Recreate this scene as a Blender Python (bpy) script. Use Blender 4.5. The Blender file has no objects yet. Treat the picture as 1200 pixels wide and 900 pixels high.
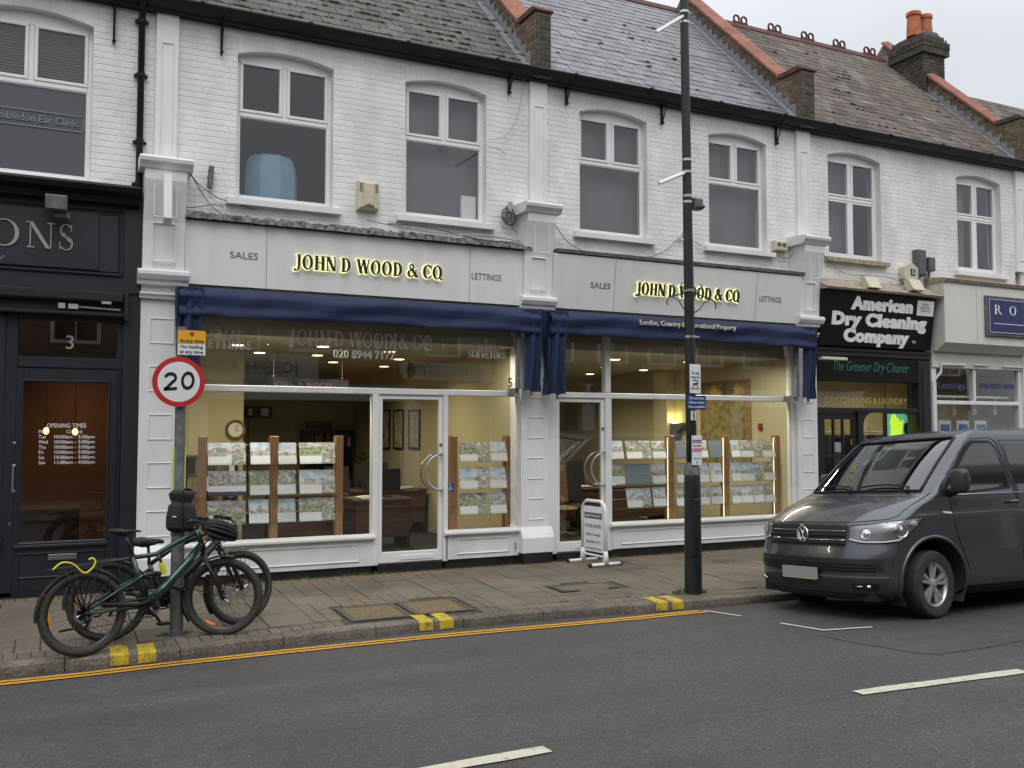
import bpy, math, random
from math import sin, cos, pi, radians as R, sqrt, exp
from mathutils import Vector as V, Matrix
random.seed(7)
S=bpy.context.scene
# ------------------------------------------------------------------ camera, sky, sun, exposure
CF=1095.0; YAW=R(25.93); PIT=R(2.95); CP=V((0,-11.6,1.95))
FWD=V((sin(YAW)*cos(PIT),cos(YAW)*cos(PIT),sin(PIT))); RT=V((cos(YAW),-sin(YAW),0)); UP=RT.cross(FWD)
cd=bpy.data.cameras.new('camera'); cam=bpy.data.objects.new('camera',cd); S.collection.objects.link(cam)
cd.sensor_width=36; cd.lens=CF/1200*36; cd.clip_end=800; cd.clip_start=.05
cam.matrix_world=Matrix(((RT.x,UP.x,-FWD.x,CP.x),(RT.y,UP.y,-FWD.y,CP.y),(RT.z,UP.z,-FWD.z,CP.z),(0,0,0,1)))
S.camera=cam
S.view_settings.view_transform='Standard'; S.view_settings.look='None'; S.view_settings.gamma=1; S.view_settings.exposure=0.68
S.render.resolution_x=1024; S.render.resolution_y=768
S.cycles.max_bounces=7; S.cycles.transparent_max_bounces=16; S.cycles.caustics_reflective=False; S.cycles.caustics_refractive=False
S.cycles.use_denoising=True
SUN_EL=R(55); SUN_AZ=R(200)     # behind the camera, a little to the left
w=bpy.data.worlds.new('World'); S.world=w; w.use_nodes=True
nt=w.node_tree; nt.nodes.clear(); N=nt.nodes.new; L=nt.links.new
out=N('ShaderNodeOutputWorld'); bg=N('ShaderNodeBackground'); sky=N('ShaderNodeTexSky')
sky.sky_type='NISHITA'; sky.sun_disc=False; sky.sun_elevation=SUN_EL; sky.sun_rotation=SUN_AZ; sky.air_density=1.5; sky.dust_density=4
tc=N('ShaderNodeTexCoord'); sp=N('ShaderNodeSeparateXYZ'); L(tc.outputs['Generated'],sp.inputs[0])
rp=N('ShaderNodeValToRGB'); L(sp.outputs['Z'],rp.inputs[0])      # overcast dome: brighter towards the zenith (CIE overcast sky)
rp.color_ramp.elements[0].position=0.0; rp.color_ramp.elements[0].color=(4.5,4.7,5.05,1)
rp.color_ramp.elements[1].position=1.0; rp.color_ramp.elements[1].color=(14.5,14.7,15.1,1)
e=rp.color_ramp.elements.new(.35); e.color=(6.1,6.3,6.7,1)
nz=N('ShaderNodeTexNoise'); nz.inputs['Scale'].default_value=2.2; nz.inputs['Detail'].default_value=4
L(tc.outputs['Generated'],nz.inputs[0])
mr=N('ShaderNodeMapRange'); mr.inputs[3].default_value=.82; mr.inputs[4].default_value=1.18; L(nz.outputs[0],mr.inputs[0])
vm=N('ShaderNodeVectorMath'); vm.operation='SCALE'; L(rp.outputs[0],vm.inputs[0]); L(mr.outputs[0],vm.inputs['Scale'])
mx=N('ShaderNodeMixRGB'); mx.inputs[0].default_value=.9; L(sky.outputs[0],mx.inputs[1]); L(vm.outputs[0],mx.inputs[2])
L(mx.outputs[0],bg.inputs[0]); bg.inputs[1].default_value=.085; L(bg.outputs[0],out.inputs[0])
sd=bpy.data.lights.new('sun','SUN'); sd.energy=.5; sd.angle=R(30); sd.color=(1,.97,.93)
sun=bpy.data.objects.new('sun',sd); S.collection.objects.link(sun)
sdir=V((sin(SUN_AZ)*cos(SUN_EL),cos(SUN_AZ)*cos(SUN_EL),sin(SUN_EL)))
sun.rotation_euler=sdir.to_track_quat('Z','Y').to_euler()
# ------------------------------------------------------------------ helpers
def ray(px,py): return FWD*CF+RT*(px-600)-UP*(py-450)
def at(px,py,Y):                      # the point of the plane y=Y that the photograph shows at (px,py): returns x,z
    r=ray(px,py); t=(Y-CP.y)/r.y; p=CP+r*t; return p.x,p.z
def atX(px,py,X):                     # the same on a plane x=X: returns y,z
    r=ray(px,py); t=(X-CP.x)/r.x; p=CP+r*t; return p.y,p.z
def lerp(a,b,t): return a+(b-a)*t
def interp(x,T):
    if x<=T[0][0]: return T[0][1]
    for (a,b),(c,d) in zip(T,T[1:]):
        if x<=c:
            t=(x-a)/(c-a); t=t*t*(3-2*t); return b+(d-b)*t
    return T[-1][1]
def lin(x,T):
    if x<=T[0][0]: return T[0][1]
    for (a,b),(c,d) in zip(T,T[1:]):
        if x<=c: return b+(d-b)*(x-a)/(c-a)
    return T[-1][1]
def ky(x): return interp(x,[(-8,-3.0),(.7,-2.93),(1.8,-2.84),(2.8,-2.76),(4.4,-2.78),(5.4,-2.86),(6.4,-2.95),(7.8,-3.05),(14,-3.2)])
def road_z(y): return lin(-y,[(2.95,-.03),(3.6,.012),(4.9,.085),(5.8,.115),(6.8,.13),(8.0,.12),(9.6,.04),(10.8,-.03),(14,-.03)])
def pave_z(x,y): k=ky(x); return lerp(.072,.155,max(0,min(1,(y-k)/(-.0-k))))
MATS={}
def srgb(c): return tuple(((x/255)/12.92 if x/255<.04045 else ((x/255+.055)/1.055)**2.4) for x in c)
def mat(name,col=(.5,.5,.5),rough=.6,metal=0.,var=.12,scale=6.,bump=0.,bscale=60.,spec=.5,rnd=0.,emit=0.,coat=0.,col2=None,c2=.5,detail=5.,alpha=None,stretch=(1,1,1),objc=False,stain=None):
    if name in MATS: return MATS[name]
    m=bpy.data.materials.new(name); MATS[name]=m; m.use_nodes=True; n=m.node_tree; b=n.nodes['Principled BSDF']
    b.inputs['Roughness'].default_value=rough; b.inputs['Metallic'].default_value=metal
    b.inputs['Specular IOR Level'].default_value=spec; b.inputs['Coat Weight'].default_value=coat; b.inputs['Coat Roughness'].default_value=.04
    if emit:
        b.inputs['Base Color'].default_value=(*col,1); b.inputs['Emission Color'].default_value=(*col,1); b.inputs['Emission Strength'].default_value=emit; return m
    if objc:
        g=n.nodes.new('ShaderNodeTexCoord'); src=g.outputs['Object']
    else:
        g=n.nodes.new('ShaderNodeNewGeometry'); src=g.outputs['Position']
    mp=n.nodes.new('ShaderNodeMapping'); mp.inputs['Scale'].default_value=stretch; n.links.new(src,mp.inputs[0]); src=mp.outputs[0]
    t=n.nodes.new('ShaderNodeTexNoise'); t.inputs['Scale'].default_value=scale; t.inputs['Detail'].default_value=detail; n.links.new(src,t.inputs[0])
    cr=n.nodes.new('ShaderNodeValToRGB'); n.links.new(t.outputs[0],cr.inputs[0])
    a=tuple(x*(1-var) for x in col); z=col2 if col2 else tuple(min(1,x*(1+var)) for x in col)
    cr.color_ramp.elements[0].position=.32 if not col2 else max(0,c2-.14); cr.color_ramp.elements[1].position=.68 if not col2 else min(1,c2+.14)
    cr.color_ramp.elements[0].color=(*(a if not col2 else col),1); cr.color_ramp.elements[1].color=(*z,1)
    o=cr.outputs[0]
    if stain:      # (darkest factor, scale, stretch): weathering with a shape of its own
        mp2=n.nodes.new('ShaderNodeMapping'); mp2.inputs['Scale'].default_value=stain[2]; n.links.new(n.nodes.new('ShaderNodeNewGeometry').outputs['Position'],mp2.inputs[0])
        t3=n.nodes.new('ShaderNodeTexNoise'); t3.inputs['Scale'].default_value=stain[1]; t3.inputs['Detail'].default_value=9; t3.inputs['Roughness'].default_value=.65; n.links.new(mp2.outputs[0],t3.inputs[0])
        r3=n.nodes.new('ShaderNodeMapRange'); r3.inputs[1].default_value=.36; r3.inputs[2].default_value=.56; r3.inputs[3].default_value=stain[0]; r3.inputs[4].default_value=1; n.links.new(t3.outputs[0],r3.inputs[0])
        vs_=n.nodes.new('ShaderNodeVectorMath'); vs_.operation='SCALE'; n.links.new(o,vs_.inputs[0]); n.links.new(r3.outputs[0],vs_.inputs['Scale']); o=vs_.outputs[0]
    if rnd:
        oi=n.nodes.new('ShaderNodeObjectInfo'); hv=n.nodes.new('ShaderNodeHueSaturation'); r2=n.nodes.new('ShaderNodeMapRange')
        r2.inputs[3].default_value=1-rnd; r2.inputs[4].default_value=1+rnd; n.links.new(oi.outputs['Random'],r2.inputs[0])
        n.links.new(r2.outputs[0],hv.inputs['Value']); n.links.new(o,hv.inputs['Color']); o=hv.outputs[0]
    n.links.new(o,b.inputs['Base Color'])
    if bump:
        t2=n.nodes.new('ShaderNodeTexNoise'); t2.inputs['Scale'].default_value=bscale; t2.inputs['Detail'].default_value=4; n.links.new(src,t2.inputs[0])
        bp=n.nodes.new('ShaderNodeBump'); bp.inputs['Strength'].default_value=bump; bp.inputs['Distance'].default_value=.01
        n.links.new(t2.outputs[0],bp.inputs['Height']); n.links.new(bp.outputs[0],b.inputs['Normal'])
    return m
def glassmat(name,tint=(.86,.9,.88),boost=1.0,rough=0.,dirt=.0,ior=1.5,sheet=False):
    m=bpy.data.materials.new(name); MATS[name]=m; m.use_nodes=True; n=m.node_tree; n.nodes.clear()
    o=n.nodes.new('ShaderNodeOutputMaterial'); mi=n.nodes.new('ShaderNodeMixShader'); f=n.nodes.new('ShaderNodeFresnel'); f.inputs[0].default_value=ior
    mu=n.nodes.new('ShaderNodeMath'); mu.operation='MULTIPLY_ADD'; mu.inputs[1].default_value=1.9*boost; mu.inputs[2].default_value=dirt; mu.use_clamp=True
    t=n.nodes.new('ShaderNodeBsdfTransparent'); t.inputs[0].default_value=(*tint,1); g=n.nodes.new('ShaderNodeBsdfGlossy'); g.inputs['Roughness'].default_value=rough
    g.inputs[0].default_value=(.95,.97,1,1)
    l=n.links.new; ge=n.nodes.new('ShaderNodeNewGeometry'); io=n.nodes.new('ShaderNodeMapRange'); io.inputs[3].default_value=ior; io.inputs[4].default_value=1/ior; l(ge.outputs['Backfacing'],io.inputs[0]); l(io.outputs[0],f.inputs[0])
    mk=n.nodes.new('ShaderNodeMath'); mk.operation='MULTIPLY_ADD'; mk.inputs[1].default_value=-1 if not sheet else 0; mk.inputs[2].default_value=1; l(ge.outputs['Backfacing'],mk.inputs[0]); m3=n.nodes.new('ShaderNodeMath'); m3.operation='MULTIPLY'; l(f.outputs[0],m3.inputs[0]); l(mk.outputs[0],m3.inputs[1])
    l(m3.outputs[0],mu.inputs[0]); l(mu.outputs[0],mi.inputs[0]); l(t.outputs[0],mi.inputs[1]); l(g.outputs[0],mi.inputs[2]); l(mi.outputs[0],o.inputs[0])
    return m
def col(ob): S.collection.objects.link(ob); return ob
def tag(o,label=None,cat=None,group=None,kind=None):
    if label: o['label']=label
    if cat: o['category']=cat
    if group: o['group']=group
    if kind: o['kind']=kind
    return o
def origin(o):
    v=V((0,0,0))
    while o is not None: v=v+V(o.location); o=o.parent
    return v
def thing(name,loc,label,cat,group=None,kind=None,rot=None):
    o=bpy.data.objects.new(name,None); o.empty_display_size=.1; o.location=loc
    if rot is not None: o.rotation_euler=rot
    return tag(col(o),label,cat,group,kind)
class MB:
    def __init__(s): s.v=[]; s.f=[]; s.m=None
    def tf(s,M): s.m=M; return s
    def add(s,vs,fs):
        k=len(s.v); s.v+= [ (s.m@V(p)) if s.m else V(p) for p in vs]; s.f+=[tuple(i+k for i in f) for f in fs]; return s
    def box(s,x0,x1,y0,y1,z0,z1):
        return s.add([(x0,y0,z0),(x1,y0,z0),(x1,y1,z0),(x0,y1,z0),(x0,y0,z1),(x1,y0,z1),(x1,y1,z1),(x0,y1,z1)],
            [(0,3,2,1),(4,5,6,7),(0,1,5,4),(1,2,6,5),(2,3,7,6),(3,0,4,7)])
    def bev(s,x0,x1,y0,y1,z0,z1,b=.01):   # box with its front (-y) edges bevelled
        vs=[(x0,y1,z0),(x1,y1,z0),(x1,y1,z1),(x0,y1,z1),(x0,y0+b,z0),(x1,y0+b,z0),(x1,y0+b,z1),(x0,y0+b,z1),(x0+b,y0,z0+b),(x1-b,y0,z0+b),(x1-b,y0,z1-b),(x0+b,y0,z1-b)]
        return s.add(vs,[(0,3,2,1),(0,1,5,4),(1,2,6,5),(2,3,7,6),(3,0,4,7),(4,5,9,8),(5,6,10,9),(6,7,11,10),(7,4,8,11),(8,9,10,11)])
    def panel(s,x0,x1,y,z0,z1,d=.02,b=.02):  # recessed moulding frame on a front at y: a raised border ring
        for (a,c,e,g) in ((x0,x1,z1-b,z1),(x0,x1,z0,z0+b),(x0,x0+b,z0+b,z1-b),(x1-b,x1,z0+b,z1-b)): s.bev(a,c,y-d,y+.004,e,g,min(b,c-a,g-e)*.4)
        return s
    def prism(s,poly,y0,y1,axis='y'):   # poly of 2d points extruded; axis y: (x,z); axis x: (y,z); axis z: (x,y)
        n=len(poly)
        f={'y':lambda p,t:(p[0],t,p[1]),'x':lambda p,t:(t,p[0],p[1]),'z':lambda p,t:(p[0],p[1],t)}[axis]
        return s.add([f(p,y0) for p in poly]+[f(p,y1) for p in poly],[tuple(range(n-1,-1,-1)),tuple(range(n,2*n))]+[(i,(i+1)%n,n+(i+1)%n,n+i) for i in range(n)])
    def tube(s,pts,r,n=8,closed=False,cap=True):
        pts=[V(p) for p in pts]; m=len(pts); rs=r if isinstance(r,(list,tuple)) else [r]*m
        k=len(s.v); up=None; vs=[]
        for i,p in enumerate(pts):
            a=pts[(i-1)%m] if (closed or i>0) else p; b=pts[(i+1)%m] if (closed or i<m-1) else p
            d=(b-a).normalized()
            if up is None:
                up=V((0,0,1)) if abs(d.z)<.9 else V((1,0,0))
            u=(up-d*up.dot(d)); u=u.normalized() if u.length>1e-5 else d.orthogonal().normalized(); up=u; w_=d.cross(u)
            for j in range(n):
                t=2*pi*j/n; vs.append(p+u*(rs[i]*cos(t))+w_*(rs[i]*sin(t)))
        fs=[]
        for i in range(m if closed else m-1):
            for j in range(n): fs.append((i*n+j,((i+1)%m)*n+j,((i+1)%m)*n+(j+1)%n,i*n+(j+1)%n))
        if not closed and cap: fs+= [tuple(range(n)),tuple(range((m-1)*n+n-1,(m-1)*n-1,-1))]
        return s.add(vs,fs)
    def lathe(s,prof,n=24,c=(0,0,0),axis='z',closed=False,a0=0,a1=2*pi):
        full=abs(a1-a0-2*pi)<1e-6; m=len(prof); k=n if full else n+1; vs=[]
        for i in range(k):
            t=a0+(a1-a0)*i/n
            for r,h in prof:
                p={'z':(r*cos(t),r*sin(t),h),'y':(r*cos(t),h,r*sin(t)),'x':(h,r*cos(t),r*sin(t))}[axis]
                vs.append((p[0]+c[0],p[1]+c[1],p[2]+c[2]))
        fs=[]
        for i in range(n):
            for j in range(m if closed else m-1):
                fs.append((i*m+j,((i+1)%k)*m+j,((i+1)%k)*m+(j+1)%m,i*m+(j+1)%m))
        return s.add(vs,fs)
    def ell(s,c,r,n=12,k=8):
        return s.add([(c[0]+r[0]*cos(2*pi*i/n)*sin(pi*j/k),c[1]+r[1]*sin(2*pi*i/n)*sin(pi*j/k),c[2]+r[2]*cos(pi*j/k)) for j in range(k+1) for i in range(n)],
            [(j*n+i,(j+1)*n+i,(j+1)*n+(i+1)%n,j*n+(i+1)%n) for j in range(k) for i in range(n)])
    def grid(s,fn,nu,nv,wrap=False):
        return s.add([fn(i/nu,j/nv) for i in range(nu+1) for j in range(nv+1)],[(i*(nv+1)+j,(i+1)*(nv+1)+j,(i+1)*(nv+1)+j+1,i*(nv+1)+j+1) for i in range(nu) for j in range(nv)])
    def mesh(s,name,m,o=V((0,0,0)),smooth=False,uv=None):
        me=bpy.data.meshes.new(name); me.from_pydata([tuple(v-o) for v in s.v],[],s.f); me.materials.append(m)
        if smooth:
            me.polygons.foreach_set('use_smooth',[True]*len(me.polygons))
            if smooth!=2: me.set_sharp_from_angle(angle=R(40))
        me.update(); return me
    def build(s,name,m,parent=None,label=None,cat=None,group=None,kind=None,smooth=False,local=False,fix=False,weld=False):
        if parent is not None: o=V((0,0,0)) if local else origin(parent)
        else:
            xs=[v.x for v in s.v]; ys=[v.y for v in s.v]; o=V(((min(xs)+max(xs))/2,(min(ys)+max(ys))/2,min(v.z for v in s.v))) if not local else V((0,0,0))
        me=s.mesh(name,m,o,smooth)
        if fix or weld:
            import bmesh
            b=bmesh.new(); b.from_mesh(me)
            if weld: bmesh.ops.remove_doubles(b,verts=b.verts,dist=.0006)
            bmesh.ops.recalc_face_normals(b,faces=b.faces); b.to_mesh(me); b.free()
            if smooth and smooth!=2: me.set_sharp_from_angle(angle=R(40))
        ob=bpy.data.objects.new(name,me); col(ob)
        if parent is not None: ob.parent=parent
        else: ob.location=o
        return tag(ob,label,cat,group,kind)
def inst(name,me,parent,loc,rot=None,scale=None):
    ob=bpy.data.objects.new(name,me); col(ob); ob.parent=parent; ob.location=V(loc)-origin(parent)
    if rot is not None: ob.rotation_euler=rot
    if scale is not None: ob.scale=scale
    return ob
TM={}
def text(parent,st,h,o,m,u=(1,0,0),v=(0,0,1),bold=0.,align='CENTER',ext=.002,shear=0.,name='lettering',width=None,local=False,space=1.,label=None,lines=1.,sx=1.,split=False):
    c=bpy.data.curves.new('t','FONT'); c.body=st; c.size=1; c.align_x=align; c.align_y='CENTER' if '\n' not in st else 'CENTER'; c.extrude=ext/h; c.offset=bold; c.shear=shear
    c.resolution_u=3; c.space_character=space; c.space_line=lines
    ob=bpy.data.objects.new('t',c); col(ob); bpy.context.view_layer.update()
    me=bpy.data.meshes.new_from_object(ob.evaluated_get(bpy.context.evaluated_depsgraph_get()))
    bpy.data.objects.remove(ob); bpy.data.curves.remove(c)
    k=h/.72; kx=k*sx
    if width:
        xs=[q.co.x for q in me.vertices]; kx=width/max(1e-6,max(xs)-min(xs))
    u=V(u);v=V(v);n_=u.cross(v); O=V(o)-(V((0,0,0)) if local else origin(parent))
    for q in me.vertices:
        p=q.co.copy(); q.co=O+u*(p.x*kx)+v*(p.y*k)+n_*(p.z*h)
    me.materials.clear(); me.materials.append(m); me.name=name
    if split:      # one object per letter
        nv=len(me.vertices); fa=list(range(nv))
        def fi(i):
            while fa[i]!=i: fa[i]=fa[fa[i]]; i=fa[i]
            return i
        for e_ in me.edges: fa[fi(e_.vertices[0])]=fi(e_.vertices[1])
        gr={}
        for i in range(nv): gr.setdefault(fi(i),[]).append(i)
        iv=[]
        for k_,vs_ in gr.items():
            xs_=[(me.vertices[i].co-O).dot(u) for i in vs_]; iv.append([min(xs_),max(xs_),set(vs_)])
        iv.sort(key=lambda q:q[0]); mg=[]
        for a_ in iv:
            if mg and min(a_[1],mg[-1][1])-max(a_[0],mg[-1][0])>.5*min(a_[1]-a_[0],mg[-1][1]-mg[-1][0]): mg[-1][1]=max(mg[-1][1],a_[1]); mg[-1][2]|=a_[2]
            else: mg.append(a_)
        for a_ in mg:
            ids=sorted(a_[2]); mp={v_:i for i,v_ in enumerate(ids)}
            m2=bpy.data.meshes.new('letter'); m2.from_pydata([tuple(me.vertices[i].co) for i in ids],[],[tuple(mp[v_] for v_ in p.vertices) for p in me.polygons if p.vertices[0] in mp]); m2.materials.append(m)
            t=bpy.data.objects.new('letter',m2); col(t); t.parent=parent
        return t
    t=bpy.data.objects.new(name,me); col(t); t.parent=parent
    if label: t['label']=label
    return t
# ---- a small serif capital alphabet, each letter a set of convex pieces in a box one unit high
def _bx(x0,y0,x1,y1): return [(x0,y0),(x1,y0),(x1,y1),(x0,y1)]
def _ring(cx,cy,rx,ry,w,t,a0=0,a1=360,n=24):
    o=[]
    for i in range(n):
        a=R(a0+(a1-a0)*i/n); b=R(a0+(a1-a0)*(i+1)/n)
        O=lambda q:(cx+rx*cos(q),cy+ry*sin(q)); I=lambda q:(cx+(rx-w)*cos(q),cy+(ry-t)*sin(q))
        o.append([I(a),O(a),O(b),I(b)])
    return o
def _st(x,w,y0=0,y1=1,s=.09,h=.045): return [_bx(x,y0,x+w,y1),_bx(x-s,y0,x+w+s,y0+h),_bx(x-s,y1-h,x+w+s,y1)]
def _dg(x0,y0,x1,y1,w): return [[(x0,y0),(x0+w,y0),(x1+w,y1),(x1,y1)]]
def glyph(c,w=.17,t=.06):
    if c=='I': return _st(.1,w),.37
    if c==' ': return [],.36
    if c=='J': return [_bx(.25,.2,.25+w,1),_bx(.16,.955,.51,1)]+_ring(.1,.1,.32,.27,w*.9,t,-110,20,10)+_ring(.0,-.06,.09,.09,.085,.085,0,360,8),.55
    if c=='H': return _st(.1,w)+_st(.62,w)+[_bx(.1+w,.48,.62,.48+t)],.9
    if c=='N': return [_bx(.12,0,.12+t,1),_bx(.04,0,.28,.045),_bx(.74,0,.74+t,1),_bx(.64,.955,.88,1),_bx(.0,.955,.2,1)]+_dg(.62,0,.08,1,w*1.1),.9
    if c=='D': return _st(.1,w,s=.09)+_ring(.35,.5,.45,.5,w,t,-90,90,14)+[_bx(.1+w,0,.36,t),_bx(.1+w,1-t,.36,1)],.88
    if c=='O': return _ring(.45,.5,.43,.52,w,t),.94
    if c=='Q': return _ring(.45,.5,.43,.52,w,t)+_ring(.80,.02,.085,.085,.084,.084,0,360,8),.96
    if c=='C': return _ring(.45,.5,.43,.52,w,t,42,318,20)+[_bx(.74,.64,.79,.98),_bx(.76,.1,.8,.26)],.84
    if c=='G': return _ring(.45,.5,.43,.52,w,t,42,325,20)+[_bx(.74,.64,.79,.98)]+[_bx(.66,.05,.66+w,.42),_bx(.58,.4,.92,.445)],.95
    if c=='W': return _dg(.32,0,.08,1,w)+_dg(.34,0,.58,1,t)+_dg(.78,0,.54,1,w)+_dg(.8,0,1.06,1,t)+[_bx(-.0,.955,.32,1),_bx(.46,.955,.78,1),_bx(.98,.955,1.18,1)],1.2
    if c=='V': return _dg(.38,0,.1,1,w)+_dg(.42,0,.7,1,t)+[_bx(0,.955,.34,1),_bx(.6,.955,.86,1)],.84
    if c=='A': return _dg(.1,0,.4,1,t)+_dg(.66,0,.36,1,w)+[_bx(.24,.3,.66,.3+t),_bx(.0,0,.24,.045),_bx(.56,0,.92,.045)],.9
    if c=='L': return _st(.1,w)+[_bx(.1+w,0,.68,t),_bx(.63,0,.68,.28)],.72
    if c=='E': return _st(.1,w)+[_bx(.1+w,0,.7,t),_bx(.65,0,.7,.26),_bx(.1+w,1-t,.66,1),_bx(.61,.78,.66,1),_bx(.1+w,.49,.54,.49+t),_bx(.5,.4,.54,.64)],.76
    if c=='T': return [_bx(.32,0,.32+w,1),_bx(.22,0,.6,.045),_bx(.02,1-t,.8,1),_bx(.02,.76,.07,1),_bx(.75,.76,.8,1)],.82
    if c=='U': return [_bx(.12,.3,.12+w,1),_bx(.03,.955,.38,1),_bx(.7,.3,.7+t,1),_bx(.6,.955,.86,1)]+_ring(.44,.32,.32,.34,w*.8,t,180,360,12),.9
    if c=='R': return _st(.1,w)+_ring(.34,.74,.3,.26,w,t,-90,90,12)+[_bx(.1+w,1-t,.35,1),_bx(.1+w,.48,.35,.48+t)]+_dg(.68,0,.36,.5,w)+[_bx(.66,0,.92,.045)],.86
    if c=='B': return _st(.1,w)+_ring(.34,.76,.26,.24,w,t,-90,90,12)+_ring(.36,.27,.32,.27,w,t,-90,90,12)+[_bx(.1+w,1-t,.35,1),_bx(.1+w,.49,.35,.49+t*.8),_bx(.1+w,0,.37,t)],.78
    if c=='Y': return [_bx(.38,0,.38+w,.45),_bx(.28,0,.65,.045),_bx(0,.955,.34,1),_bx(.62,.955,.92,1)]+_dg(.38,.42,.08,1,w)+_dg(.48,.42,.76,1,t),.9
    if c=='S': return _ring(.33,.74,.26,.27,w*.75,t,30,262,14)+_ring(.35,.25,.29,.27,w*.75,t,-150,82,14)+_dg(.47,.30,.14,.66,w*1.0)+[_bx(.54,.72,.58,1.0),_bx(.06,.0,.1,.3)],.68
    if c=='P': return _st(.1,w)+_ring(.34,.73,.3,.27,w,t,-90,90,12)+[_bx(.1+w,1-t,.35,1),_bx(.1+w,.46,.35,.46+t)],.76
    if c=='&': return _ring(.4,.76,.2,.25,w*.6,t)+_ring(.34,.27,.32,.28,w*.9,t,60,330,14)+_dg(.78,0,.26,.66,w*1.1)+[_bx(.66,.5,.98,.545)]+_dg(.56,.1,.8,.52,t),1.02
    if c=='.': return _ring(.12,.07,.08,.08,.079,.079,0,360,8),.26
    return [],.42
def serif(parent,st,h,o,m,width=None,ext=.02,grow=0.,align='CENTER',w=.17,t=.06,name='lettering',track=.06,label=None,u=(1,0,0),back=False,vz=(0,0,1),split=None):
    if split:
        tot=0; adv=[]
        for c in st:
            a=glyph(c,w,t)[1]; adv.append((tot,a)); tot+=a+(track if c!=' ' else 0)
        tot-=track; kx=width/tot
        for c,(s0,a) in zip(st,adv):
            if c!=' ': serif(parent,c,h,tuple(V(o)+V(u)*((s0-tot/2)*kx)),m,width=a*kx,ext=ext,grow=grow,align='LEFT',w=w,t=t,name=split,track=0,u=u,vz=vz)
        return
    if len(st)==1 and width: pass
    if 0: pass
    pcs=[];x=0
    for c in st:
        g,a=glyph(c,w,t)
        for p in g: pcs.append([(q[0]+x,q[1]) for q in p])
        x+=a+(track if c!=' ' else 0)
    x-=track; k=h; kx=(width/x if width else h); x0={'CENTER':-x/2,'LEFT':0,'RIGHT':-x}[align]
    mb=MB(); u=V(u); vz=V(vz); nn=u.cross(vz); O=V(o)
    for i,p in enumerate(pcs):
        q=[((a+x0)*kx,b*k) for a,b in p]
        A=sum(q[j][0]*q[(j+1)%len(q)][1]-q[(j+1)%len(q)][0]*q[j][1] for j in range(len(q)))
        if A<0: q=q[::-1]
        if grow:
            r=[]
            for j in range(len(q)):
                a,b,c=V(q[j-1]),V(q[j]),V(q[(j+1)%len(q)])
                d1=(b-a); d2=(c-b)
                n1=V((d1.y,-d1.x)); n2=V((d2.y,-d2.x))
                n1=n1.normalized() if n1.length>1e-9 else n2.normalized(); n2=n2.normalized() if n2.length>1e-9 else n1
                s_=n1+n2; s_=s_*(1/max(.5,1+n1.dot(n2))); r.append((b.x+s_.x*grow,b.y+s_.y*grow))
            q=r
        e=ext+.0004*(i%7)
        F=lambda a,b,dd: O+u*a+vz*b+nn*dd
        n=len(q)
        mb.add([F(a,b,0) for a,b in q]+[F(a,b,e) for a,b in q],[tuple(range(n-1,-1,-1)),tuple(range(n,2*n))]+[(j,(j+1)%n,n+(j+1)%n,n+j) for j in range(n)])
    return mb.build(name,m,parent,label=label)
# ---- walls of real bricks: the 300 nearest are parts, the rest one part
BM={}
def brickmesh(L_,H_,m,key):
    k=(round(L_/.006),round(H_/.006),key)
    if k not in BM:
        l,h=k[0]*.006/2,k[1]*.006/2; d=.0042; b=.0035; mb=MB()
        mb.add([(-l,0,-h),(l,0,-h),(l,0,h),(-l,0,h),(-l,-d*.45,-h),(l,-d*.45,-h),(l,-d*.45,h),(-l,-d*.45,h),(-l+b,-d,-h+b),(l-b,-d,-h+b),(l-b,-d,h-b),(-l+b,-d,h-b)],
            [(0,1,5,4),(1,2,6,5),(2,3,7,6),(3,0,4,7),(4,5,9,8),(5,6,10,9),(6,7,11,10),(7,4,8,11),(8,9,10,11)])
        BM[k]=mb.mesh('brick',m)
    return BM[k]
def pieces(parent,lst,name,m,limit=300,jit=.003,rest_name=None):
    """lst: (centre, rotz, tilt, mesh); nearest become parts, the rest one joined part"""
    lst=sorted(lst,key=lambda q:(V(q[0])-CP).length)
    for c,rot,me in lst[:limit]:
        inst(name,me,parent,c,rot)
    if len(lst)>limit:
        mb=MB()
        from mathutils import Euler
        for c,rot,me in lst[limit:]:
            M=Matrix.Translation(V(c))@Euler(rot).to_matrix().to_4x4()
            mb.add([tuple(M@v.co) for v in me.vertices],[tuple(p.vertices) for p in me.polygons])
        mb.build(rest_name or name,m,parent,kind='stuff')
def subtract(iv,a,b):
    o=[]
    for p,q in iv:
        if b<=p or a>=q: o.append((p,q)); continue
        if a>p+.02: o.append((p,a))
        if b<q-.02: o.append((b,q))
    return o
def brickrows(rows,spans,place,key,m,gap=.009,course=.075,flem=True,z0=0.):
    """spans(z0,z1)->intervals along the wall; place(u,z)->(centre, rot)"""
    out=[]
    for r in range(rows[0],rows[1]):
        za=z0+r*course; zb=za+course-gap
        for a,b in spans(za,zb):
            u=a; i=0
            off=(r%2)*(.056)
            first=True
            while u<b-.015:
                l=(.222 if (i+r)%2==0 else .108) if flem else .222
                if first and r%2: l=max(.05,l-off)
                if not flem and first and r%2: l=.108
                first=False
                e=min(b,u+l)
                if b-e<.04: e=b
                L_=e-u-gap
                if L_>.015:
                    c,rot=place((u+e-gap)/2 if e<b else (u+e)/2, (za+zb)/2)
                    out.append(((c[0],c[1],c[2]),(rot[0]+random.uniform(-.01,.01),rot[1]+random.uniform(-.004,.004),rot[2]+random.uniform(-.01,.01)),brickmesh(L_,course-gap,m,key)))
                u=e; i+=1
    return out
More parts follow.
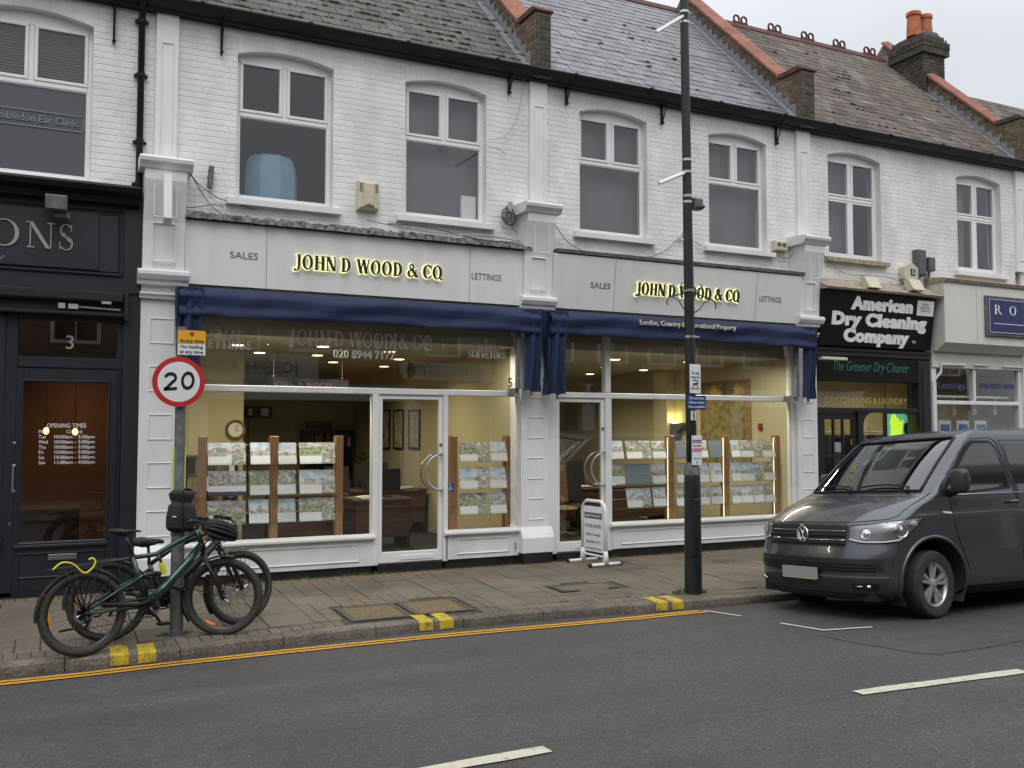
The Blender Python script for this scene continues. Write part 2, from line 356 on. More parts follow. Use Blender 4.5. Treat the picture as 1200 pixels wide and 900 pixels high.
# ------------------------------------------------------------------ materials
mWB=mat('white_brick',(.83,.83,.825),.62,var=.07,scale=3,bump=.35,bscale=70,rnd=.03,detail=8,stain=(.84,1.5,(1,1,.35)))
mWW=mat('white_render',(.81,.81,.805),.7,var=.06,scale=3,bump=.3,bscale=60,stain=(.86,1.3,(1,1,.35)))
mWP=mat('white_paint',(.80,.80,.795),.38,var=.03,scale=4,bump=.06,bscale=40,stain=(.90,2.2,(1,1,.4)))
mUP=mat('white_upvc',(.82,.82,.82),.3,var=.02,scale=5)
mFA=mat('fascia_board',(.74,.735,.715),.42,var=.05,scale=1.6,stretch=(3,1,.3))
mCR=mat('cream_render',(.68,.66,.60),.6,var=.05,scale=2)
mSB=mat('stone_ledge',(.36,.31,.24),.9,var=.3,scale=14,bump=.7,bscale=40)
mDS=mat('dirty_stone',(.17,.16,.145),.95,var=.5,scale=18,bump=1,bscale=35)
mBK=mat('black_gutter',(.008,.008,.009),.42,var=.2,scale=8,spec=.25)
mPL=mat('black_plinth',(.014,.014,.015),.5,var=.3,scale=5,bump=.2,bscale=20)
mNV=mat('navy_joinery',(.016,.020,.028),.38,var=.12,scale=3,bump=.05,bscale=40)
mBB=mat('stock_brick',(.155,.115,.07),.9,var=.35,scale=9,bump=.8,bscale=80,rnd=.35,col2=None)
mDB=mat('sooty_brick',(.07,.06,.048),.92,var=.4,scale=9,bump=.8,bscale=80,rnd=.3)
mMO=mat('mortar',(.17,.155,.125),.95,var=.25,scale=20,bump=.6,bscale=90)
mCT=mat('red_coping',(.26,.10,.065),.75,var=.22,scale=5,bump=.4,bscale=60,rnd=.12)
mTC=mat('terracotta',(.42,.13,.05),.7,var=.25,scale=6,bump=.3,bscale=50)
mRR=mat('dark_red_clay',(.10,.035,.028),.8,var=.3,scale=9)
mLD=mat('lead',(.21,.22,.24),.55,var=.2,scale=14,bump=.3,bscale=40)
mS1=mat('mossy_slate',(.098,.094,.086),.75,var=.3,scale=7,bump=.6,bscale=70,rnd=.28,col2=(.062,.062,.045),c2=.6)
mS2=mat('blue_slate',(.155,.162,.175),.42,var=.25,scale=2,bump=.4,bscale=50,rnd=.22,col2=(.10,.104,.11),c2=.6)
mS3=mat('lichen_slate',(.105,.083,.07),.85,var=.3,scale=2.2,bump=.7,bscale=60,rnd=.33,col2=(.21,.205,.18),c2=.66)
mFB=mat('felt',(.03,.03,.03),.9)
mOK=mat('oak_post',(.30,.155,.07),.5,var=.25,scale=5,stretch=(14,14,1),bump=.1,bscale=30)
mST=mat('steel',(.55,.56,.57),.28,1.,var=.05)
mGV=mat('galvanised',(.15,.155,.16),.6,.3,var=.3,scale=14,stain=(.6,6,(1,1,.3)))
mGP=mat('lamp_post_green',(.010,.015,.012),.42,var=.3,scale=6,bump=.1,bscale=30)
mLB=mat('black_letter',(.012,.013,.012),.35)
mHALO=mat('letter_glow',(.88,.88,.46),emit=.62)
mWL=mat('white_letter',(.82,.82,.82),.5)
mGL=mat('grey_letter',(.16,.165,.17),.5)
mSL=mat('frosted_letter',(.85,.86,.85),.5)
mBL=mat('bronze_letter',(.36,.31,.27),.45)
mBA=mat('blue_awning',(.006,.016,.066),.68,var=.2,scale=4,bump=.25,bscale=260)
mBS=mat('blue_sign',(.016,.045,.21),.4)
mBS2=mat('navy_sign',(.012,.02,.11),.4)
mBKS=mat('black_sign',(.005,.005,.006),.45,spec=.2)
mBW=mat('black_joinery',(.012,.011,.012),.4,var=.2)
mCL=mat('cream_plastic',(.60,.56,.42),.45,var=.06)
mGY=mat('grey_plastic',(.10,.105,.11),.5)
mCB=mat('cable',(.12,.115,.11),.7)
mCBw=mat('pale_cable',(.40,.39,.36),.7)
mYE=mat('yellow_plate',(.78,.40,.02),.45,var=.04)
mRD=mat('red_sign',(.50,.02,.02),.42,var=.05)
mSW=mat('sign_white',(.76,.77,.78),.4,var=.04)
mBLK=mat('black_plain',(.01,.01,.01),.5)
GS=glassmat('shop_glass',(.945,.955,.945),1.0)
GU=glassmat('upper_glass',(.93,.94,.94),1.1)
GD=glassmat('door_glass',(.86,.87,.86),1.0)
def lin_mat(name,stops,scale,axis,rough=.5): return None
# ------------------------------------------------------------------ ground
def glin(px,py,z):
    r=ray(px,py); t=(z-CP.z)/r.z; p=CP+r*t; return p
def groad(px,py):
    z=0
    for _ in range(6):
        p=glin(px,py,z); z=road_z(p.y)
    return p.x,p.y
CLY=(groad(560,890)[1]+groad(1005,814)[1])/2
def asphalt():
    m=bpy.data.materials.new('asphalt'); m.use_nodes=True; n=m.node_tree; l=n.links.new; b=n.nodes['Principled BSDF']; b.inputs['Roughness'].default_value=.72
    g=n.nodes.new('ShaderNodeNewGeometry'); s=n.nodes.new('ShaderNodeSeparateXYZ'); l(g.outputs['Position'],s.inputs[0])
    def noise(sc,det=4,st=None):
        t=n.nodes.new('ShaderNodeTexNoise'); t.inputs['Scale'].default_value=sc; t.inputs['Detail'].default_value=det
        if st:
            mp=n.nodes.new('ShaderNodeMapping'); mp.inputs['Scale'].default_value=st; l(g.outputs['Position'],mp.inputs[0]); l(mp.outputs[0],t.inputs[0])
        else: l(g.outputs['Position'],t.inputs[0])
        return t.outputs[0]
    def mr_(x,a,b_,c,d):
        r=n.nodes.new('ShaderNodeMapRange'); l(x,r.inputs[0])
        for i,q in enumerate((a,b_,c,d)): r.inputs[i+1].default_value=q
        return r.outputs[0]
    def mth(op,x,y):
        r=n.nodes.new('ShaderNodeMath'); r.operation=op
        for i,q in enumerate((x,y)):
            if isinstance(q,(int,float)): r.inputs[i].default_value=q
            else: l(q,r.inputs[i])
        return r.outputs[0]
    v=n.nodes.new('ShaderNodeTexVoronoi'); v.inputs['Scale'].default_value=105; l(g.outputs['Position'],v.inputs[0])
    agg=n.nodes.new('ShaderNodeSeparateColor'); l(v.outputs['Color'],agg.inputs[0])
    a1=mr_(agg.outputs[0],0,1,.6,1.45)
    chips=mth('GREATER_THAN',agg.outputs[1],.985)
    a1=mth('ADD',a1,mth('MULTIPLY',chips,1.6))
    big=mr_(noise(.5,7),.3,.7,.78,1.2); tr=mr_(noise(1.0,4,(.06,1.5,1)),.3,.7,.78,1.2); sm=mr_(noise(14,4),.3,.7,.9,1.1)
    # two surfacing colours either side of the joint under the centre line
    jn=mth('ADD',s.outputs[1],mth('MULTIPLY',mth('SUBTRACT',noise(3,3),.5),.10)); side=mr_(jn,CLY-.02,CLY+.02,0,1)
    c=n.nodes.new('ShaderNodeMixRGB'); l(side,c.inputs[0]); c.inputs[1].default_value=(.056,.053,.050,1); c.inputs[2].default_value=(.052,.052,.053,1)
    jl=mth('SUBTRACT',1,mth('MULTIPLY',mr_(mth('ABSOLUTE',mth('ADD',jn,-CLY),0),0,.025,1,0),.22))
    f=mth('MULTIPLY',mth('MULTIPLY',a1,big),mth('MULTIPLY',mth('MULTIPLY',tr,sm),jl))
    vv=n.nodes.new('ShaderNodeVectorMath'); vv.operation='SCALE'; l(c.outputs[0],vv.inputs[0]); l(f,vv.inputs['Scale']); l(vv.outputs[0],b.inputs['Base Color'])
    bp=n.nodes.new('ShaderNodeBump'); bp.inputs['Strength'].default_value=.7; bp.inputs['Distance'].default_value=.006; l(v.outputs['Distance'],bp.inputs['Height']); l(bp.outputs[0],b.inputs['Normal'])
    return m
mAS=asphalt()
mSLb=mat('concrete_slab',(.142,.121,.093),.85,var=.2,scale=60,bump=.5,bscale=160,rnd=.10,detail=9,stain=(.72,1.1,(1,1,1)))
mBLo=mat('clay_paver',(.14,.105,.068),.85,var=.22,scale=9,bump=.5,bscale=120,rnd=.16)
mKB=mat('granite_kerb',(.15,.13,.105),.8,var=.4,scale=40,bump=.8,bscale=90,rnd=.22,detail=9,stain=(.6,2.5,(1,1,1)))
mJT=mat('joint_dirt',(.045,.042,.032),.95,var=.4,scale=8,bump=.6,bscale=60)
mRY=mat('road_yellow',(.56,.29,.02),.7,var=.22,scale=22,bump=.4,bscale=120,detail=12,col2=(.10,.085,.06),c2=.66)
mRW=mat('road_white',(.52,.50,.40),.7,var=.16,scale=18,bump=.4,bscale=120,detail=12,col2=(.12,.115,.10),c2=.69)
mKY=mat('kerb_yellow',(.50,.38,.015),.65,var=.18,scale=16,bump=.4,bscale=80,detail=12,col2=(.12,.105,.07),c2=.62)
mb=MB()
xs=[-60,-30,-16,-10]+[-8+i*.5 for i in range(60)]+[22,26,32,45,80]
ys=[None]+[-2.6-.35*i for i in range(1,28)]+[-12.6]
vs=[];
for x in xs:
    for y in ys:
        yy=ky(x)+.03 if y is None else min(y,ky(x)-.02); vs.append((x,yy,road_z(yy)))
k=len(ys); mb.add(vs,[(i*k+j,i*k+j+1,(i+1)*k+j+1,(i+1)*k+j) for i in range(len(xs)-1) for j in range(k-1)])
mb.build('road',mAS,kind='structure')
def rmark(mb,pts,dz=.004):       # polygon on the road
    n=len(pts); mb.add([(x,y,road_z(y)+dz) for x,y in pts],[tuple(range(n))])
def ribbon(mb,line,wd,dz=.008,step=.25,rag=.006):
    pts=[]
    for (a,b),(c,d) in zip(line,line[1:]):
        n=max(1,int(sqrt((c-a)**2+(d-b)**2)/step))
        pts+=[(lerp(a,c,i/n),lerp(b,d,i/n)) for i in range(n)]
    pts.append(line[-1]); L_=[];R_=[]
    for i,p in enumerate(pts):
        a=pts[max(0,i-1)];b=pts[min(len(pts)-1,i+1)]; d=V((b[0]-a[0],b[1]-a[1])).normalized(); n=V((-d.y,d.x))*(wd/2)
        j=random.uniform(-rag,rag); L_.append((p[0]+n.x,p[1]+n.y+j)); R_.append((p[0]-n.x,p[1]-n.y+random.uniform(-rag,rag)))
    k=len(pts); mb.add([(x,y,road_z(y)+dz) for x,y in L_+R_],[(i,i+1,k+i+1,k+i) for i in range(k-1)])
yl=[groad(*p) for p in [(0,801.5),(100,791),(200,779),(300,768),(400,757.5),(530,744.5),(620,736.5),(720,727.5),(824,717)]]
yl=[(yl[0][0]-6,yl[0][1]-.35)]+yl
for off in (-.062,.062):
    mb=MB(); ribbon(mb,[(x,y+off) for x,y in yl],.080); mb.build('road_marking',mRY,kind='structure',label='one of two yellow lines along the kerb')
for a,b in (((485,907),(642,879)),((1005,813),(1200,787)),((1250,778),(1400,755))):
    mb=MB(); ribbon(mb,[groad(*a),groad(*b)],.115,rag=.008); mb.build('road_marking',mRW,kind='structure')
for x0 in (-4.2,-8.5,):
    mb=MB(); ribbon(mb,[(x0,-6.35),(x0+2,-6.35)],.115); mb.build('road_marking',mRW,kind='structure')
for a,b in (((824,716),(868,722.5)),((915,731),(966,739.5)),((963,739.5),(1022,735.5))):
    mb=MB(); ribbon(mb,[groad(*a),groad(*b)],.045,rag=.004); mb.build('road_marking',mRW,kind='structure')
mSM=mat('road_seam',(.022,.021,.020),.8,var=.3,scale=20)
for ln in (((1102,767),(1150,760),(1205,750)),((960,745),(1010,755),(1077,766),(1102,767)),):
    mb=MB(); ribbon(mb,[groad(*p) for p in ln],.018,dz=.003,step=.12,rag=.008); mb.build('road_seam',mSM,kind='structure')
# kerb: granite stones
base=tag(col(bpy.data.objects.new('kerb',None)),'granite kerb stones between road and pavement',None,None,'structure')
x=-9.
i=0
while x<20:
    L_=.91; n=4; mb=MB(); a=x+.004; b=x+L_-.004
    xs_=[lerp(a,b,i/n) for i in range(n+1)]; pr=[(0,-.12),(.002,.01),(.010,.055),(.028,.068),(.05,.073),(.15,.076),(.15,-.12)]
    vs=[(q,ky(q)+dy,h-.003+random.uniform(-.002,.002)) for q in xs_ for dy,h in pr]
    k=len(pr); mb.add(vs,[(i_*k+j,i_*k+(j+1)%k,(i_+1)*k+(j+1)%k,(i_+1)*k+j) for i_ in range(n) for j in range(k)]+[tuple(range(k-1,-1,-1)),tuple(range(n*k,n*k+k))])
    mb.build('kerbstone',mKB,base,smooth=False,fix=True); x+=L_
MB().grid(lambda u,v:(lerp(-9,20,u),ky(lerp(-9,20,u))+lerp(-.01,.16,v) if v else ky(lerp(-9,20,u))+.006,lerp(-.05,.058,min(1,v*3))),80,4).build('kerb_bed',mJT,base)
# yellow blips painted over the kerb
for a,b in ((127,147),(158,178),(486,503),(508,529),(757,775),(777,797)):
    z=.07; yy={127:757,158:755,486:726,508:723,757:703,777:702}[a]
    p=glin(a,yy,z); q=glin(b,yy-2,z); xa=p.x; xb=xa+.145; mb=MB(); n=3
    lg=.29
    for i in range(5): 
        u0=lerp(xa,xb,i/5)+random.uniform(-.004,.004);u1=lerp(xa,xb,(i+1)/5)+random.uniform(-.002,.004); k0=ky(u0)-.004;k1=ky(u1)-.004
        t0=lg+random.uniform(-.03,.02)
        pr=[(-.004,-.02),(-.002,.01),(.006,.059),(.026,.0725),(.15,.0805),(t0,.0835)]
        mb.add([(u,kk+dy,h) for u,kk in ((u0,k0),(u1,k1)) for dy,h in pr],[(j,j+6,j+7,j+1) for j in range(5)])
    mb.build('kerb_mark',mKY,base)
# pavement base and pieces
mb=MB(); xs=[-60,-20]+[-9+i*.3 for i in range(98)]+[25,80]
for i in range(len(xs)-1):
    a,b=xs[i],xs[i+1]
    q=[(x_,y_,pave_z(x_,y_)-.012) for x_ in (a,b) for y_ in (ky(x_)+.14,lerp(ky(x_),0,.5),.35)]
    mb.add(q,[(0,3,4,1),(1,4,5,2)])
pv=mb.build('pavement',mJT,kind='structure')
PBL=[]
def paver(name,x0,x1,y0,y1,m,g=.005):
    mb=MB(); j=random.uniform(-.0025,.0025); tx=random.uniform(-.0015,.0015)
    x0+=g;x1-=g;y0+=g;y1-=g
    c=[(x0,y0),(x1,y0),(x1,y1),(x0,y1)]; b=.004
    z=[pave_z(x,y)+j+tx*(1 if x==x1 else -1) for x,y in c]
    ci=[(x0+b,y0+b),(x1-b,y0+b),(x1-b,y1-b),(x0+b,y1-b)]
    mb.add([(x,y,z_-.03) for (x,y),z_ in zip(c,z)]+[(x,y,z_-.004) for (x,y),z_ in zip(c,z)]+[(x,y,z_) for (x,y),z_ in zip(ci,z)],
        [(0,1,5,4),(1,2,6,5),(2,3,7,6),(3,0,4,7),(4,5,9,8),(5,6,10,9),(6,7,11,10),(7,4,8,11),(8,9,10,11)])
    if name=='paving_block': PBL.append((mb,m,(V(((x0+x1)/2,(y0+y1)/2,0))-CP).length))
    else: mb.build(name,m,pv)
COV=[(2.66,3.32,-1.82,-2.50),(3.345,4.01,-1.79,-2.47),(5.33,6.12,-1.62,-2.0)]
def hit(x0,x1,y0,y1,g=.0):
    return any(x1>a-g and x0<b+g and y1>d-g and y0<c+g for a,b,c,d in COV)
x=-3.2
while x<16:
    w_=.105; k=ky(x+.05)+.152
    if not hit(x,x+w_,k,k+.2): paver('paving_block',x,x+w_,k,k+.2,mBLo if random.random()<.12 else mSLb,.0035)
    x+=w_
x=-3.2
while x<16:
    paver('paving_block',x,x+.105,-.30,-.10,mBLo,.0035); x+=.105
x=-3.4; c_=0
while x<16:
    w_=random.choice([.38,.40,.45]); y=-.30; k=0
    while y>-3.0:
        d_=(.30 if (k==0 and c_%2) else random.choice([.38,.45,.60])); k+=1
        y1=y; y0=y-d_; yl_=max(y0,max(ky(x),ky(x+w_))+.356); y=y0
        if y1-yl_<.05: break
        if y1-yl_<.1: yl_=y1-.1 if False else yl_
        if hit(x,x+w_,yl_,y1,.0):
            n=max(3,round(w_/.15)); m_=max(1,round((y1-yl_)/.11))
            for a in range(n):
                for b in range(m_):
                    xa=x+w_*a/n; ya=lerp(yl_,y1,b/m_); yb=lerp(yl_,y1,(b+1)/m_)
                    if not hit(xa+.01,xa+w_/n-.01,ya+.01,yb-.01): paver('paving_block',xa,xa+w_/n,ya,yb,mSLb,.0035)
        elif random.random()<.2 and y1-yl_>.18:
            n=2; m_=max(1,round((y1-yl_)/.105))
            for a in range(n):
                for b in range(m_): paver('paving_block',x+w_*a/n,x+w_*(a+1)/n,lerp(yl_,y1,b/m_),lerp(yl_,y1,(b+1)/m_),mBLo if random.random()<.25 else mSLb,.004)
        else: paver('paving_slab',x,x+w_,yl_,y1,mSLb,.0055)
        if yl_>y0: break
    x+=w_; c_+=1
PBL.sort(key=lambda q:q[2])
for q in PBL[:300]: q[0].build('paving_block',q[1],pv)
for m_ in (mSLb,mBLo):
    mb=MB()
    for q in PBL[300:]:
        if q[1] is m_: mb.add(q[0].v,q[0].f)
    mb.build('paving_block',m_,pv,kind='stuff')
mCV=mat('cover_ochre',(.15,.115,.06),.85,var=.4,scale=40,bump=1,bscale=120,detail=9); mIR=mat('cast_iron',(.05,.043,.036),.6,var=.3,scale=20,bump=.4)
for i,(a,b,c,d) in enumerate(COV):
    z=pave_z((a+b)/2,(c+d)/2)+.001
    t=thing('inspection_cover',((a+b)/2,(c+d)/2,z),['left of two brown inspection covers let into the pavement near the kerb','right of two brown inspection covers let into the pavement, beside yellow kerb marks','narrow grey inspection cover in the pavement in front of the A-board'][i],'drain cover','covers in the pavement')
    sl=(pave_z(a,c)-pave_z(a,d))/2
    def zz(y): return pave_z((a+b)/2,y)
    mb=MB(); mb.add([(a,d,zz(d)),(b,d,zz(d)),(b,c,zz(c)),(a,c,zz(c)),(a+.065,d+.065,zz(d)+.003),(b-.065,d+.065,zz(d)+.003),(b-.065,c-.065,zz(c)+.003),(a+.065,c-.065,zz(c)+.003)],[(0,1,5,4),(1,2,6,5),(2,3,7,6),(3,0,4,7)]); mb.build('frame',mIR,t)
    mb=MB(); mb.add([(a+.055,d+.055,zz(d)-.001),(b-.055,d+.055,zz(d)-.001),(b-.055,c-.055,zz(c)-.001),(a+.055,c-.055,zz(c)-.001)],[(0,1,2,3)]); mb.build('infill',mCV if i<2 else mSLb,t)
# weeds and moss along the foot of the shopfronts and around the posts
mGR=mat('weed_green',(.075,.10,.025),.8,var=.4,scale=30); mMS=mat('moss',(.075,.085,.03),.95,var=.4,scale=40,bump=1)
mb=MB()
for k in range(2600):
    r_=random.random()
    if r_<.62: x=random.uniform(1.4,12); y=-.03-abs(random.gauss(0,.05)); h=.012
    elif r_<.76: a=random.uniform(0,6.3); d=.13+random.random()*.1; x=6.62+d*cos(a)+.05; y=-2.62+d*sin(a)*.6; h=.022
    elif r_<.84: a=random.uniform(0,6.3); d=.06+random.random()*.12; x=1.02+d*cos(a); y=-2.38+d*sin(a)*.6; h=.012
    else: x=random.choice([3.4,3.55,3.7,8.3,8.6,6.9,7.2,2.9,9.6])+random.gauss(0,.15); y=-.05-abs(random.gauss(0,.05)); h=.03
    z=pave_z(x,y); a=random.uniform(0,pi); hh=h*random.uniform(.5,1.6); w_=.006
    mb.add([(x-w_*cos(a),y-w_*sin(a),z-.003),(x+w_*cos(a),y+w_*sin(a),z-.003),(x+random.uniform(-.01,.01),y+random.uniform(-.01,.01),z+hh)],[(0,1,2)])
mb.build('ground_weeds',mGR,kind='stuff')
mLF=mat('gutter_debris',(.12,.09,.055),.9,var=.5,scale=60)
mb=MB()
for k in range(1500):
    x=random.uniform(-1,13); y=ky(x)-abs(random.gauss(0,.07))-.005 if k%4 else random.uniform(-7,-3.2); z=road_z(y)+.002; a=random.uniform(0,6.3); l_=random.uniform(.003,.013)*(1 if k%4 else .6)
    d1=V((cos(a),sin(a),0))*l_; d2=V((-sin(a),cos(a),0))*l_*.5; c_=V((x,y,z+.002)); mb.add([c_-d1,c_+d2+V((0,0,.004)),c_+d1,c_-d2],[(0,1,2,3)])
mb.build('gutter_litter',mLF,kind='stuff')
# ------------------------------------------------------------------ buildings
WY=.10                                 # face of the upper brick wall
EZ=6.95; SLP=.98; RY=3.12              # eaves height, roof slope, ridge depth
def roofz(y): return 7.10+SLP*(y+.06)
RZ=roofz(RY)
def upperwall(b,X0,X1,wins,zb,mB,key):
    """wins: (x0,x1,zsill,zspring,rise)"""
    mb=MB(); xs=sorted(set([X0,X1]+[w for q in wins for w in q[:2]]))
    for a,c in zip(xs,xs[1:]):
        q=[w for w in wins if w[0]<=a+1e-6 and w[1]>=c-1e-6]
        if q:
            q=q[0]; mb.box(a,c,WY,WY+.3,zb,q[2]); n=12
            arc=[(lerp(a,c,i/n),q[3]+q[4]*(1-(2*i/n-1)**2)) for i in range(n+1)]
            for (p,r),(s_,t_) in zip(arc,arc[1:]): mb.prism([(p,r),(s_,t_),(s_,EZ+.12),(p,EZ+.12)],WY,WY+.3)
        else: mb.box(a,c,WY,WY+.3,zb,EZ+.12)
    mb.build('wall',mWW,b)
    def spans(za,zc):
        zm=(za+zc)/2; iv=[(X0,X1)]
        for (a,c,zs,zp,rs) in wins:
            if zc<zs-.0 : continue
            if zm<zp+.2: iv=subtract(iv,a,c) if zm<zp else subtract(iv,a-.03*(zm-zp)/.2,c+.03*(zm-zp)/.2)
            elif zm<zp+rs+.22:
                u=sqrt(max(0,1-(zm-zp-.2)/(rs+.02))); m_=(a+c)/2; h=(c-a)/2+.03; iv=subtract(iv,m_-h*u,m_+h*u)
        return iv
    zb2=zb
    n=int((EZ-.02-zb2)/.075)
    L_=brickrows((0,n),spans,lambda u,z:((u,WY,z),(0,0,0)),key,mB,gap=.008,z0=zb2)
    for (a,c,zs,zp,rs) in wins:      # soldier arch of voussoirs
        k=17; m_=(a+c)/2; h=(c-a)/2
        for i in range(k):
            u=(i+.5)/k*2-1; x=m_+u*h*1.0; z=zp+rs*(1-u*u)
            me=brickmesh(.206,2*h/k-.006,mB,key); L_.append(((x,WY,z+.106),(0,-pi/2+u*.10,0),me))
    pieces(b,L_,'brick',mB)
    return
def upperwindow(b,x0,x1,zs,zp,rs,style,label=None,mull=None):
    """casement with two top lights over one fixed pane, or four lights"""
    y=WY+.11; mb=MB(); f=.05; xm=mull or (x0+x1)/2; zt=zp+rs*.35
    tr=lerp(zs,zp,.60)
    n=10
    def top(x): return zp+rs*(1-((x-(x0+x1)/2)/((x1-x0)/2))**2)
    arc=[(lerp(x0,x1,i/n),top(lerp(x0,x1,i/n))+.01) for i in range(n+1)]
    for (p,r),(s_,t_) in zip(arc,arc[1:]): mb.prism([(p,zp-.045),(s_,zp-.045),(s_,t_),(p,r)],y,y+.07)
    mb.bev(x0,x0+f,y,y+.07,zs,zp-.045,.008); mb.bev(x1-f,x1,y,y+.07,zs,zp-.045,.008); mb.bev(x0+f,x1-f,y,y+.07,zs,zs+f,.008)
    mb.bev(x0+f,x1-f,y-.004,y+.07,tr-.03,tr+.03,.008)
    mb.bev(xm-.03,xm+.03,y,y+.07,tr+.03,zp-.045,.008)
    if style==4: mb.bev(xm-.03,xm+.03,y,y+.07,zs+f,tr-.03,.008)
    w_=mb.build('window_frame',mUP,b,label=label)
    lights=[(x0+f,xm-.03,tr+.03,zp-.045),(xm+.03,x1-f,tr+.03,zp-.045)]
    lights+= [(x0+f,x1-f,zs+f,tr-.03)] if style==2 else [(x0+f,xm-.03,zs+f,tr-.03),(xm+.03,x1-f,zs+f,tr-.03)]
    for i,(a,c,d,e) in enumerate(lights):
        s=.038 if (i<2 or style==4) else .012
        mb=MB()
        for (p,q,r,t_) in ((a,c,e-s,e),(a,c,d,d+s),(a,a+s,d+s,e-s),(c-s,c,d+s,e-s)): mb.bev(p,q,y-(.016 if i<2 else .0)+.002,y+.05,r,t_,.006)
        mb.build('sash',mUP,w_)
        mb=MB(); mb.box(a+s,c-s,y+.02,y+.026,d+s,e-s); mb.build('pane',GU,w_)
    return w_
def sill(b,x0,x1,z,m=None):
    mb=MB(); mb.prism([(WY-.10,z-.085),(WY-.10,z-.012),(WY+.02,z+.01),(WY+.2,z+.01),(WY+.2,z-.085)],x0-.12,x1+.10,'x'); mb.build('window_sill',m or mWP,b)
def strip(b,x0,x1):
    mb=MB(); mb.box(x0,x1,WY-.06,WY+.05,5.0,EZ+.0); mb.build('pilaster',mWP,b)
    mb=MB(); mb.panel(x0+.06,x1-.05,WY-.061,5.2,EZ-.35,.012,.014); mb.build('pilaster_moulding',mWP,b)
def console(b,x0,x1,full=True):
    pr=[(WY,3.83),(-.12,3.83),(-.13,4.1),(-.15,4.4),(-.22,4.7),(-.27,4.86),(-.27,4.98),(WY,4.98)]
    mb=MB(); mb.prism(pr,x0,x1,'x'); mb.build('console',mWP,b)
    mb=MB()
    for (za,zb_,ya,yb) in ((4.42,4.86,-.235,-.245),(3.92,4.38,-.155,-.16)):
        mb.panel(x0+.10,x1-.10,ya if za<4.4 else -.245,za,zb_,.012,.016)
    mb.build('console_moulding',mWP,b)
    mb=MB(); c=.06
    mb.prism([(WY-.0,4.98),(-.29,4.98),(-.31,5.01),(-.35,5.05),(-.36,5.09),(-.34,5.115),(WY,5.14)],x0-c,x1+c,'x'); mb.build('console_cap',mWP,b)
    mb=MB(); mb.prism([(WY,3.66),(-.13,3.66),(-.14,3.70),(-.17,3.72),(-.2,3.77),(-.2,3.81),(-.17,3.83),(WY,3.83)],x0-.05,x1+.05,'x')
    mb.prism([(WY,3.50),(-.09,3.50),(-.10,3.53),(-.125,3.55),(-.125,3.57),(WY,3.58)],x0-.02,x1+.02,'x'); mb.build('capital',mWP,b)
def shaft(b,x0,x1,zb=.62):
    mb=MB(); mb.box(x0,x1,-.04,.3,zb,3.66); mb.build('pilaster_shaft',mWP,b)
    mb=MB(); z=zb+.12
    while z<3.4:
        MB().panel(x0+.10,x1-.09,-.041,z,z+.30,.010,.014).build('pilaster_moulding',mWP,b); z+=.56
    mb=MB(); mb.prism([(.28,.3),(-.13,.3),(-.13,.50),(-.115,.53),(-.10,.56),(-.075,.60),(-.05,.64),(.28,.66)],x0-.02,x1+.03,'x'); mb.build('pilaster_base',mWP,b)
    mb=MB(); mb.box(x0+.0,x1+.01,-.115,.28,.02,.298); mb.build('pilaster_plinth',mPL,b)
def gutter(b,x0,x1):
    mb=MB(); mb.box(x0,x1,-.02,.12,EZ-.005,EZ+.16); mb.build('eaves_board',mBK,b)
    n=8; pr=[(-.085+.06*cos(pi+pi*i/n),EZ+.12+.062*sin(pi+pi*i/n)) for i in range(n+1)]+[(-.03,EZ+.12),(-.085+.052,EZ+.118)]+[(-.085+.05*cos(2*pi-pi*i/n),EZ+.122+.05*sin(2*pi-pi*i/n)) for i in range(n+1)]
    mb=MB(); mb.prism([(-.03,EZ+.02),(-.13,EZ+.06),(-.15,EZ+.13),(-.14,EZ+.15),(-.125,EZ+.15),(-.12,EZ+.08),(-.03,EZ+.05)],x0,x1,'x')
    x=x0+.5
    while x<x1: mb.prism([(-.025,EZ+.015),(-.135,EZ+.052),(-.157,EZ+.13),(-.157,EZ+.156),(-.135,EZ+.156),(-.025,EZ+.06)],x,x+.05,'x'); x+=1.3
    mb.build('gutter',mBK,b)
def bracket(b,px,py):
    x,z=at(px,py,WY-.04); mb=MB()
    mb.box(x-.012,x+.012,WY-.05,WY-.005,z-.25,EZ); mb.tube([(x,WY-.06,z-.2),(x,-.08,EZ+.04)],.010,6); mb.ell((x,WY-.06,z-.23),(.022,.03,.022),8,6)
    mb.build('gutter_bracket',mBK,b)
def slates(b,X0,X1,m,key,RY=RY):
    RZ=roofz(RY)
    ex=.20; wd=.262; sl=sqrt(1+SLP**2); n=int(((RY+.06)*sl)/ex)
    mb=MB(); mb.add([(X0,-.07,roofz(-.07)-.02),(X1,-.07,roofz(-.07)-.02),(X1,RY,RZ-.02),(X0,RY,RZ-.02),(X0,-.07,EZ+.1),(X1,-.07,EZ+.1)],[(0,1,2,3),(0,4,5,1)])
    mb.build('roof',mFB,b)
    t=.007; me={}
    def slate(w_):
        k=round(w_/.01)
        if k not in me:
            a=k*.01/2-.003; h=ex*1.25; q=MB(); q.add([(-a,0,0),(a,0,0),(a,h,-.0),(-a,h,0),(-a,0,t),(a,0,t),(a,h,t),(-a,h,t)],[(4,5,6,7),(0,1,5,4),(1,2,6,5),(3,0,4,7)]); me[k]=q.mesh('roof_slate',m)
        return me[k]
    ang=math.atan(SLP); lst=[]
    for r in range(n+1):
        y=-.085+r*ex/sl; z=roofz(y)+.004; x=X0-(wd/2 if r%2 else 0)
        while x<X1:
            a=max(x,X0); c=min(x+wd,X1)
            if c-a>.04: lst.append((((a+c)/2,y+random.uniform(-.004,.004),z+random.uniform(0,.0012)),(ang-.030+random.uniform(-.005,.004),random.uniform(-.002,.002),random.uniform(-.003,.003)),slate(c-a)))
            x+=wd
    pieces(b,lst,'roof_slate',m)
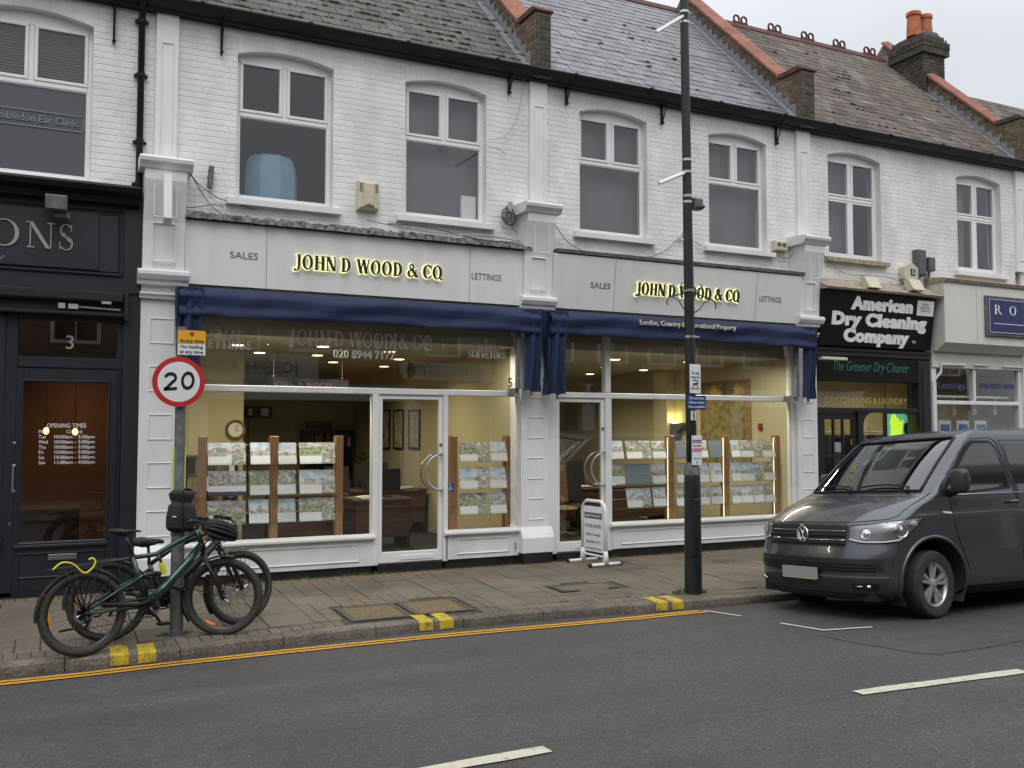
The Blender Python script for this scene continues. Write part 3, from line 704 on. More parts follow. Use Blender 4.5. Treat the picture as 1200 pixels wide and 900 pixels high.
def party(b,X0,X1,chim=False):
    """parapet wall of stock brick across the roof with red coping"""
    top=lambda y: 7.97 if y<.38 else 7.97+ (y-.38)*.965
    ytop=RY; p=tag(MB().prism([(-.10,6.98),(.36,6.98),(RY,roofz(RY)-.2),(RY+3.0,roofz(RY)-3.1),(RY+3.,roofz(RY)-2.4),(ytop,top(ytop)-.06),(.38,7.91),(-.10,7.91)],X0+.012,X1-.012,'x').build('parapet',mMO,b,fix=True))
    def spans(za,zc):
        zm=(za+zc)/2
        y1=(zm-7.10)/SLP-.06+.02; y0=-.10 if zm<7.90 else .38+(zm-7.93)/.965
        y1=min(y1+.05,RY); return [(y0,y1)] if y1>y0 else []
    L1=brickrows((0,48),spans,lambda u,z:((X0+.012,u,z),(0,0,-pi/2)),'pb',mBB,gap=.01,z0=7.0)
    L2=brickrows((0,12),lambda a,c:[(X0+.01,X1-.01)],lambda u,z:((u,-.10,z),(0,0,0)),'pd',mDB,gap=.01,z0=6.98)
    pieces(p,L1,'brick',mBB,220); pieces(p,L2,'brick',mDB,60)
    # coping
    mb=MB(); mb.prism([(-.13,7.92),(-.13,7.95),(-.05,8.0),(.40,8.0),(.40,7.92)],X0-.02,X1+.02,'x'); mb.build('pier_cap',mRR if not chim else mDB,p)
    ang=math.atan(.965); n=9; L_=(ytop-.42)/n
    for i in range(n):
        a=.42+i*L_; c=a+L_-.008; q=lambda y: top(y)
        mb=MB(); mb.add([(X0-.05,a,q(a)-.05),(X1+.05,a,q(a)-.05),(X1+.05,c,q(c)-.05),(X0-.05,c,q(c)-.05),(X0-.05,a,q(a)),(X1+.05,a,q(a)),(X1+.05,c,q(c)),(X0-.05,c,q(c)),((X0+X1)/2,a,q(a)+.06),((X0+X1)/2,c,q(c)+.06)],
            [(0,1,2,3),(0,4,8,5,1),(2,6,9,7,3),(4,7,9,8),(5,8,9,6),(0,3,7,4),(1,5,6,2)])
        mb.build('coping_tile',mCT,p)
    # stepped lead flashing on the left face
    mb=MB(); y=.02; i=0
    mb.add([(X0-.02,-.05,roofz(-.05)+.012),(X0-.16,-.05,roofz(-.05)+.016),(X0-.16,RY,RZ+.016),(X0-.02,RY,RZ+.012)],[(0,1,2,3)])
    while y<RY-.1:
        z=roofz(y); mb.prism([(y,z-.02),(y+.155,z+.13),(y+.155,z+.235),(y,z+.20)],X0-.006,X0-.0005,'x'); y+=.155
    mb.build('flashing',mLD,p,fix=True)
    return p
def shopbox(xa,xb,yb,zf,zc,name,mw,mf,mc,left=True,right=True):
    """the room behind a shop window, built as structure"""
    MB().box(xa-.04,xb+.04,yb,yb+.1,zf,zc).build('interior_wall',mw,kind='structure')
    if left: MB().box(xa-.04,xa,.13,yb-.002,zf+.001,zc-.001).build('interior_wall',mw,kind='structure')
    if right: MB().box(xb,xb+.04,.13,yb-.002,zf+.001,zc-.001).build('interior_wall',mw,kind='structure')
    MB().box(xa-.035,xb+.035,.15,yb,zf-.06,zf).build('floor',mf,kind='structure')
    MB().box(xa-.035,xb+.035,.24,yb,zc,zc+.05).build('ceiling',mc,kind='structure')
mIW=mat('interior_cream',(.46,.42,.27),.85,var=.04,scale=1); mIC=mat('interior_ceiling',(.40,.38,.30),.9,var=.03); mIF=mat('dark_carpet',(.018,.02,.024),.95,var=.2,scale=30)
mRM=mat('upper_room',(.10,.10,.10),.9); mREF=mat('grey_reflection_sheet',(.15,.153,.156),.8,var=.06,scale=2)  # the last grey is painted reflection for the upper panes
def room(x0,x1,z0=4.2,z1=6.9,y1=3.2,m=None):
    mb=MB(); m=m or mRM
    mb.add([(x0,WY+.25,z0),(x1,WY+.25,z0),(x1,y1,z0),(x0,y1,z0),(x0,WY+.25,z1),(x1,WY+.25,z1),(x1,y1,z1),(x0,y1,z1)],[(0,1,2,3),(4,7,6,5),(1,5,6,2),(2,6,7,3),(3,7,4,0)])
    mb.build('interior_wall',m,kind='structure')
BL=[('A',-6.0,.93),('B',.93,6.08),('C',6.08,11.04),('D',11.04,16.5),('E',16.5,23)]
labs={'A':'white brick building at the far left, navy shopfront below and ear clinic window above',
'B':'white brick building with the wider glazed estate agency between two white pilasters, mossy slate roof',
'C':'white brick building behind the lamp post, smaller estate agency below and clean blue slate roof',
'D':'white brick building behind the van, black cleaners shopfront below and lichen brown roof',
'E':'white brick building cut off by the right edge of the picture'}
B={}
for k,a,c in BL: B[k]=thing('shop_building',((a+c)/2,.1,0),labs[k],'building','terraced shop buildings')
W={'A':[(-1.0,.28,4.83,6.655,.10)],'B':[(1.91,3.12,4.82,6.64,.09),(4.10,5.29,4.83,6.645,.09)],'C':[(6.79,7.97,4.86,6.655,.09),(9.13,10.29,4.86,6.63,.09)],
   'D':[(11.63,12.85,4.90,6.65,.09),(14.78,15.98,4.90,6.635,.09)],'E':[(18.0,19.2,4.9,6.64,.09)]}
ZB={'A':4.66,'B':4.50,'C':4.50,'D':4.42,'E':4.42}
for k,a,c in BL:
    a2,c2=max(a,-3.0 if k=='A' else -99),c
    lo={'A':a2,'B':1.21,'C':6.22,'D':11.19,'E':16.5}[k]; hi={'A':.96,'B':5.95,'C':10.90,'D':16.35,'E':21}[k]
    upperwall(B[k],lo,hi,W[k],ZB[k],mWB,'w')
    for i,(x0,x1,zs,zp,rs) in enumerate(W[k]):
        upperwindow(B[k],x0,x1,zs+.02,zp,rs,2 if k in 'ABC' else 4); sill(B[k],x0,x1,zs,mWP if k!='D' else mSB if i==0 else mWW)
    room(max(a,-3)+.12,min(c,21)-.12)
    gutter(B[k],a,c)
slates(B['A'],-3.0,.95,mS1,'a'); slates(B['B'],1.0,5.93,mS1,'b'); slates(B['C'],6.24,10.86,mS2,'c'); slates(B['D'],11.2,16.3,mS3,'d'); slates(B['E'],16.7,21,mS3,'e',2.15)
mMSS=mat('roof_moss',(.055,.055,.024),.95,var=.45,scale=30,bump=1,bscale=80)
def moss(b,X0,X1,n,y1):
    mb=MB(); sl=sqrt(1+SLP**2)
    for k in range(n):
        x=random.uniform(X0,X1); r=int(random.random()**1.6*y1/.2*sl); y=-.085+r*.20/sl; 
        for j in range(random.randint(1,4)):
            xx=x+random.gauss(0,.06); s_=random.uniform(.012,.035); mb.ell((xx,y+random.uniform(-.005,.03),roofz(y)+.016),(s_*1.6,s_*.7,s_*.7),6,4)
    mb.build('roof_moss',mMSS,b,kind='stuff')
moss(B['B'],1.0,5.9,330,2.6); moss(B['C'],6.3,10.8,36,2.4); moss(B['D'],11.2,16.2,60,3.0)
party(B['C'],5.95,6.22); party(B['D'],10.88,11.18); P3=party(B['E'],16.33,16.66,True)
for x0,x1,k in ((.96,1.21,'B'),(5.95,6.22,'C'),(10.90,11.19,'D'),(16.35,16.6,'E')): strip(B[k],x0,x1)
for x0,x1,k in ((.84,1.30,'B'),(5.76,6.20,'C'),(10.75,11.17,'D')): console(B[k],x0,x1); shaft(B[k],x0,x1,.62)
for k,px,py in (('A',134,26),('B',260,40),('B',597,90),('C',664,103),('C',776,127),('C',910,152),): bracket(B[k],px,py)
# ridges
for k,a,c in (('C',6.25,10.85),('D',11.2,16.3),('B',1,5.9)):
    x=a; i=0
    while x<c-.1:
        e_=min(c,x+.45); mb=MB(); mb.prism([(RY-.14,RZ-.10),(RY,RZ+.05),(RY+.14,RZ-.10),(RY+.12,RZ-.12),(RY,RZ+.03),(RY-.12,RZ-.12)],x+.004,e_-.004,'x')
        rt=mb.build('ridge_tile',mRR,B[k],fix=True)
        if k=='D' and i%2==0 and e_-x>.4:
            mb=MB()
            for q in (-.095,.095):
                cx=(x+e_)/2+q; n=8
                mb.tube([(cx+.072*cos(pi/8+2*pi*j/n),RY,RZ+.125+.075*sin(pi/8+2*pi*j/n)) for j in range(n)],.022,6,closed=True)
            mb.box((x+e_)/2-.18,(x+e_)/2+.18,RY-.02,RY+.02,RZ+.02,RZ+.07); mb.build('ridge_crest',mRR,rt)
        x+=.45; i+=1
# back roof slopes so that the ridges stand on something
MB().add([(-3,RY,RZ-.03),(16.5,RY,RZ-.03),(16.5,RY+3,RZ-3),(-3,RY+3,RZ-3)],[(0,3,2,1)]).add([(16.5,2.15,roofz(2.15)-.03),(21,2.15,roofz(2.15)-.03),(21,5,7),(16.5,5,7)],[(0,3,2,1)]).build('back_roof',mFB,B['E'])
# chimney
CX0,CX1,CY0,CY1=16.2,16.85,1.95,2.75
ch=MB().box(CX0+.01,CX1-.01,CY0+.01,CY1,8.6,10.35).build('chimney',mMO,B['E'])
L_=[]
for (dx,za,rows) in ((0,8.62,17),(-.03,9.92,1),(-.055,9.995,1),(-.08,10.07,2),(-.04,10.22,1),(0,10.295,1)):
    L_+=brickrows((0,rows),lambda a,c:[(CX0+dx,CX1-dx)],lambda u,z:((u,CY0+dx,z),(0,0,0)),'cd',mDB,gap=.01,z0=za)
    L_+=brickrows((0,rows),lambda a,c:[(CY0+dx,CY1)],lambda u,z:((CX0+dx,u,z),(0,0,-pi/2)),'cd',mDB,gap=.01,z0=za)
pieces(ch,L_,'brick',mDB,280)
MB().box(CX0-.07,CX1+.07,CY0-.07,CY1+.05,9.93,10.215).build('chimney_corbel',mDB,ch)
MB().prism([(CX0+.02,10.36),(CX1-.02,10.36),(CX1-.15,10.46),(CX0+.15,10.46)],CY0+.05,CY1-.05).build('flaunching',mMO,ch)
for i,x in enumerate((16.36,16.70)):
    for j in range(1):
        MB().lathe([(.0,10.42),(.155,10.42),(.15,10.6),(.135,10.82),(.13,10.86),(.155,10.87),(.16,10.92),(.15,10.95),(.12,10.95),(.115,10.6),(0,10.6)],20,(x,2.3,0)).build('chimney_pot',mTC,ch,smooth=True,fix=True)
MB().tube([(16.9,2.3,10.25),(17.05,2.3,10.3),(17.2,2.3,10.33)],.012,5).tube([(17.0,2.25,10.2),(17.12,2.25,10.28)],.01,5).build('antenna',mGV,ch)
# skew flashing of the chimney
# ------------------------------------------------------------------ the two estate agency shopfronts
def X_(px,Y=.03,py=550): return at(px,py,Y)[0]
def pane(b,name,x0,x1,z0,z1,y=.07,g=None,label=None): return MB().box(x0,x1,y,y+.010,z0,z1).build(name,g or GS,b,label=label)
def riser(b,x0,x1,zb,zt):
    MB().bev(x0,x1,.02,.3,zb,zt,.006).build('stall_riser',mWP,b)
    MB().panel(x0+.16,x1-.16,.018,zb+.06,zt-.05,.012,.022).build('riser_moulding',mWP,b)
    MB().prism([(-.03,zt),(-.045,zt+.015),(-.045,zt+.04),(-.03,zt+.055),(.1,zt+.065),(.1,zt)],x0-.03,x1+.03,'x').build('shop_sill',mWP,b)
    MB().box(x0,x1,.05,.3,.1,zb-.002).build('plinth',mPL,b)
def glazeddoor(b,x0,x1,z0,z1,handle,y=.05):
    s=.055; mb=MB(); mb.bev(x0,x0+s,y,y+.05,z0,z1,.006); mb.bev(x1-s,x1,y,y+.05,z0,z1,.006); mb.bev(x0+s,x1-s,y,y+.05,z1-s,z1,.006); mb.bev(x0+s,x1-s,y,y+.05,z0,z0+.14,.006)
    mb.bev(x0+.3,x1-.12,y-.008,y,z0+.03,z0+.09,.004)
    d=mb.build('door',mUP,b)
    MB().box(x0+s,x1-s,y+.02,y+.03,z0+.14,z1-s).build('pane',GD,d)
    for k in (0,1):
        cx=x1-.03; cz=1.42; yy=y-.07 if k==0 else y+.12; n=18
        pts=[(cx,y if k==0 else y+.06,cz+.24)]+[(cx-.235*sin(pi*i/n)*1.0,yy,cz+.24*cos(pi*i/n)) for i in range(n+1)]+[(cx,y if k==0 else y+.06,cz-.24)]
        MB().tube(pts,.013,8).build('handle',mST,d,smooth=True)
    MB().lathe([(0,-.008),(.022,-.008),(.022,0)],14,(x1-.028,y,1.78 if b is B['B'] else 2.0),'y').build('lock',mGY,d)
    return d
def fascia(b,x0,x1,tilt):
    pr=[(-.10,3.70),(-.10-tilt,4.44),(-.10-tilt,4.46),(.12,4.47),(.12,3.70)]
    f=MB().prism(pr,x0,x1,'x').build('fascia',mFA,b)
    return f
FY=lambda z,t: -.10-t*(z-3.70)/.74
def halo(parent,st,x,z,t,w_,h):
    v=V((0,-t/.74,1)).normalized(); y=FY(z,t)
    serif(parent,st,h,(x,y-.003,z),mHALO,width=w_,ext=.016,grow=.006,split='letter_glow',track=.05,vz=v,w=.21,t=.085)
    serif(parent,st,h,(x,y-.024,z),mLB,width=w_,ext=.024,split='letter',track=.05,vz=v,w=.21,t=.08)
for k,b,fx0,fx1,tl in (('B',B['B'],1.305,5.755,.02),('C',B['C'],6.205,10.745,.09)):
    f=fascia(b,fx0,fx1,tl)
    for u in ((.213,.82) if k=='B' else (.225,.80)):
        x=lerp(fx0,fx1,u); MB().prism([(FY(3.71,tl)-.0012,3.71),(FY(4.44,tl)-.0012,4.44),(FY(4.44,tl)+.003,4.44),(FY(3.71,tl)+.003,3.71)],x-.003,x+.003,'x').build('panel_joint',mGY,f)
    P=(((270,300),(302,301),(289,300)),) 
    if k=='B': sx,sz=at(286,300,-.11); hx,hz=at(432,313,-.12); lx,lz=at(570,325,-.11); a0=at(345,300,-.12)[0]; a1=at(518,315,-.12)[0]
    else: sx,sz=at(704,335,-.15); hx,hz=at(806,343,-.16); lx,lz=at(903,351,-.15); a0=at(745,335,-.16)[0]; a1=at(866,345,-.16)[0]
    v=V((0,-tl/.74,1)).normalized()
    text(f,'SALES',.085,(sx,FY(sz,tl)-.002,sz),mGL,v=v,width=.33,ext=.003,split=True)
    text(f,'LETTINGS',.09,(lx,FY(lz,tl)-.002,lz),mGL,v=v,width=.44,ext=.003,split=True)
    hb=at(432,321,-.12)[1] if k=='B' else at(806,349,-.16)[1]
    halo(f,'JOHN D WOOD & CQ',(a0+a1)/2,hb-.005,tl,a1-a0,.178)
# ragged ledge over the wide fascia, thin brown one over the other
mb=MB(); x=1.30; 
while x<5.80:
    q=random.uniform(.05,.12); mb.add([(x,-.19+random.uniform(-.03,.02),4.468),(x+q,-.19+random.uniform(-.03,.02),4.468),(x+q,WY,4.53+random.uniform(0,.02)),(x,WY,4.53+random.uniform(0,.02)),
      (x,-.18+random.uniform(-.02,.02),4.52+random.uniform(-.02,.03)),(x+q,-.18+random.uniform(-.02,.02),4.52+random.uniform(-.02,.03)),(x+q,WY,4.60+random.uniform(-.02,.03)),(x,WY,4.60+random.uniform(-.02,.03))],
      [(0,1,5,4),(4,5,6,7),(1,2,6,5),(3,0,4,7)]); x+=q
mb.build('lead_ledge',mDS,B['B'])
mBRN=mat('brown_ledge',(.11,.085,.07),.8,var=.35,scale=9,bump=.5)
MB().box(6.25,10.80,-.215,WY,4.475,4.525).build('ledge',mBRN,B['C'])
ZT0,ZT1=2.44,2.52
# shop B
b=B['B']; f=MB(); y0,y1=.02,.13
xl0,xl1=1.30,1.36; m0,m1=X_(436),X_(443.6); n0,n1=X_(519.5),X_(525); r0,r1=X_(607),5.76
for a,c,za,zb in ((xl0,xl1,.70,3.7),(r0,r1,.70,3.7),(xl1,r0,ZT0,ZT1),(m0,m1,.24,ZT0),(n0,n1,.24,ZT0),(xl1,r0,3.6,3.7)): f.bev(a,c,y0,y1,za,zb,.008)
f.build('window_frame',mWP,b)
riser(b,1.30,m0,.24,.58); riser(b,n1-.03,5.76,.255,.58)
pane(b,'pane',xl1,m0,.645,ZT0); pane(b,'pane',n1,r0,.645,ZT0)
j1,j2=X_(314,.07,420),X_(532.5,.07,420)
for a,c in ((xl1,j1-.003),(j1+.003,j2-.003),(j2+.003,r0)): pane(b,'pane',a,c,ZT1,3.6)
MB().box(m1,n0,.05,.3,.1,.245).build('plinth',mPL,b)
d=glazeddoor(b,m1+.003,n0-.003,.26,ZT0-.005,1)
MB().box(4.63,4.64,.0,.01,1.4,1.5)
# shop C
b=B['C']; f=MB(); d0=X_(652.5); m0,m1=X_(709.5),X_(717); r0=X_(928)
for a,c,za,zb in ((6.20,d0,.24,3.7),(r0,10.75,.70,3.7),(d0,r0,ZT0+.0,ZT1),(m0,m1,.24,ZT0),(X_(709.8),X_(716),ZT1,3.6),(d0,r0,3.6,3.7)): f.bev(a,c,y0,y1,za,zb,.008)
f.build('window_frame',mWP,b); riser(b,m1-.02,10.75,.255,.575)
pane(b,'pane',m1,r0,.64,ZT0); pane(b,'pane',d0,X_(709.8),ZT1,3.6); pane(b,'pane',X_(716),r0,ZT1,3.6)
MB().box(d0,m0,.05,.3,.1,.245).build('plinth',mPL,b)
glazeddoor(b,d0+.003,m0-.003,.26,ZT0-.005,1)
# lettering on the upper glass
GY_=.066
def gtext(b,st,px,py,w_,h,m=mSL,ser=True,bold=False):
    x,z=at(px,py,GY_)
    if ser: serif(b,st,h,(x,GY_,z-h/2),m,width=w_,ext=.002,w=.19 if bold else .13,t=.07 if bold else .05)
    else: text(b,st,h,(x,GY_,z),m,width=w_,ext=.002)
b=B['B']
gtext(b,'SALES',266,392,.40,.105); gtext(b,'LETTINGS',266,403.5,.58,.105,bold=True)
gtext(b,'JOHN D WOOD & CQ',426,398.5,at(509,399,.07)[0]-at(342,399,.07)[0],.19)
x,z=at(427,416,GY_); text(b,'020 8944 7172',.11,(x,GY_,z),mSL,width=at(463,416,.07)[0]-at(392,416,.07)[0],ext=.002,bold=.015)
gtext(b,'VALUERS',570,407,.42,.095); gtext(b,'SURVEYORS',571,415.5,.58,.095)
x,z=at(598,449,GY_); text(b,'5',.13,(x,GY_,z),mLB,ext=.002)
# wheelchair access sticker and vent
t=thing('access_sticker',(0,0,0),'small blue wheelchair access sticker on the frame beside the wide shop door','sticker')
x,z=at(527,571,.065); MB().box(x-.05,x+.05,.056,.060,z-.06,z+.06).build('backing',mBS,t)
MB().tube([(x+.0,.054,z+.03),(x+.0,.054,z-.0),(x+.02,.054,z),(x+.026,.054,z-.028)],.005,5).tube([(x-.004+.022*cos(a*.5),.054,z-.014+.022*sin(a*.5)) for a in range(5,14)],.004,5).ell((x,.054,z+.042),(.009,.003,.009)).build('symbol',mWL,t)
x,z=at(604,640,.018); mb=MB()
for i in range(9):
    for j in range(-1,2):
        if abs(j)*3+abs(i-4)<6: mb.box(x-.004+j*.014,x+.004+j*.014,.0135,.0185,z+(i-4)*.018-.004,z+(i-4)*.018+.004)
mb.build('vent_holes',mGY,b)
# ------------------------------------------------------------------ interiors
shopbox(1.36,5.86,8.5,.22,3.15,'B',mIW,mIF,mIC); shopbox(6.16,10.70,7.6,.22,3.15,'C',mIW,mIF,mIC)
# bulkhead behind the top lights (upper part of the glass shows the ceiling void)
MB().box(1.362,5.858,.2,.238,3.152,3.75).build('interior_wall',mIC,kind='structure'); MB().box(6.162,10.698,.2,.238,3.152,3.75).build('interior_wall',mIC,kind='structure')
# partition return walls: stairs side of shop B and column
MB().box(1.36,2.62,3.4,3.5,.22,3.15).build('interior_wall',mIW,kind='structure')

mLT=mat('downlight_glow',(1,.86,.45),emit=4); mLT2=mat('strip_glow',(1,.95,.6),emit=.75)
def downlight(x,y,lab,g):
    t=thing('ceiling_light',(x,y,3.15),lab,'ceiling light',g); MB().lathe([(0,3.142),(.085,3.142),(.1,3.136),(.11,3.146),(.11,3.15)],16,(x,y,0)).build('trim',mST,t); MB().lathe([(0,3.134),(.08,3.134),(.08,3.139)],16,(x,y,0)).build('bulb',mLT,t)
i=0; ON=['first','second','third','fourth','fifth','sixth','seventh','eighth','ninth','tenth']
for x,y in ((2.2,1.5),(3.3,1.2),(4.4,1.6),(2.7,2.6),(3.6,2.7),(5.0,2.9),(4.2,4.0),(5.3,4.6)):
    i+=1; downlight(x,y,'round ceiling downlight in the wide estate agency, %s counting inwards from the window'%ON[i-1],'ceiling lights of the wide estate agency')
for x,y in ((6.9,1.5),(8.2,1.4),(9.6,1.3),(7.5,2.8),(9.0,3.0),(10.1,3.4),(8.3,4.6),(9.8,4.9)):
    i+=1; downlight(x,y,'round ceiling downlight in the smaller estate agency, %s counting inwards from the window'%ON[i-9],'ceiling lights of the smaller estate agency')
def lamp(x,y,z,e,sz=.5,c=(1,.85,.55),name='ceiling_lamp'):
    l=bpy.data.lights.new(name,'AREA'); l.energy=e; l.size=sz; l.color=c; l.spread=R(150); o=col(bpy.data.objects.new(name,l)); o.location=(x,y,z)
for x,y,e in ((2.4,2.0,11),(4.6,2.4,15),(4.2,4.6,13)): lamp(x,y,3.10,e*1.3)
for x,y,e in ((7.3,2.2,12),(9.4,2.4,16),(8.6,4.6,16)): lamp(x,y,3.10,e*1.3)
def strip_lamp(x,y,z,e,sx,ty,tz,c=(1,.9,.72)):
    l=bpy.data.lights.new('display_lamp','AREA'); l.shape='RECTANGLE'; l.size=sx; l.size_y=.06; l.energy=e; l.color=c; o=col(bpy.data.objects.new('display_lamp',l)); o.location=(x,y,z)
    o.rotation_euler=(V((x,y,z))-V((x,ty,tz))).to_track_quat('Z','Y').to_euler()
strip_lamp(2.5,.27,3.05,30,1.7,.30,1.2); strip_lamp(5.2,.27,3.05,9,.5,.30,1.2); strip_lamp(8.0,.27,3.05,16,1.0,.30,1.2); strip_lamp(9.4,.27,3.05,20,1.5,.30,1.2)
# wall washers over the banner and the map
def spot(x,y,z,tx,ty,tz,e,c=(1,.78,.38)):
    l=bpy.data.lights.new('spot_lamp','SPOT'); l.energy=e; l.color=c; l.spot_size=R(60); l.spot_blend=.8; l.shadow_soft_size=.03; o=col(bpy.data.objects.new('spot_lamp',l)); o.location=(x,y,z)
    o.rotation_euler=(V((x,y,z))-V((tx,ty,tz))).to_track_quat('Z','Y').to_euler()
# banner
mNB=mat('navy_banner',(.012,.010,.05),.6)
bx0,bx1=at(313,443,3.0)[0],at(408,450,3.0)[0]; bz=at(313,443,3.0)[1]
t=thing('banner_sign',((bx0+bx1)/2,3.0,2.4),'navy hanging banner with dark gilt lettering inside the wide shop window','sign')
MB().bev(bx0,bx1,2.97,3.03,bz-.20,bz,.01).build('panel',mNB,t); serif(t,'JOHN D WOOD',.11,((bx0+bx1)/2-.1,2.962,bz-.165),mBL,width=(bx1-bx0)*.72,ext=.003)
MB().tube([(bx0+.1,3,bz),(bx0+.1,3,3.15)],.006,5).tube([(bx1-.1,3,bz),(bx1-.1,3,3.15)],.006,5).build('rod',mST,t)
for u in (.15,.5,.85): spot(lerp(bx0,bx1,u),2.82,bz+.22,lerp(bx0,bx1,u),3.05,bz-.1,2.5)
mMAP=mat('map_print',(.24,.20,.07),.6,var=.5,scale=9,detail=12,col2=(.10,.07,.03),c2=.55)
def picture(px0,px1,py0,py1,Y,lab,m,frame=mBLK,fw=.03,cat='framed picture'):
    x0,z1=at(px0,py0,Y); x1,_=at(px1,py0,Y); z0=at(px0,py1,Y)[1]
    t=thing('framed_picture',((x0+x1)/2,Y,z0),lab,cat); mb=MB()
    for a,c,d,e in ((x0,x1,z0,z0+fw),(x0,x1,z1-fw,z1),(x0,x0+fw,z0+fw,z1-fw),(x1-fw,x1,z0+fw,z1-fw)): mb.bev(a,c,Y-.04,Y,d,e,.006)
    mb.build('frame',frame,t); MB().box(x0+fw,x1-fw,Y-.02,Y-.004,z0+fw,z1-fw).build('print',m,t); return t
mP1=mat('painting_print',(.10,.10,.12),.5,var=.5,scale=8,detail=10,col2=(.36,.16,.05),c2=.55)
mP2=mat('pale_poster',(.46,.42,.36),.5,var=.3,scale=6,detail=8,col2=(.16,.09,.07),c2=.6)
picture(358,388,494,524,8.49,'square framed painting of a crowd on the back wall of the wide shop',mP1)
def side_picture(px0,px1,py0,py1,X,lab,m,frame=mBLK,fw=.03,cat='framed picture'):
    y1,zt=atX(px0,py0,X); y0=atX(px1,py0,X)[0]; zb=atX(px0,py1,X)[1]; zt=atX((px0+px1)/2,py0,X)[1]; zb=atX((px0+px1)/2,py1,X)[1]
    t=thing('framed_picture' if cat!='wall map' else 'wall_map',(X,(y0+y1)/2,zb),lab,cat); mb=MB()
    for a,c,d,e in ((y0,y1,zb,zb+fw),(y0,y1,zt-fw,zt),(y0,y0+fw,zb+fw,zt-fw),(y1-fw,y1,zb+fw,zt-fw)): mb.box(X-.035,X-.002,a,c,d,e)
    mb.build('frame',frame,t); MB().box(X-.02,X-.003,y0+fw+.001,y1-fw-.001,zb+fw+.001,zt-fw-.001).build('print',m,t)
for i,(a,c) in enumerate(((447,458),(462.5,474),(480.5,493))): side_picture(a,c,480,526,5.86,'tall framed poster seen through the glass door, %s of three'%['leftmost','middle','rightmost'][i],mP2)
side_picture(822,880,446,545,10.70,'large brown district map on the side wall of the smaller shop',mMAP,mOK,.04,'wall map')

for q in (838,866): yy_=atX(q,445,10.7)[0]; spot(10.35,yy_,3.08,10.7,yy_,2.2,9)
spot(9.9,.55,3.05,10.5,1.2,2.2,3)
# clock on the partition, exit sign, inner door
x,z=at(276,503.5,3.39)
t=thing('wall_clock',(x,3.39,z),'round dark rimmed clock on the cream partition','clock')
MB().lathe([(0,-.01),(.11,-.01),(.12,-.04),(.15,-.04),(.155,0)],28,(x,3.39,z),'y').build('case',mBRN,t,smooth=True,fix=True); MB().lathe([(0,-.018),(.112,-.018)],28,(x,3.39,z),'y').build('face',mCR,t)
MB().tube([(x,3.365,z),(x+.02,3.365,z+.07)],.004,4).tube([(x,3.365,z),(x+.05,3.365,z-.02)],.005,4).build('hands',mBLK,t)
x,z=at(302,483,8.49); t=thing('exit_sign',(x,8.49,z),'dark green exit sign above the inner door','exit sign')
MB().bev(x-.30,x+.30,8.45,8.49,z-.12,z+.12,.006).build('panel',mat('dark_green',(.015,.06,.035),.5),t); MB().box(x-.2,x-.12,8.44,8.449,z-.07,z+.07).box(x+.06,x+.22,8.44,8.449,z-.08,z+.08).build('symbol',mSL,t)
x0,z1=at(291,490,8.49); x1=at(322,490,8.49)[0]
t=thing('inner_door',((x0+x1)/2,8.45,.22),'closed cream panelled door at the back of the wide shop','door')
MB().bev(x0,x1,8.43,8.49,.22,z1,.01).build('leaf',mIW,t); MB().panel(x0+.1,x1-.1,8.43,1.3,z1-.15,.01,.02).panel(x0+.1,x1-.1,8.43,.4,1.15,.01,.02).build('panel',mIW,t); MB().ell((x1-.08,8.41,1.2),(.03,.03,.03)).build('handle',mST,t)
# wall light
yS,z=atX(795,502,10.70); x=10.70; t=thing('wall_light',(x,yS,z),'glowing uplighter bowl on the cream wall of the smaller shop','wall light')
MB().prism([(yS+a,z+b_) for a,b_ in ((-.30,.10),(-.26,0),(-.12,-.06),(-.08,-.26),(.08,-.26),(.12,-.06),(.26,0),(.30,.10))],x-.14,x-.003,'x').build('bowl',mGY,t)
MB().ell((x-.07,yS,z+.11),(.05,.09,.03)).build('bulb',mat('bulb_glow',(1,.9,.4),emit=4),t)
l=bpy.data.lights.new('wall_lamp','POINT'); l.energy=1.3; l.color=(1,.82,.3); l.shadow_soft_size=.04; o=col(bpy.data.objects.new('wall_lamp',l)); o.location=(x-.12,yS,z+.2)
yS,z=atX(892,500,10.70); MB().box(10.66,10.698,yS-.04,yS+.04,z-.055,z+.055).build('fire_call_point',mat('dull_red',(.22,.02,.015),.5),label='small red fire call point on the shop back wall',cat='call point')
yS=atX(778,480,10.5)[0]; MB().box(10.5,10.697,yS-.1,yS+.35,.221,3.149).build('interior_wall',mIW,kind='structure')
# desks, chairs, screens
mWD=mat('walnut_desk',(.07,.032,.022),.45,var=.25,scale=3,stretch=(1,1,10)); mCH=mat('chair_black',(.012,.012,.014),.7)
def desk(x,y,lab,wd=1.5):
    t=thing('desk',(x,y,.22),lab,'desk'); MB().bev(x-wd/2,x+wd/2,y-.35,y+.35,.93,.97,.006).build('desktop',mWD,t)
    MB().bev(x-wd/2+.04,x+wd/2-.04,y-.30,y-.27,.40,.929,.004).build('modesty_panel',mWD,t)
    for a in (-wd/2+.05,wd/2-.05): MB().box(x+a-.03,x+a+.03,y-.28,y+.28,.22,.929).build('leg',mCH,t)
def monitor(x,y,lab,ang=0):
    t=thing('computer_monitor',(x,y,.97),lab,'monitor'); MB().bev(x-.27,x+.27,y-.02,y+.02,1.07,1.40,.006).build('screen',mCH,t); MB().box(x-.03,x+.03,y+.021,y+.05,.975,1.25).box(x-.12,x+.12,y-.08,y+.1,.971,.985).build('stand',mCH,t)
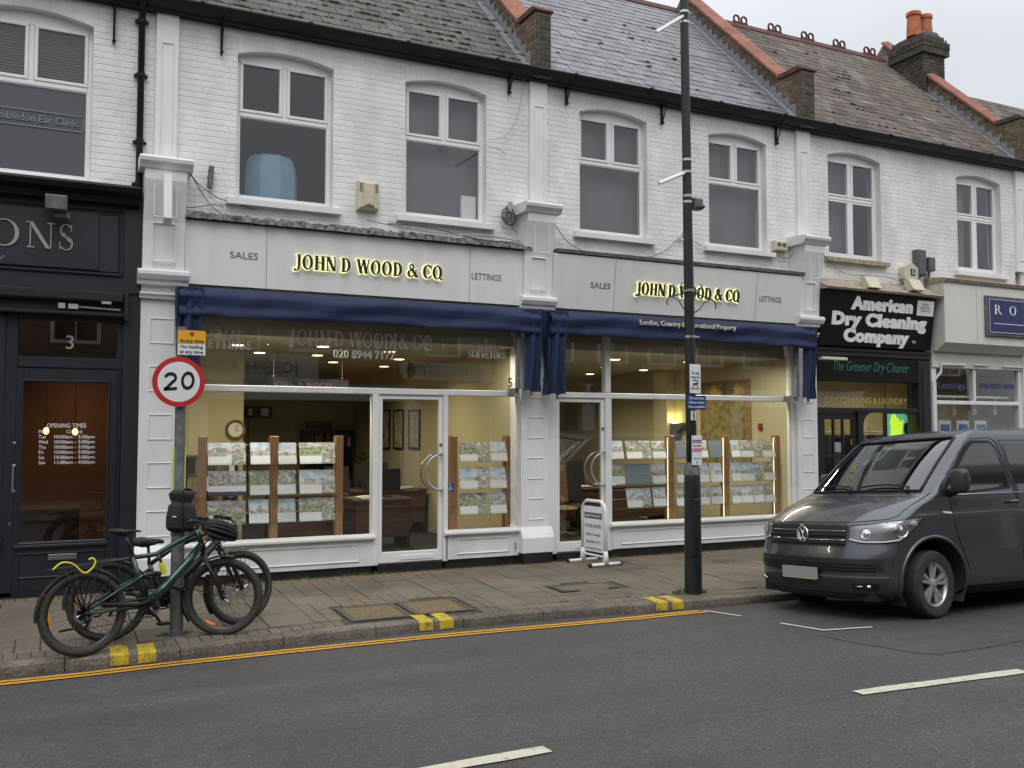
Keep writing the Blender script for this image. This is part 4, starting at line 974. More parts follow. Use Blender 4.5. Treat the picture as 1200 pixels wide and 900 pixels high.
def chair(x,y,lab,m=None):
    m=m or mCH; t=thing('office_chair',(x,y,.22),lab,'chair'); MB().ell((x,y,.69),(.25,.25,.05),16,8).build('seat',m,t,smooth=True)
    MB().grid(lambda u,v:(x+(u-.5)*.46*(1-.15*v),y+.22+.05*v+.06*(1-(2*u-1)**2),.78+.62*v),8,8).build('backrest',m,t,smooth=True)
    mb=MB().tube([(x,y,.28),(x,y,.66)],.03,8)
    for i in range(5): a=2*pi*i/5; mb.tube([(x,y,.30),(x+.27*cos(a),y+.27*sin(a),.26)],.018,5)
    mb.build('base',m,t)
desk(5.05,4.0,'walnut desk behind the glass door of the wide shop'); desk(3.6,3.4,'walnut desk behind the middle of the wide shop window',1.2); desk(4.35,2.0,'dark desk close behind the right end of the wide window',.9)
monitor(4.85,4.0,'black monitor on the desk behind the glass door'); monitor(4.45,2.0,'black monitor at the right edge of the wide window'); chair(4.05,2.9,'tall black office chair behind the right end of the wide window')
chair(5.3,4.7,'black office chair behind the walnut desk of the wide shop')
desk(8.0,3.0,'walnut desk behind the door of the smaller shop'); monitor(7.75,3.0,'black monitor on the desk in the smaller shop'); chair(8.0,2.3,'black office chair with its back to the smaller shop window')
chair(9.0,3.9,'black office chair at the far desk of the smaller shop'); desk(9.4,3.2,'long dark desk behind the map side of the smaller shop',1.8)
mTN=mat('tan_chair',(.20,.12,.06),.8); chair(7.55,2.0,'tan upholstered chair just inside the smaller shop door',mTN)
# ------------------------------------------------------------------ window racks with property cards
def cardmat(name,kind):
    m=bpy.data.materials.new(name); m.use_nodes=True; n=m.node_tree; l=n.links.new; b=n.nodes['Principled BSDF']; b.inputs['Roughness'].default_value=.35
    tc=n.nodes.new('ShaderNodeUVMap'); oi=n.nodes.new('ShaderNodeObjectInfo')
    ad=n.nodes.new('ShaderNodeVectorMath'); ad.operation='ADD'; sc=n.nodes.new('ShaderNodeVectorMath'); sc.operation='SCALE'; sc.inputs['Scale'].default_value=37
    cb=n.nodes.new('ShaderNodeCombineXYZ'); l(oi.outputs['Random'],cb.inputs[0]); l(oi.outputs['Random'],cb.inputs[1]); l(cb.outputs[0],sc.inputs[0]); l(tc.outputs[0],ad.inputs[0]); l(sc.outputs[0],ad.inputs[1])
    s=n.nodes.new('ShaderNodeSeparateXYZ'); l(tc.outputs[0],s.inputs[0])
    def N_(sc_,det=6):
        t=n.nodes.new('ShaderNodeTexNoise'); t.inputs['Scale'].default_value=sc_; t.inputs['Detail'].default_value=det; l(ad.outputs[0],t.inputs[0]); return t.outputs[0]
    def math_(op,x,y):
        r=n.nodes.new('ShaderNodeMath'); r.operation=op
        for i,q in enumerate((x,y)):
            if isinstance(q,(int,float)): r.inputs[i].default_value=q
            else: l(q,r.inputs[i])
        return r.outputs[0]
    def ramp(x,st):
        r=n.nodes.new('ShaderNodeValToRGB'); l(x,r.inputs[0]); e=r.color_ramp.elements
        e[0].position,e[0].color=st[0][0],(*st[0][1],1); e[1].position,e[1].color=st[-1][0],(*st[-1][1],1)
        for p,c in st[1:-1]: q=e.new(p); q.color=(*c,1)
        return r.outputs[0]
    def mix(f,a,c):
        r=n.nodes.new('ShaderNodeMixRGB'); l(f,r.inputs[0])
        for i,q in ((1,a),(2,c)):
            if isinstance(q,tuple): r.inputs[i].default_value=(*q,1)
            else: l(q,r.inputs[i])
        return r.outputs[0]
    if kind=='grey':
        tx=math_('GREATER_THAN',N_(60,1),.60); band=math_('GREATER_THAN',math_('SINE',math_('MULTIPLY',s.outputs[1],38),0),.2)
        c=mix(math_('MULTIPLY',tx,band),(.19,.22,.26),(.34,.36,.38)); l(c,b.inputs['Base Color']); return m
    rw_=n.nodes.new('ShaderNodeTexWhiteNoise'); rw_.noise_dimensions='1D'; l(math_('MULTIPLY',oi.outputs['Random'],3.1),rw_.inputs['W'])
    vo=n.nodes.new('ShaderNodeTexVoronoi'); l(math_('ADD',4,math_('MULTIPLY',rw_.outputs['Value'],9)),vo.inputs['Scale']); vo.distance='CHEBYCHEV'; l(ad.outputs[0],vo.inputs[0]); vs=n.nodes.new('ShaderNodeSeparateColor'); l(vo.outputs['Color'],vs.inputs[0])
    house=ramp(vs.outputs[0],[(0,(.34,.17,.12)),(.25,(.52,.46,.38)),(.5,(.72,.70,.66)),(.72,(.26,.28,.30)),(1,(.50,.46,.43))])
    green=ramp(N_(11,8),[(.35,(.10,.15,.06)),(.5,(.30,.36,.18)),(.62,(.52,.50,.44)),(.75,(.62,.60,.56))])
    skyc=ramp(N_(4,3),[(.3,(.42,.53,.66)),(.6,(.78,.81,.84))])
    rw=n.nodes.new('ShaderNodeTexWhiteNoise'); rw.noise_dimensions='1D'; l(math_('MULTIPLY',oi.outputs['Random'],7.3),rw.inputs['W'])
    h=math_('ADD',math_('ADD',s.outputs[1],math_('MULTIPLY',math_('SUBTRACT',rw.outputs['Value'],.5),.75)),math_('MULTIPLY',N_(3,4),.9))
    c=mix(math_('GREATER_THAN',h,.92),green,house); c=mix(math_('GREATER_THAN',h,1.28),c,skyc)
    if kind=='pair':   # two pictures side by side
        fx=math_('GREATER_THAN',s.outputs[0],.62); c=mix(math_('MULTIPLY',fx,math_('GREATER_THAN',N_(7,4),.5)),c,house)
        lim=math_('MULTIPLY',math_('LESS_THAN',s.outputs[1],.38),math_('LESS_THAN',s.outputs[0],.62))
    else: lim=math_('LESS_THAN',s.outputs[1],.40)
    tx=math_('MULTIPLY',math_('GREATER_THAN',N_(46,1),.60),math_('GREATER_THAN',math_('SINE',math_('MULTIPLY',s.outputs[1],110),0),0))
    pap=mix(tx,(.86,.865,.87),(.50,.52,.54)); c=mix(lim,c,pap)
    if kind=='purple': c=mix(math_('LESS_THAN',s.outputs[1],.16),c,(.05,.045,.09))
    hs=n.nodes.new('ShaderNodeHueSaturation'); hm=n.nodes.new('ShaderNodeMapRange'); hm.inputs[3].default_value=.78; hm.inputs[4].default_value=1.12; wn=n.nodes.new('ShaderNodeTexWhiteNoise'); wn.noise_dimensions='1D'; l(oi.outputs['Random'],wn.inputs['W']); l(wn.outputs['Value'],hm.inputs[0]); l(hm.outputs[0],hs.inputs['Value']); l(c,hs.inputs['Color'])
    l(hs.outputs[0],b.inputs['Base Color']); return m
CM={k:cardmat('card_'+k,k) for k in ('single','pair','grey','purple')}
mAC=glassmat('acrylic',(.93,.95,.95),1.0)
def card(x0,x1,z0,z1,kind,lab,g,ytop=.36,ybot=.29):
    me=bpy.data.meshes.new('property_card'); w_=x1-x0; h=z1-z0; t=.004
    vs=[(0,ybot-ytop,-h),(w_,ybot-ytop,-h),(w_,0,0),(0,0,0)]; vs+=[(a,b_+t,c) for a,b_,c in vs]
    me.from_pydata(vs,[],[(0,1,2,3),(7,6,5,4),(0,4,5,1),(1,5,6,2),(2,6,7,3),(3,7,4,0)]); uv=me.uv_layers.new(name='UVMap')
    U=[(0,0),(w_/.27,0),(w_/.27,1),(0,1)] if kind not in('pair','grey') else [(0,0),(1,0),(1,1),(0,1)]
    for i,k in enumerate((0,1,2,3)): uv.data[i].uv=U[k]
    me.materials.append(CM[kind]); o=bpy.data.objects.new('property_card',me); col(o); o.location=(x0+random.uniform(-.006,.006),ytop,z1+random.uniform(-.006,.004)); o.rotation_euler=(0,random.uniform(-.012,.012),0); tag(o,lab,'property card',g)
ZR=[(1.82,1.55),(1.47,1.17),(1.11,.82)]; RN=['top','middle','bottom']; ON=['first','second','third','fourth','fifth','sixth','seventh','eighth','ninth','tenth']
def rack(posts,x0,x1,lab,strips=()):
    t=thing('display_rack',((x0+x1)/2,.35,.60),lab,'display rack','oak display racks in the agency windows')
    for p in posts: MB().bev(p-.05,p+.05,.33,.45,.60,1.90,.008).build('post',mOK,t)
    for z1,z0 in ZR:
        for q in (z1-.03,(z0+z1)/2-.02): MB().tube([(x0,.365,q),(x1,.365,q)],.005,5).build('rail',mST,t)
        MB().box(x0+.06,x1-.06,.268,.274,z0-.015,z0+.02).box(x0+.06,x1-.06,.268,.34,z0-.018,z0-.014).build('card_holder',mAC,t)
    for p in strips: MB().bev(p-.006,p+.006,.315,.328,.62,1.86,.003).build('light_strip',mLT2,t)
    MB().box(x0,x1,.3,.55,.52,.6).build('base',mBLK,t)
rack([1.61,2.475,3.31],1.61,3.31,'oak rack with three posts behind the wide window left of the door')
rack([4.92,5.75],4.92,5.75,'narrow oak rack with two posts behind the window right of the door')
rack([8.54,9.61,10.69-.02],7.42,10.67,'long oak rack with three posts and lit yellow strips in the smaller shop window',(8.46,9.53,10.56))
cols={'left window':[(1.67,2.12),(2.17,2.41),(2.51,2.74),(2.79,3.25)],'window right of the glass door':[(5.00,5.43),(5.46,5.71)]}
for wn,cs in cols.items():
    for r,(z1,z0) in enumerate(ZR):
        for c,(a,d) in enumerate(cs):
            k='pair' if d-a>.35 else 'single'
            if wn=='left window' and r==1 and c==0: k='purple'
            card(a,d,z0,z1,k,'property card, %s row, %s from left, %s of wide agency'%(RN[r],ON[c],wn),'property cards in the window racks')
C3=[[(7.44,7.66,'single'),(7.70,8.15,'pair'),(8.18,8.42,'single'),(8.62,8.80,'grey'),(8.83,8.98,'single'),(9.00,9.22,'single'),(9.26,9.50,'grey'),(9.69,9.86,'single'),(9.88,10.30,'pair'),(10.33,10.58,'single')],
    [(7.44,7.68,'single'),(7.71,8.15,'grey'),(8.18,8.42,'single'),(8.62,8.82,'single'),(8.84,8.98,'single'),(9.02,9.24,'single'),(9.28,9.50,'single'),(9.69,9.88,'single'),(9.90,10.32,'pair'),(10.36,10.58,'single')],
    [(7.71,8.15,'pair'),(8.18,8.42,'single'),(8.62,8.82,'single'),(8.84,8.98,'single'),(9.02,9.24,'single'),(9.28,9.50,'single'),(9.69,9.88,'single'),(9.90,10.12,'single'),(10.14,10.34,'single'),(10.37,10.58,'single')]]
for r,cs in enumerate(C3):
    for c,(a,d,k) in enumerate(cs):
        card(a,d,ZR[r][1],ZR[r][0],k,'%sproperty card, %s row, %s from left, smaller agency window'%('grey ' if k=='grey' else '',RN[r],ON[c]),'property cards in the window racks')
# bookcases, papers and plants inside
def bookcase(x0,x1,y,z1,lab):
    t=thing('bookcase',((x0+x1)/2,y,.22),lab,'bookcase'); mb=MB().box(x0,x1,y-.02,y,.22,z1).box(x0,x0+.03,y-.3,y-.02,.22,z1).box(x1-.03,x1,y-.3,y-.02,.22,z1); n=5
    for i in range(n+1): z=lerp(.24,z1-.03,i/n); mb.box(x0+.03,x1-.03,y-.29,y-.02,z,z+.025)
    mb.build('carcass',mWD,t)
    for i in range(n):
        z=lerp(.24,z1-.03,i/n)+.026; x=x0+.06
        while x<x1-.12:
            w_=random.uniform(.03,.08)
            if random.random()<.85: MB().box(x,x+w_,y-.26,y-.04,z,z+random.uniform(.2,.27)).build('binder',random.choice([mSW,mNB,mGY,mP1,mBRN,mMAP,mCR]),t)
            x+=w_+.006
bookcase(4.7,5.8,8.47,2.0,'tall walnut bookcase at the back right of the wide agency'); bookcase(1.4,2.5,3.38,1.6,'low bookcase against the cream partition of the wide agency')
bookcase(7.0,8.4,7.57,2.0,'tall walnut bookcase at the back of the smaller agency')
def papers(x,y,lab):
    t=thing('paper_stack',(x,y,.972),lab,'papers'); 
    for i in range(5): a=random.uniform(-.3,.3); c_=V((x+random.uniform(-.12,.12),y+random.uniform(-.08,.08),.973+i*.006)); u_=V((cos(a),sin(a),0)); v_=V((-sin(a),cos(a),0)); MB().add([c_-u_*.1-v_*.14,c_+u_*.1-v_*.14,c_+u_*.1+v_*.14,c_-u_*.1+v_*.14,c_-u_*.1-v_*.14+V((0,0,.005)),c_+u_*.1-v_*.14+V((0,0,.005)),c_+u_*.1+v_*.14+V((0,0,.005)),c_-u_*.1+v_*.14+V((0,0,.005))],[(3,2,1,0),(4,5,6,7),(0,1,5,4),(1,2,6,5),(2,3,7,6),(3,0,4,7)]).build('sheet',mSW,t)
papers(5.4,3.9,'loose papers on the walnut desk behind the glass door'); papers(4.2,1.9,'loose papers on the near desk of the wide agency'); papers(8.4,2.9,'loose papers on the desk of the smaller agency'); papers(9.1,3.1,'loose papers on the long desk of the smaller agency')
t=thing('potted_plant',(5.55,6.6,.22),'leafy potted plant in the corner of the wide agency','plant'); MB().lathe([(0,0),(.15,0),(.2,.35),(.17,.35),(0,.3)],16,(5.55,6.6,.22)).build('pot',mTC,t)
mb=MB()
for i in range(120):
    a=random.uniform(0,6.3); h=random.uniform(.5,1.3); r=random.uniform(.05,.35); p=V((5.55+r*cos(a)*.8,6.6+r*sin(a),.22+h)); d=V((cos(a),sin(a),random.uniform(-.4,.8))).normalized()*.12; n_=d.cross(V((0,0,1))).normalized()*.03; mb.add([p-d,p+n_,p+d,p-n_],[(0,1,2,3)])
mb.build('leaves',mGR,t)
# items behind the upper windows
mBLU=mat('blue_lampshade',(.22,.37,.50),.8,var=.08)
x,z=at(319,236,.55); t=thing('drum_stool',(x,.55,4.8),'tall pale blue fabric drum behind the upper window nearest the left','lamp shade')
MB().lathe([(0,5.53),(.29,5.53),(.33,5.47),(.36,5.3),(.365,4.7),(0,4.7)],9,(x+.0,.72,0)).build('shade',mBLU,t,smooth=False,fix=True); MB().box(x-.4,x+.5,.4,1.1,4.55,4.698).build('table',mCH,t)
def blind(xa,xb,za,zb,y=.38,m=None): MB().grid(lambda u,v:(lerp(xa,xb,u),y+.002*sin(u*60),lerp(za,zb,v)),60,1).build('blind_or_reflection',m or mREF,label=None,cat=None,smooth=True,kind='structure')  # flat grey sheet added behind a pane, its colour standing in for reflected sky
mBL2=mat('mesh_blind',(.10,.10,.098),.8,var=.2,scale=70,stretch=(.2,1,1)); mBL3=mat('grey_film',(.030,.036,.045),.6,var=.2,scale=60,stretch=(.2,1,1))
for xa,xb,za,zb,m in ((4.05,5.35,4.7,6.85,mREF),(6.7,8.05,4.7,6.85,mREF),(9.05,10.35,4.7,6.85,mREF),(11.5,12.3,4.7,6.85,mREF),(14.7,15.3,4.7,6.85,mREF)): blind(xa,xb,za,zb,m=m)
MB().box(5.0,5.22,.30,.36,4.86,5.25).build('radiator',mUP,label='white radiator in the corner of the second upper window',cat='radiator')
mb=MB()
for i in range(60):
    z=4.8+i*.034; mb.box(-1.0,.3,.30,.325,z,z+.017)
mb.build('blind_or_reflection',mBL2,label='slatted blind behind the ear clinic window',cat='blind')
x0=-.98; t=thing('clinic_window_film',(-.36,.22,4.9),'dark film with a bordered clinic name on the top left window','window film')
MB().box(-.94,.23,.236,.242,4.90,5.93).build('film',mBL3,t)
xr,zt_=at(94,146,.21); wtx=.95
text(t,'Wimbledon Ear Clinic',.085,(xr-wtx/2-.02,.205,zt_),mGL if 0 else mat('film_letter',(.22,.25,.27),.6),width=wtx,ext=.002)
mb=MB(); xl=xr-wtx-.06; xr+=.03
for a,c,d,e in ((xl,xr,zt_+.085,zt_+.095),(xl,xr,zt_-.095,zt_-.085),(xr,xr+.008,zt_-.075,zt_+.075)): mb.box(a,c,.203,.206,d,e)
mb.build('border',MATS['film_letter'],t)
# ------------------------------------------------------------------ awnings
def awning(x0,x1,lab,txt,zl,zr,kx):
    t=thing('awning',((x0+x1)/2,-.1,3.6),lab,'awning','blue awnings of the estate agency')
    pr=[(-.12,3.715),(-.20,3.725),(-.30,3.715),(-.38,3.685),(-.42,3.64),(-.425,3.58),(-.405,3.50),(-.40,3.45),(-.415,3.40),(-.41,3.345),(-.40,3.335),(-.39,3.35),(-.385,3.42),(-.35,3.50),(-.2,3.60)]
    pr=[(y,3.29+(z-3.335)*.86) if i>0 else (y,3.66) for i,(y,z) in enumerate(pr)]
    sag=lambda x,k:.012*sin(x*2.3+k*1.1)+.008*sin(x*5.1+k*2.2+kx)+.004*sin(x*13+k)
    n=90
    mb=MB(); m=len(pr)
    vs=[]
    for i in range(n+1):
        x=lerp(x0,x1,i/n)
        for j,(y,z) in enumerate(pr):
            w_=min(1,j/4)*(1-.0*j); q=math.exp(-((x-x0)/.35)**2)+math.exp(-((x1-x)/.35)**2)
            vs.append((x,y+sag(x,j*.6)*w_*.8-.02*q*sin(j*1.7),z+sag(x,j*.3+2)*w_*.6-.02*q*(j>3)))
    mb.add(vs,[(i*m+j,(i+1)*m+j,(i+1)*m+j+1,i*m+j+1) for i in range(n) for j in range(m-1)])
    mb.build('valance',mBA,t,smooth=2)
    mb=MB(); mb.box(x0+.06,x1-.06,-.36,-.30,3.52,3.58).box(x0,x1,-.14,.0,3.58,3.66); mb.build('bar',mGY,t)
    # gathered cloth hanging at both ends
    for s,xa,xb,zb in (((-1),x0,x0+.27,zl),(1,x1-.22,x1+.03,zr)):
        def fn(u,v):
            z=3.62-(3.62-zb)*v; x=lerp(xa,xb,u)
            nar=.25*min(1,v*1.6)
            x=lerp(x,(xa+xb)/2,nar*.3)+ s*.02*sin(v*3)
            y=-.40+.030*sin(u*10+v*1.6)+.02*sin(u*5+v*4)+.10*v*(.5-u)*0+.05*v
            return (x,y,z+ .02*sin(u*9)*(v>.9))
        MB().grid(fn,28,26).build('hanging_cloth',mBA,t,smooth=2)
        def fs(u,v):
            z=3.62-(3.62-zb)*v; xx=xa+.0 if s<0 else xb
            return (xx+.02*sin(v*6+u*4)+ (.0),lerp(-.40,-.16,u)+.02*sin(u*14+v*3),z)
        MB().grid(fs,12,20).build('side_cloth',mBA,t,smooth=2)
        MB().tube([((xa+xb)/2,-.34,zb-.0),((xa+xb)/2,-.34,zb-.06)],.02,6).build('weight',mGY,t)
    # folding arm at the right end
    ax=x1-.26
    MB().bev(ax-.03,ax+.03,-.30,-.24,zr+.03,3.40,.006).build('folding_arm',mGV,t)
    MB().box(ax-.03,ax+.03,-.24,.0,zr-.02,zr+.05).tube([(ax+.0,-.27,zr+.02),(ax,-.27,zr-.05)],.02,8).build('arm_bracket',mGV,t)
    # downward crank
    if txt:
        xx,zz=at(806,381.5,-.42); text(t,txt,.075,(xx,-.452,zz),mat('awning_letter',(.62,.60,.48),.7),width=at(862,386,-.42)[0]-at(750,378,-.42)[0],ext=.012)
    return t
awning(1.22,5.86,'long blue folded awning over the wide agency window',None,2.44,2.50,0)
awning(6.03,10.79,'blue awning with pale lettering over the smaller agency window','London, Country & International Property',2.46,2.48,2)
# ------------------------------------------------------------------ left shop, navy
b=B['A']
MB().box(-3,.84,-.04,.3,3.55,4.62).build('fascia',mNV,b)
MB().prism([(.3,4.55),(-.16,4.55),(-.18,4.62),(-.26,4.66),(-.28,4.72),(-.26,4.75),(.1,4.80)],-3,.80,'x').build('cornice',mBK,b)
x1,z1=at(146,247,-.05);_,z0=at(146,325,-.05)
mb=MB(); mb.panel(-2.95,x1,-.041,z0,z1,.03,.03); mb.panel(-2.9,x1-.045,-.041,z0+.045,z1-.045,.015,.02); mb.build('fascia_moulding',mNV,b)
x2,z2=at(117,250,-.07);_,z3=at(117,317,-.07)
f=MB().bev(-2.8,x2,-.07,-.03,z3,z2,.006).build('sign_board',mNV,b)
for c,pa,pb in (('O',-14,25),('N',30,65),('S',68,87)):
    xa=at(pa,275,-.075)[0]; xb=at(pb,275,-.075)[0]; serif(f,c,.29,((xa+xb)/2,-.072,at(50,291,-.075)[1]),mBL,width=xb-xa,ext=.012,w=.12,t=.04)
for c,u in (('T',-.96),('I',-.72)): pass
x,z=at(-1,301,-.075); text(f,'y',.10,(x,-.073,z),mat('grey_print',(.22,.24,.26),.5),shear=.3)
# awning cassette and transom light
mb=MB(); mb.bev(-3,.66,-.14,.05,3.42,3.54,.02); mb.bev(-3,.66,-.12,.05,3.26,3.30,.01); mb.box(.66,.70,-.14,.05,3.22,3.56); mb.build('awning_cassette',mBW,b)
MB().box(-3,.66,-.02,.05,3.30,3.42).build('cassette_recess',mBLK,b)
MB().tube([(.12,-.06,3.36),(.62,-.06,3.345)],.012,6).box(-.02,.05,-.1,-.04,3.33,3.39).box(.08,.18,-.1,-.04,3.33,3.385).box(.42,.52,-.13,-.10,3.40,3.44).build('folding_arm',mCBw,b)
MB().box(.66,.84,-.01,.3,.15,3.55).build('pilaster',mNV,b); MB().bev(.62,.66,.05,.12,.15,3.25,.006).build('door_frame',mNV,b)
x0,zt1=at(22,374,.08); x1,_=at(138,380,.08); zt0=at(138,421,.08)[1]
fr=MB()
for a,c,za,zb in ((x0-.12,x0,.15,3.26),(x1,x1+.08,zt0,zt1),(x0,x1+.08,zt1,3.28),(x0,x1+.08,zt0-.12,zt0)): fr.bev(a,c,.04,.12,za,zb,.008)
fr.build('transom_frame',mNV,b); pane(b,'pane',x0,x1,zt0,zt1,.08,GD)
x,z=at(82,402,.076); serif(b,'',.1,(x,.07,z),mSL); text(b,'3',.16,(x,.072,z),mBL,ext=.003)
dx0,dz1=at(28,447,.06); dx1=at(127,450,.06)[0]; dz0=at(127,631,.06)[1]; ox0=dx0-.17; ox1=.62; oz1=zt0-.13
d=MB()
for a,c,za,zb in ((ox0,dx0,.2,oz1),(dx1,ox1,.2,oz1),(dx0,dx1,dz1,oz1),(dx0,dx1,.2,dz0)): d.bev(a,c,.05,.10,za,zb,.004)
d=d.build('door',mNV,b); MB().panel(dx0-.025,dx1+.025,.048,dz0-.03,dz1+.025,.012,.025).build('door_moulding',mNV,d); MB().bev(dx0-.06,dx1+.03,.02,.052,dz0-.07,dz0-.03,.008).build('door_rail',mNV,d)
MB().panel(dx0-.02,dx1,.048,.34,dz0-.12,.012,.02).build('door_moulding',mNV,d)
MB().box(dx0,dx1,.065,.075,dz0,dz1).build('pane',GD,d)
xa,za=at(56,658,.04); xb,zb=at(90,648,.04); MB().bev(xa,xb,.035,.05,za-.01+.02,zb,.005).build('letterbox',mST,d)
hx=at(15,560,.0)[0]; MB().tube([(hx,.05,1.58),(hx,.0,1.58),(hx,.0,1.30),(hx,.05,1.30)],.012,8).ell((hx,.048,1.58),(.025,.01,.025)).ell((hx,.048,1.30),(.025,.01,.025)).build('handle',mST,d,smooth=True)
MB().ell((hx,.048,1.83),(.02,.01,.02)).ell((hx-.02,.048,.95),(.018,.01,.026)).build('lock',mST,d)
xx,zz=at(78,499,.062); text(d,'OPENING TIMES',.05,(xx,.062,zz),mWL,width=at(103,499,.06)[0]-at(57,499,.06)[0],ext=.002)
rows=[('Mon','Closed'),('Tue','10:00am - 5:00pm'),('Wed','10:00am - 5:00pm'),('Thu','10:00am - 5:00pm'),('Fri','10:00am - 5:00pm'),('Sat','10:00am - 5:00pm'),('Sun','11:00am - 4:00pm')]
for i,(a,c) in enumerate(rows):
    py=506+i*6.05; xx,zz=at(45,py,.062); text(d,a,.040,(xx,.062,zz),mWL,align='LEFT',ext=.002,sx=.85); xx=at(87,py,.062)[0]
    text(d,c,.040,(xx,.062,zz),mWL,width=.41 if i else .16,ext=.002)
MB().box(-3,ox1,.04,.3,.10,.20).build('plinth',mNV,b)
# left window of the navy shop (mostly outside the picture)
MB().bev(-3,ox0-.01,.03,.10,.15,.75,.008).build('stall_riser',mNV,b); MB().prism([(-.05,.75),(-.05,.79),(.1,.81),(.1,.75)],-3,ox0-.0,'x').build('shop_sill',mNV,b)
pane(b,'pane',-2.9,ox0-.12,.8,3.2,.08,GD); MB().bev(ox0-.12,ox0-.005,.02,.12,.81,3.26,.02).build('window_frame',mNV,b)
mOR=mat('brown_interior',(.20,.10,.05),.8,var=.15,scale=1)
shopbox(-3,.80,4.5,.2,3.2,'A',mOR,mIF,mOR)
lamp(-.6,2.5,3.1,6,.4,(1,.66,.38)); lamp(.2,1.2,3.1,2,.3,(1,.7,.45)); lamp(.3,3.6,3.1,4,.3,(1,.7,.45))
for k,(px,py) in enumerate(((54,505),(88,506))):
    x,z=at(px,py,1.6); t=thing('pendant_lamp',(x,1.6,z),'glowing pendant bulb behind the navy shop door, %s one'%('left','right')[k],'lamp','pendant bulbs behind the navy door')
    MB().ell((x,1.6,z),(.035,.035,.045)).build('bulb',mat('warm_bulb',(1,.62,.25),emit=2.5),t,smooth=True); MB().tube([(x,1.6,z+.04),(x,1.6,3.2)],.004,4).build('cord',mBLK,t)
for k,(a,c,y_,z_) in enumerate(((-.6,.3,2.2,1.1),(-2.4,-1,2.4,1.2))): desk((a+c)/2,y_,'dark counter behind the navy shop front, %s'%('near the door','further left')[k],c-a)
t=thing('security_light',at(66,238,-.25) and (at(66,238,-.25)[0],-.25,at(66,238,-.25)[1]-.08),'grey security light box above the navy fascia','light fitting'); x,z=at(66,238,-.28)
MB().bev(x-.11,x+.11,-.36,-.24,z-.09,z+.08,.015).build('housing',mGV,t); MB().box(x-.02,x+.14,-.27,-.2,z-.15,z-.09).tube([(x+.1,-.26,z-.09),(x+.13,-.28,z-.16)],.01,5).build('bracket',mGY,t)
# downpipe
t=thing('downpipe',(.80,.04,4.3),'black cast iron downpipe beside the left pilaster','drainpipe'); x,z=at(165,100,.03)
MB().tube([(x,-.08,7.05),(x,-.06,6.92),(x,.03,6.80),(x,.03,4.45)],.038,12).build('pipe',mBK,t,smooth=True)
for z in (6.80,6.15,5.35,4.85): MB().lathe([(.038,-.03),(.05,-.025),(.05,.025),(.038,.03)],12,(x,.03,z)).box(x-.075,x+.075,.03,.09,z-.012,z+.012).build('collar',mBK,t)
# ------------------------------------------------------------------ dry cleaner
b=B['D']; xl=11.19; xr=13.86
t=thing('cleaners_sign',(12.6,-.1,3.3),'tilted black sign of the dry cleaning company with heavy white letters','sign')
yb,yt=-.10,-.23; zb,zt=3.38,4.27
def SG(u,v,o=0.): # point on the tilted sign
    return (lerp(11.17,13.77,u),lerp(yb,yt,v)-o,lerp(zb,zt,v))
MB().prism([(yb,zb),(yt,zt),(.10,zt),(.10,zb)],11.17,13.77,'x').build('panel',mBKS,t,fix=True)
vv=(V((0,yt-yb,zt-zb))).normalized()
FT=mat('sign_letter',(.84,.84,.84),.5)
for st,v0,v1,ua,ub in (('American',.67,.92,.245,.80),('Dry Cleaning',.37,.62,.08,.93),('Company',.07,.32,.19,.78)):
    c=SG((ua+ub)/2,(v0+v1)/2,.004); text(t,st,.20,c,FT,v=vv,width=(ub-ua)*2.58,ext=.006,bold=.068,split=True,space=1.08)
c=SG(.905,.80,.004); MB().add([SG(.83,.66,.003),SG(.985,.66,.003),SG(.985,.95,.003),SG(.83,.95,.003),SG(.83,.66,.012),SG(.985,.66,.012),SG(.985,.95,.012),SG(.83,.95,.012)],[(0,1,5,4),(4,5,6,7),(1,2,6,5),(2,3,7,6),(3,0,4,7)]).build('notice',mSW,t)
for i,s_ in enumerate(('OPEN','SAME DAY','SERVICE')): text(t,s_,.042,SG(.905,.87-i*.06,.014),mGL,v=vv,ext=.001)
text(t,'TM',.05,SG(.83,.14,.004),FT,v=vv,ext=.002)
MB().prism([(-.30,4.29),(-.32,4.32),(.10,4.54),(.12,4.54),(.12,4.29)],11.17,13.88,'x').build('ledge',mSB,b,fix=True)
MB().bev(11.19,xr,-.02,.2,3.22,3.375,.01).bev(11.19,xr,-.05,.2,3.30,3.36,.01).build('sign_soffit',mBW,b)
f=MB().bev(11.19,13.66,.0,.2,2.80,3.215,.008).build('fascia',mBKS,b)
mTL=mat('teal_letter',(.02,.14,.095),.5)
xa,za=at(1018,429.5,-.002); text(f,'The Greener Dry Cleaner',.17,(at(1020,430,0)[0],-.003,at(1020,430.5,0)[1]),mTL,shear=.42,width=at(1063,434,0)[0]-at(974,426,0)[0],ext=.003)
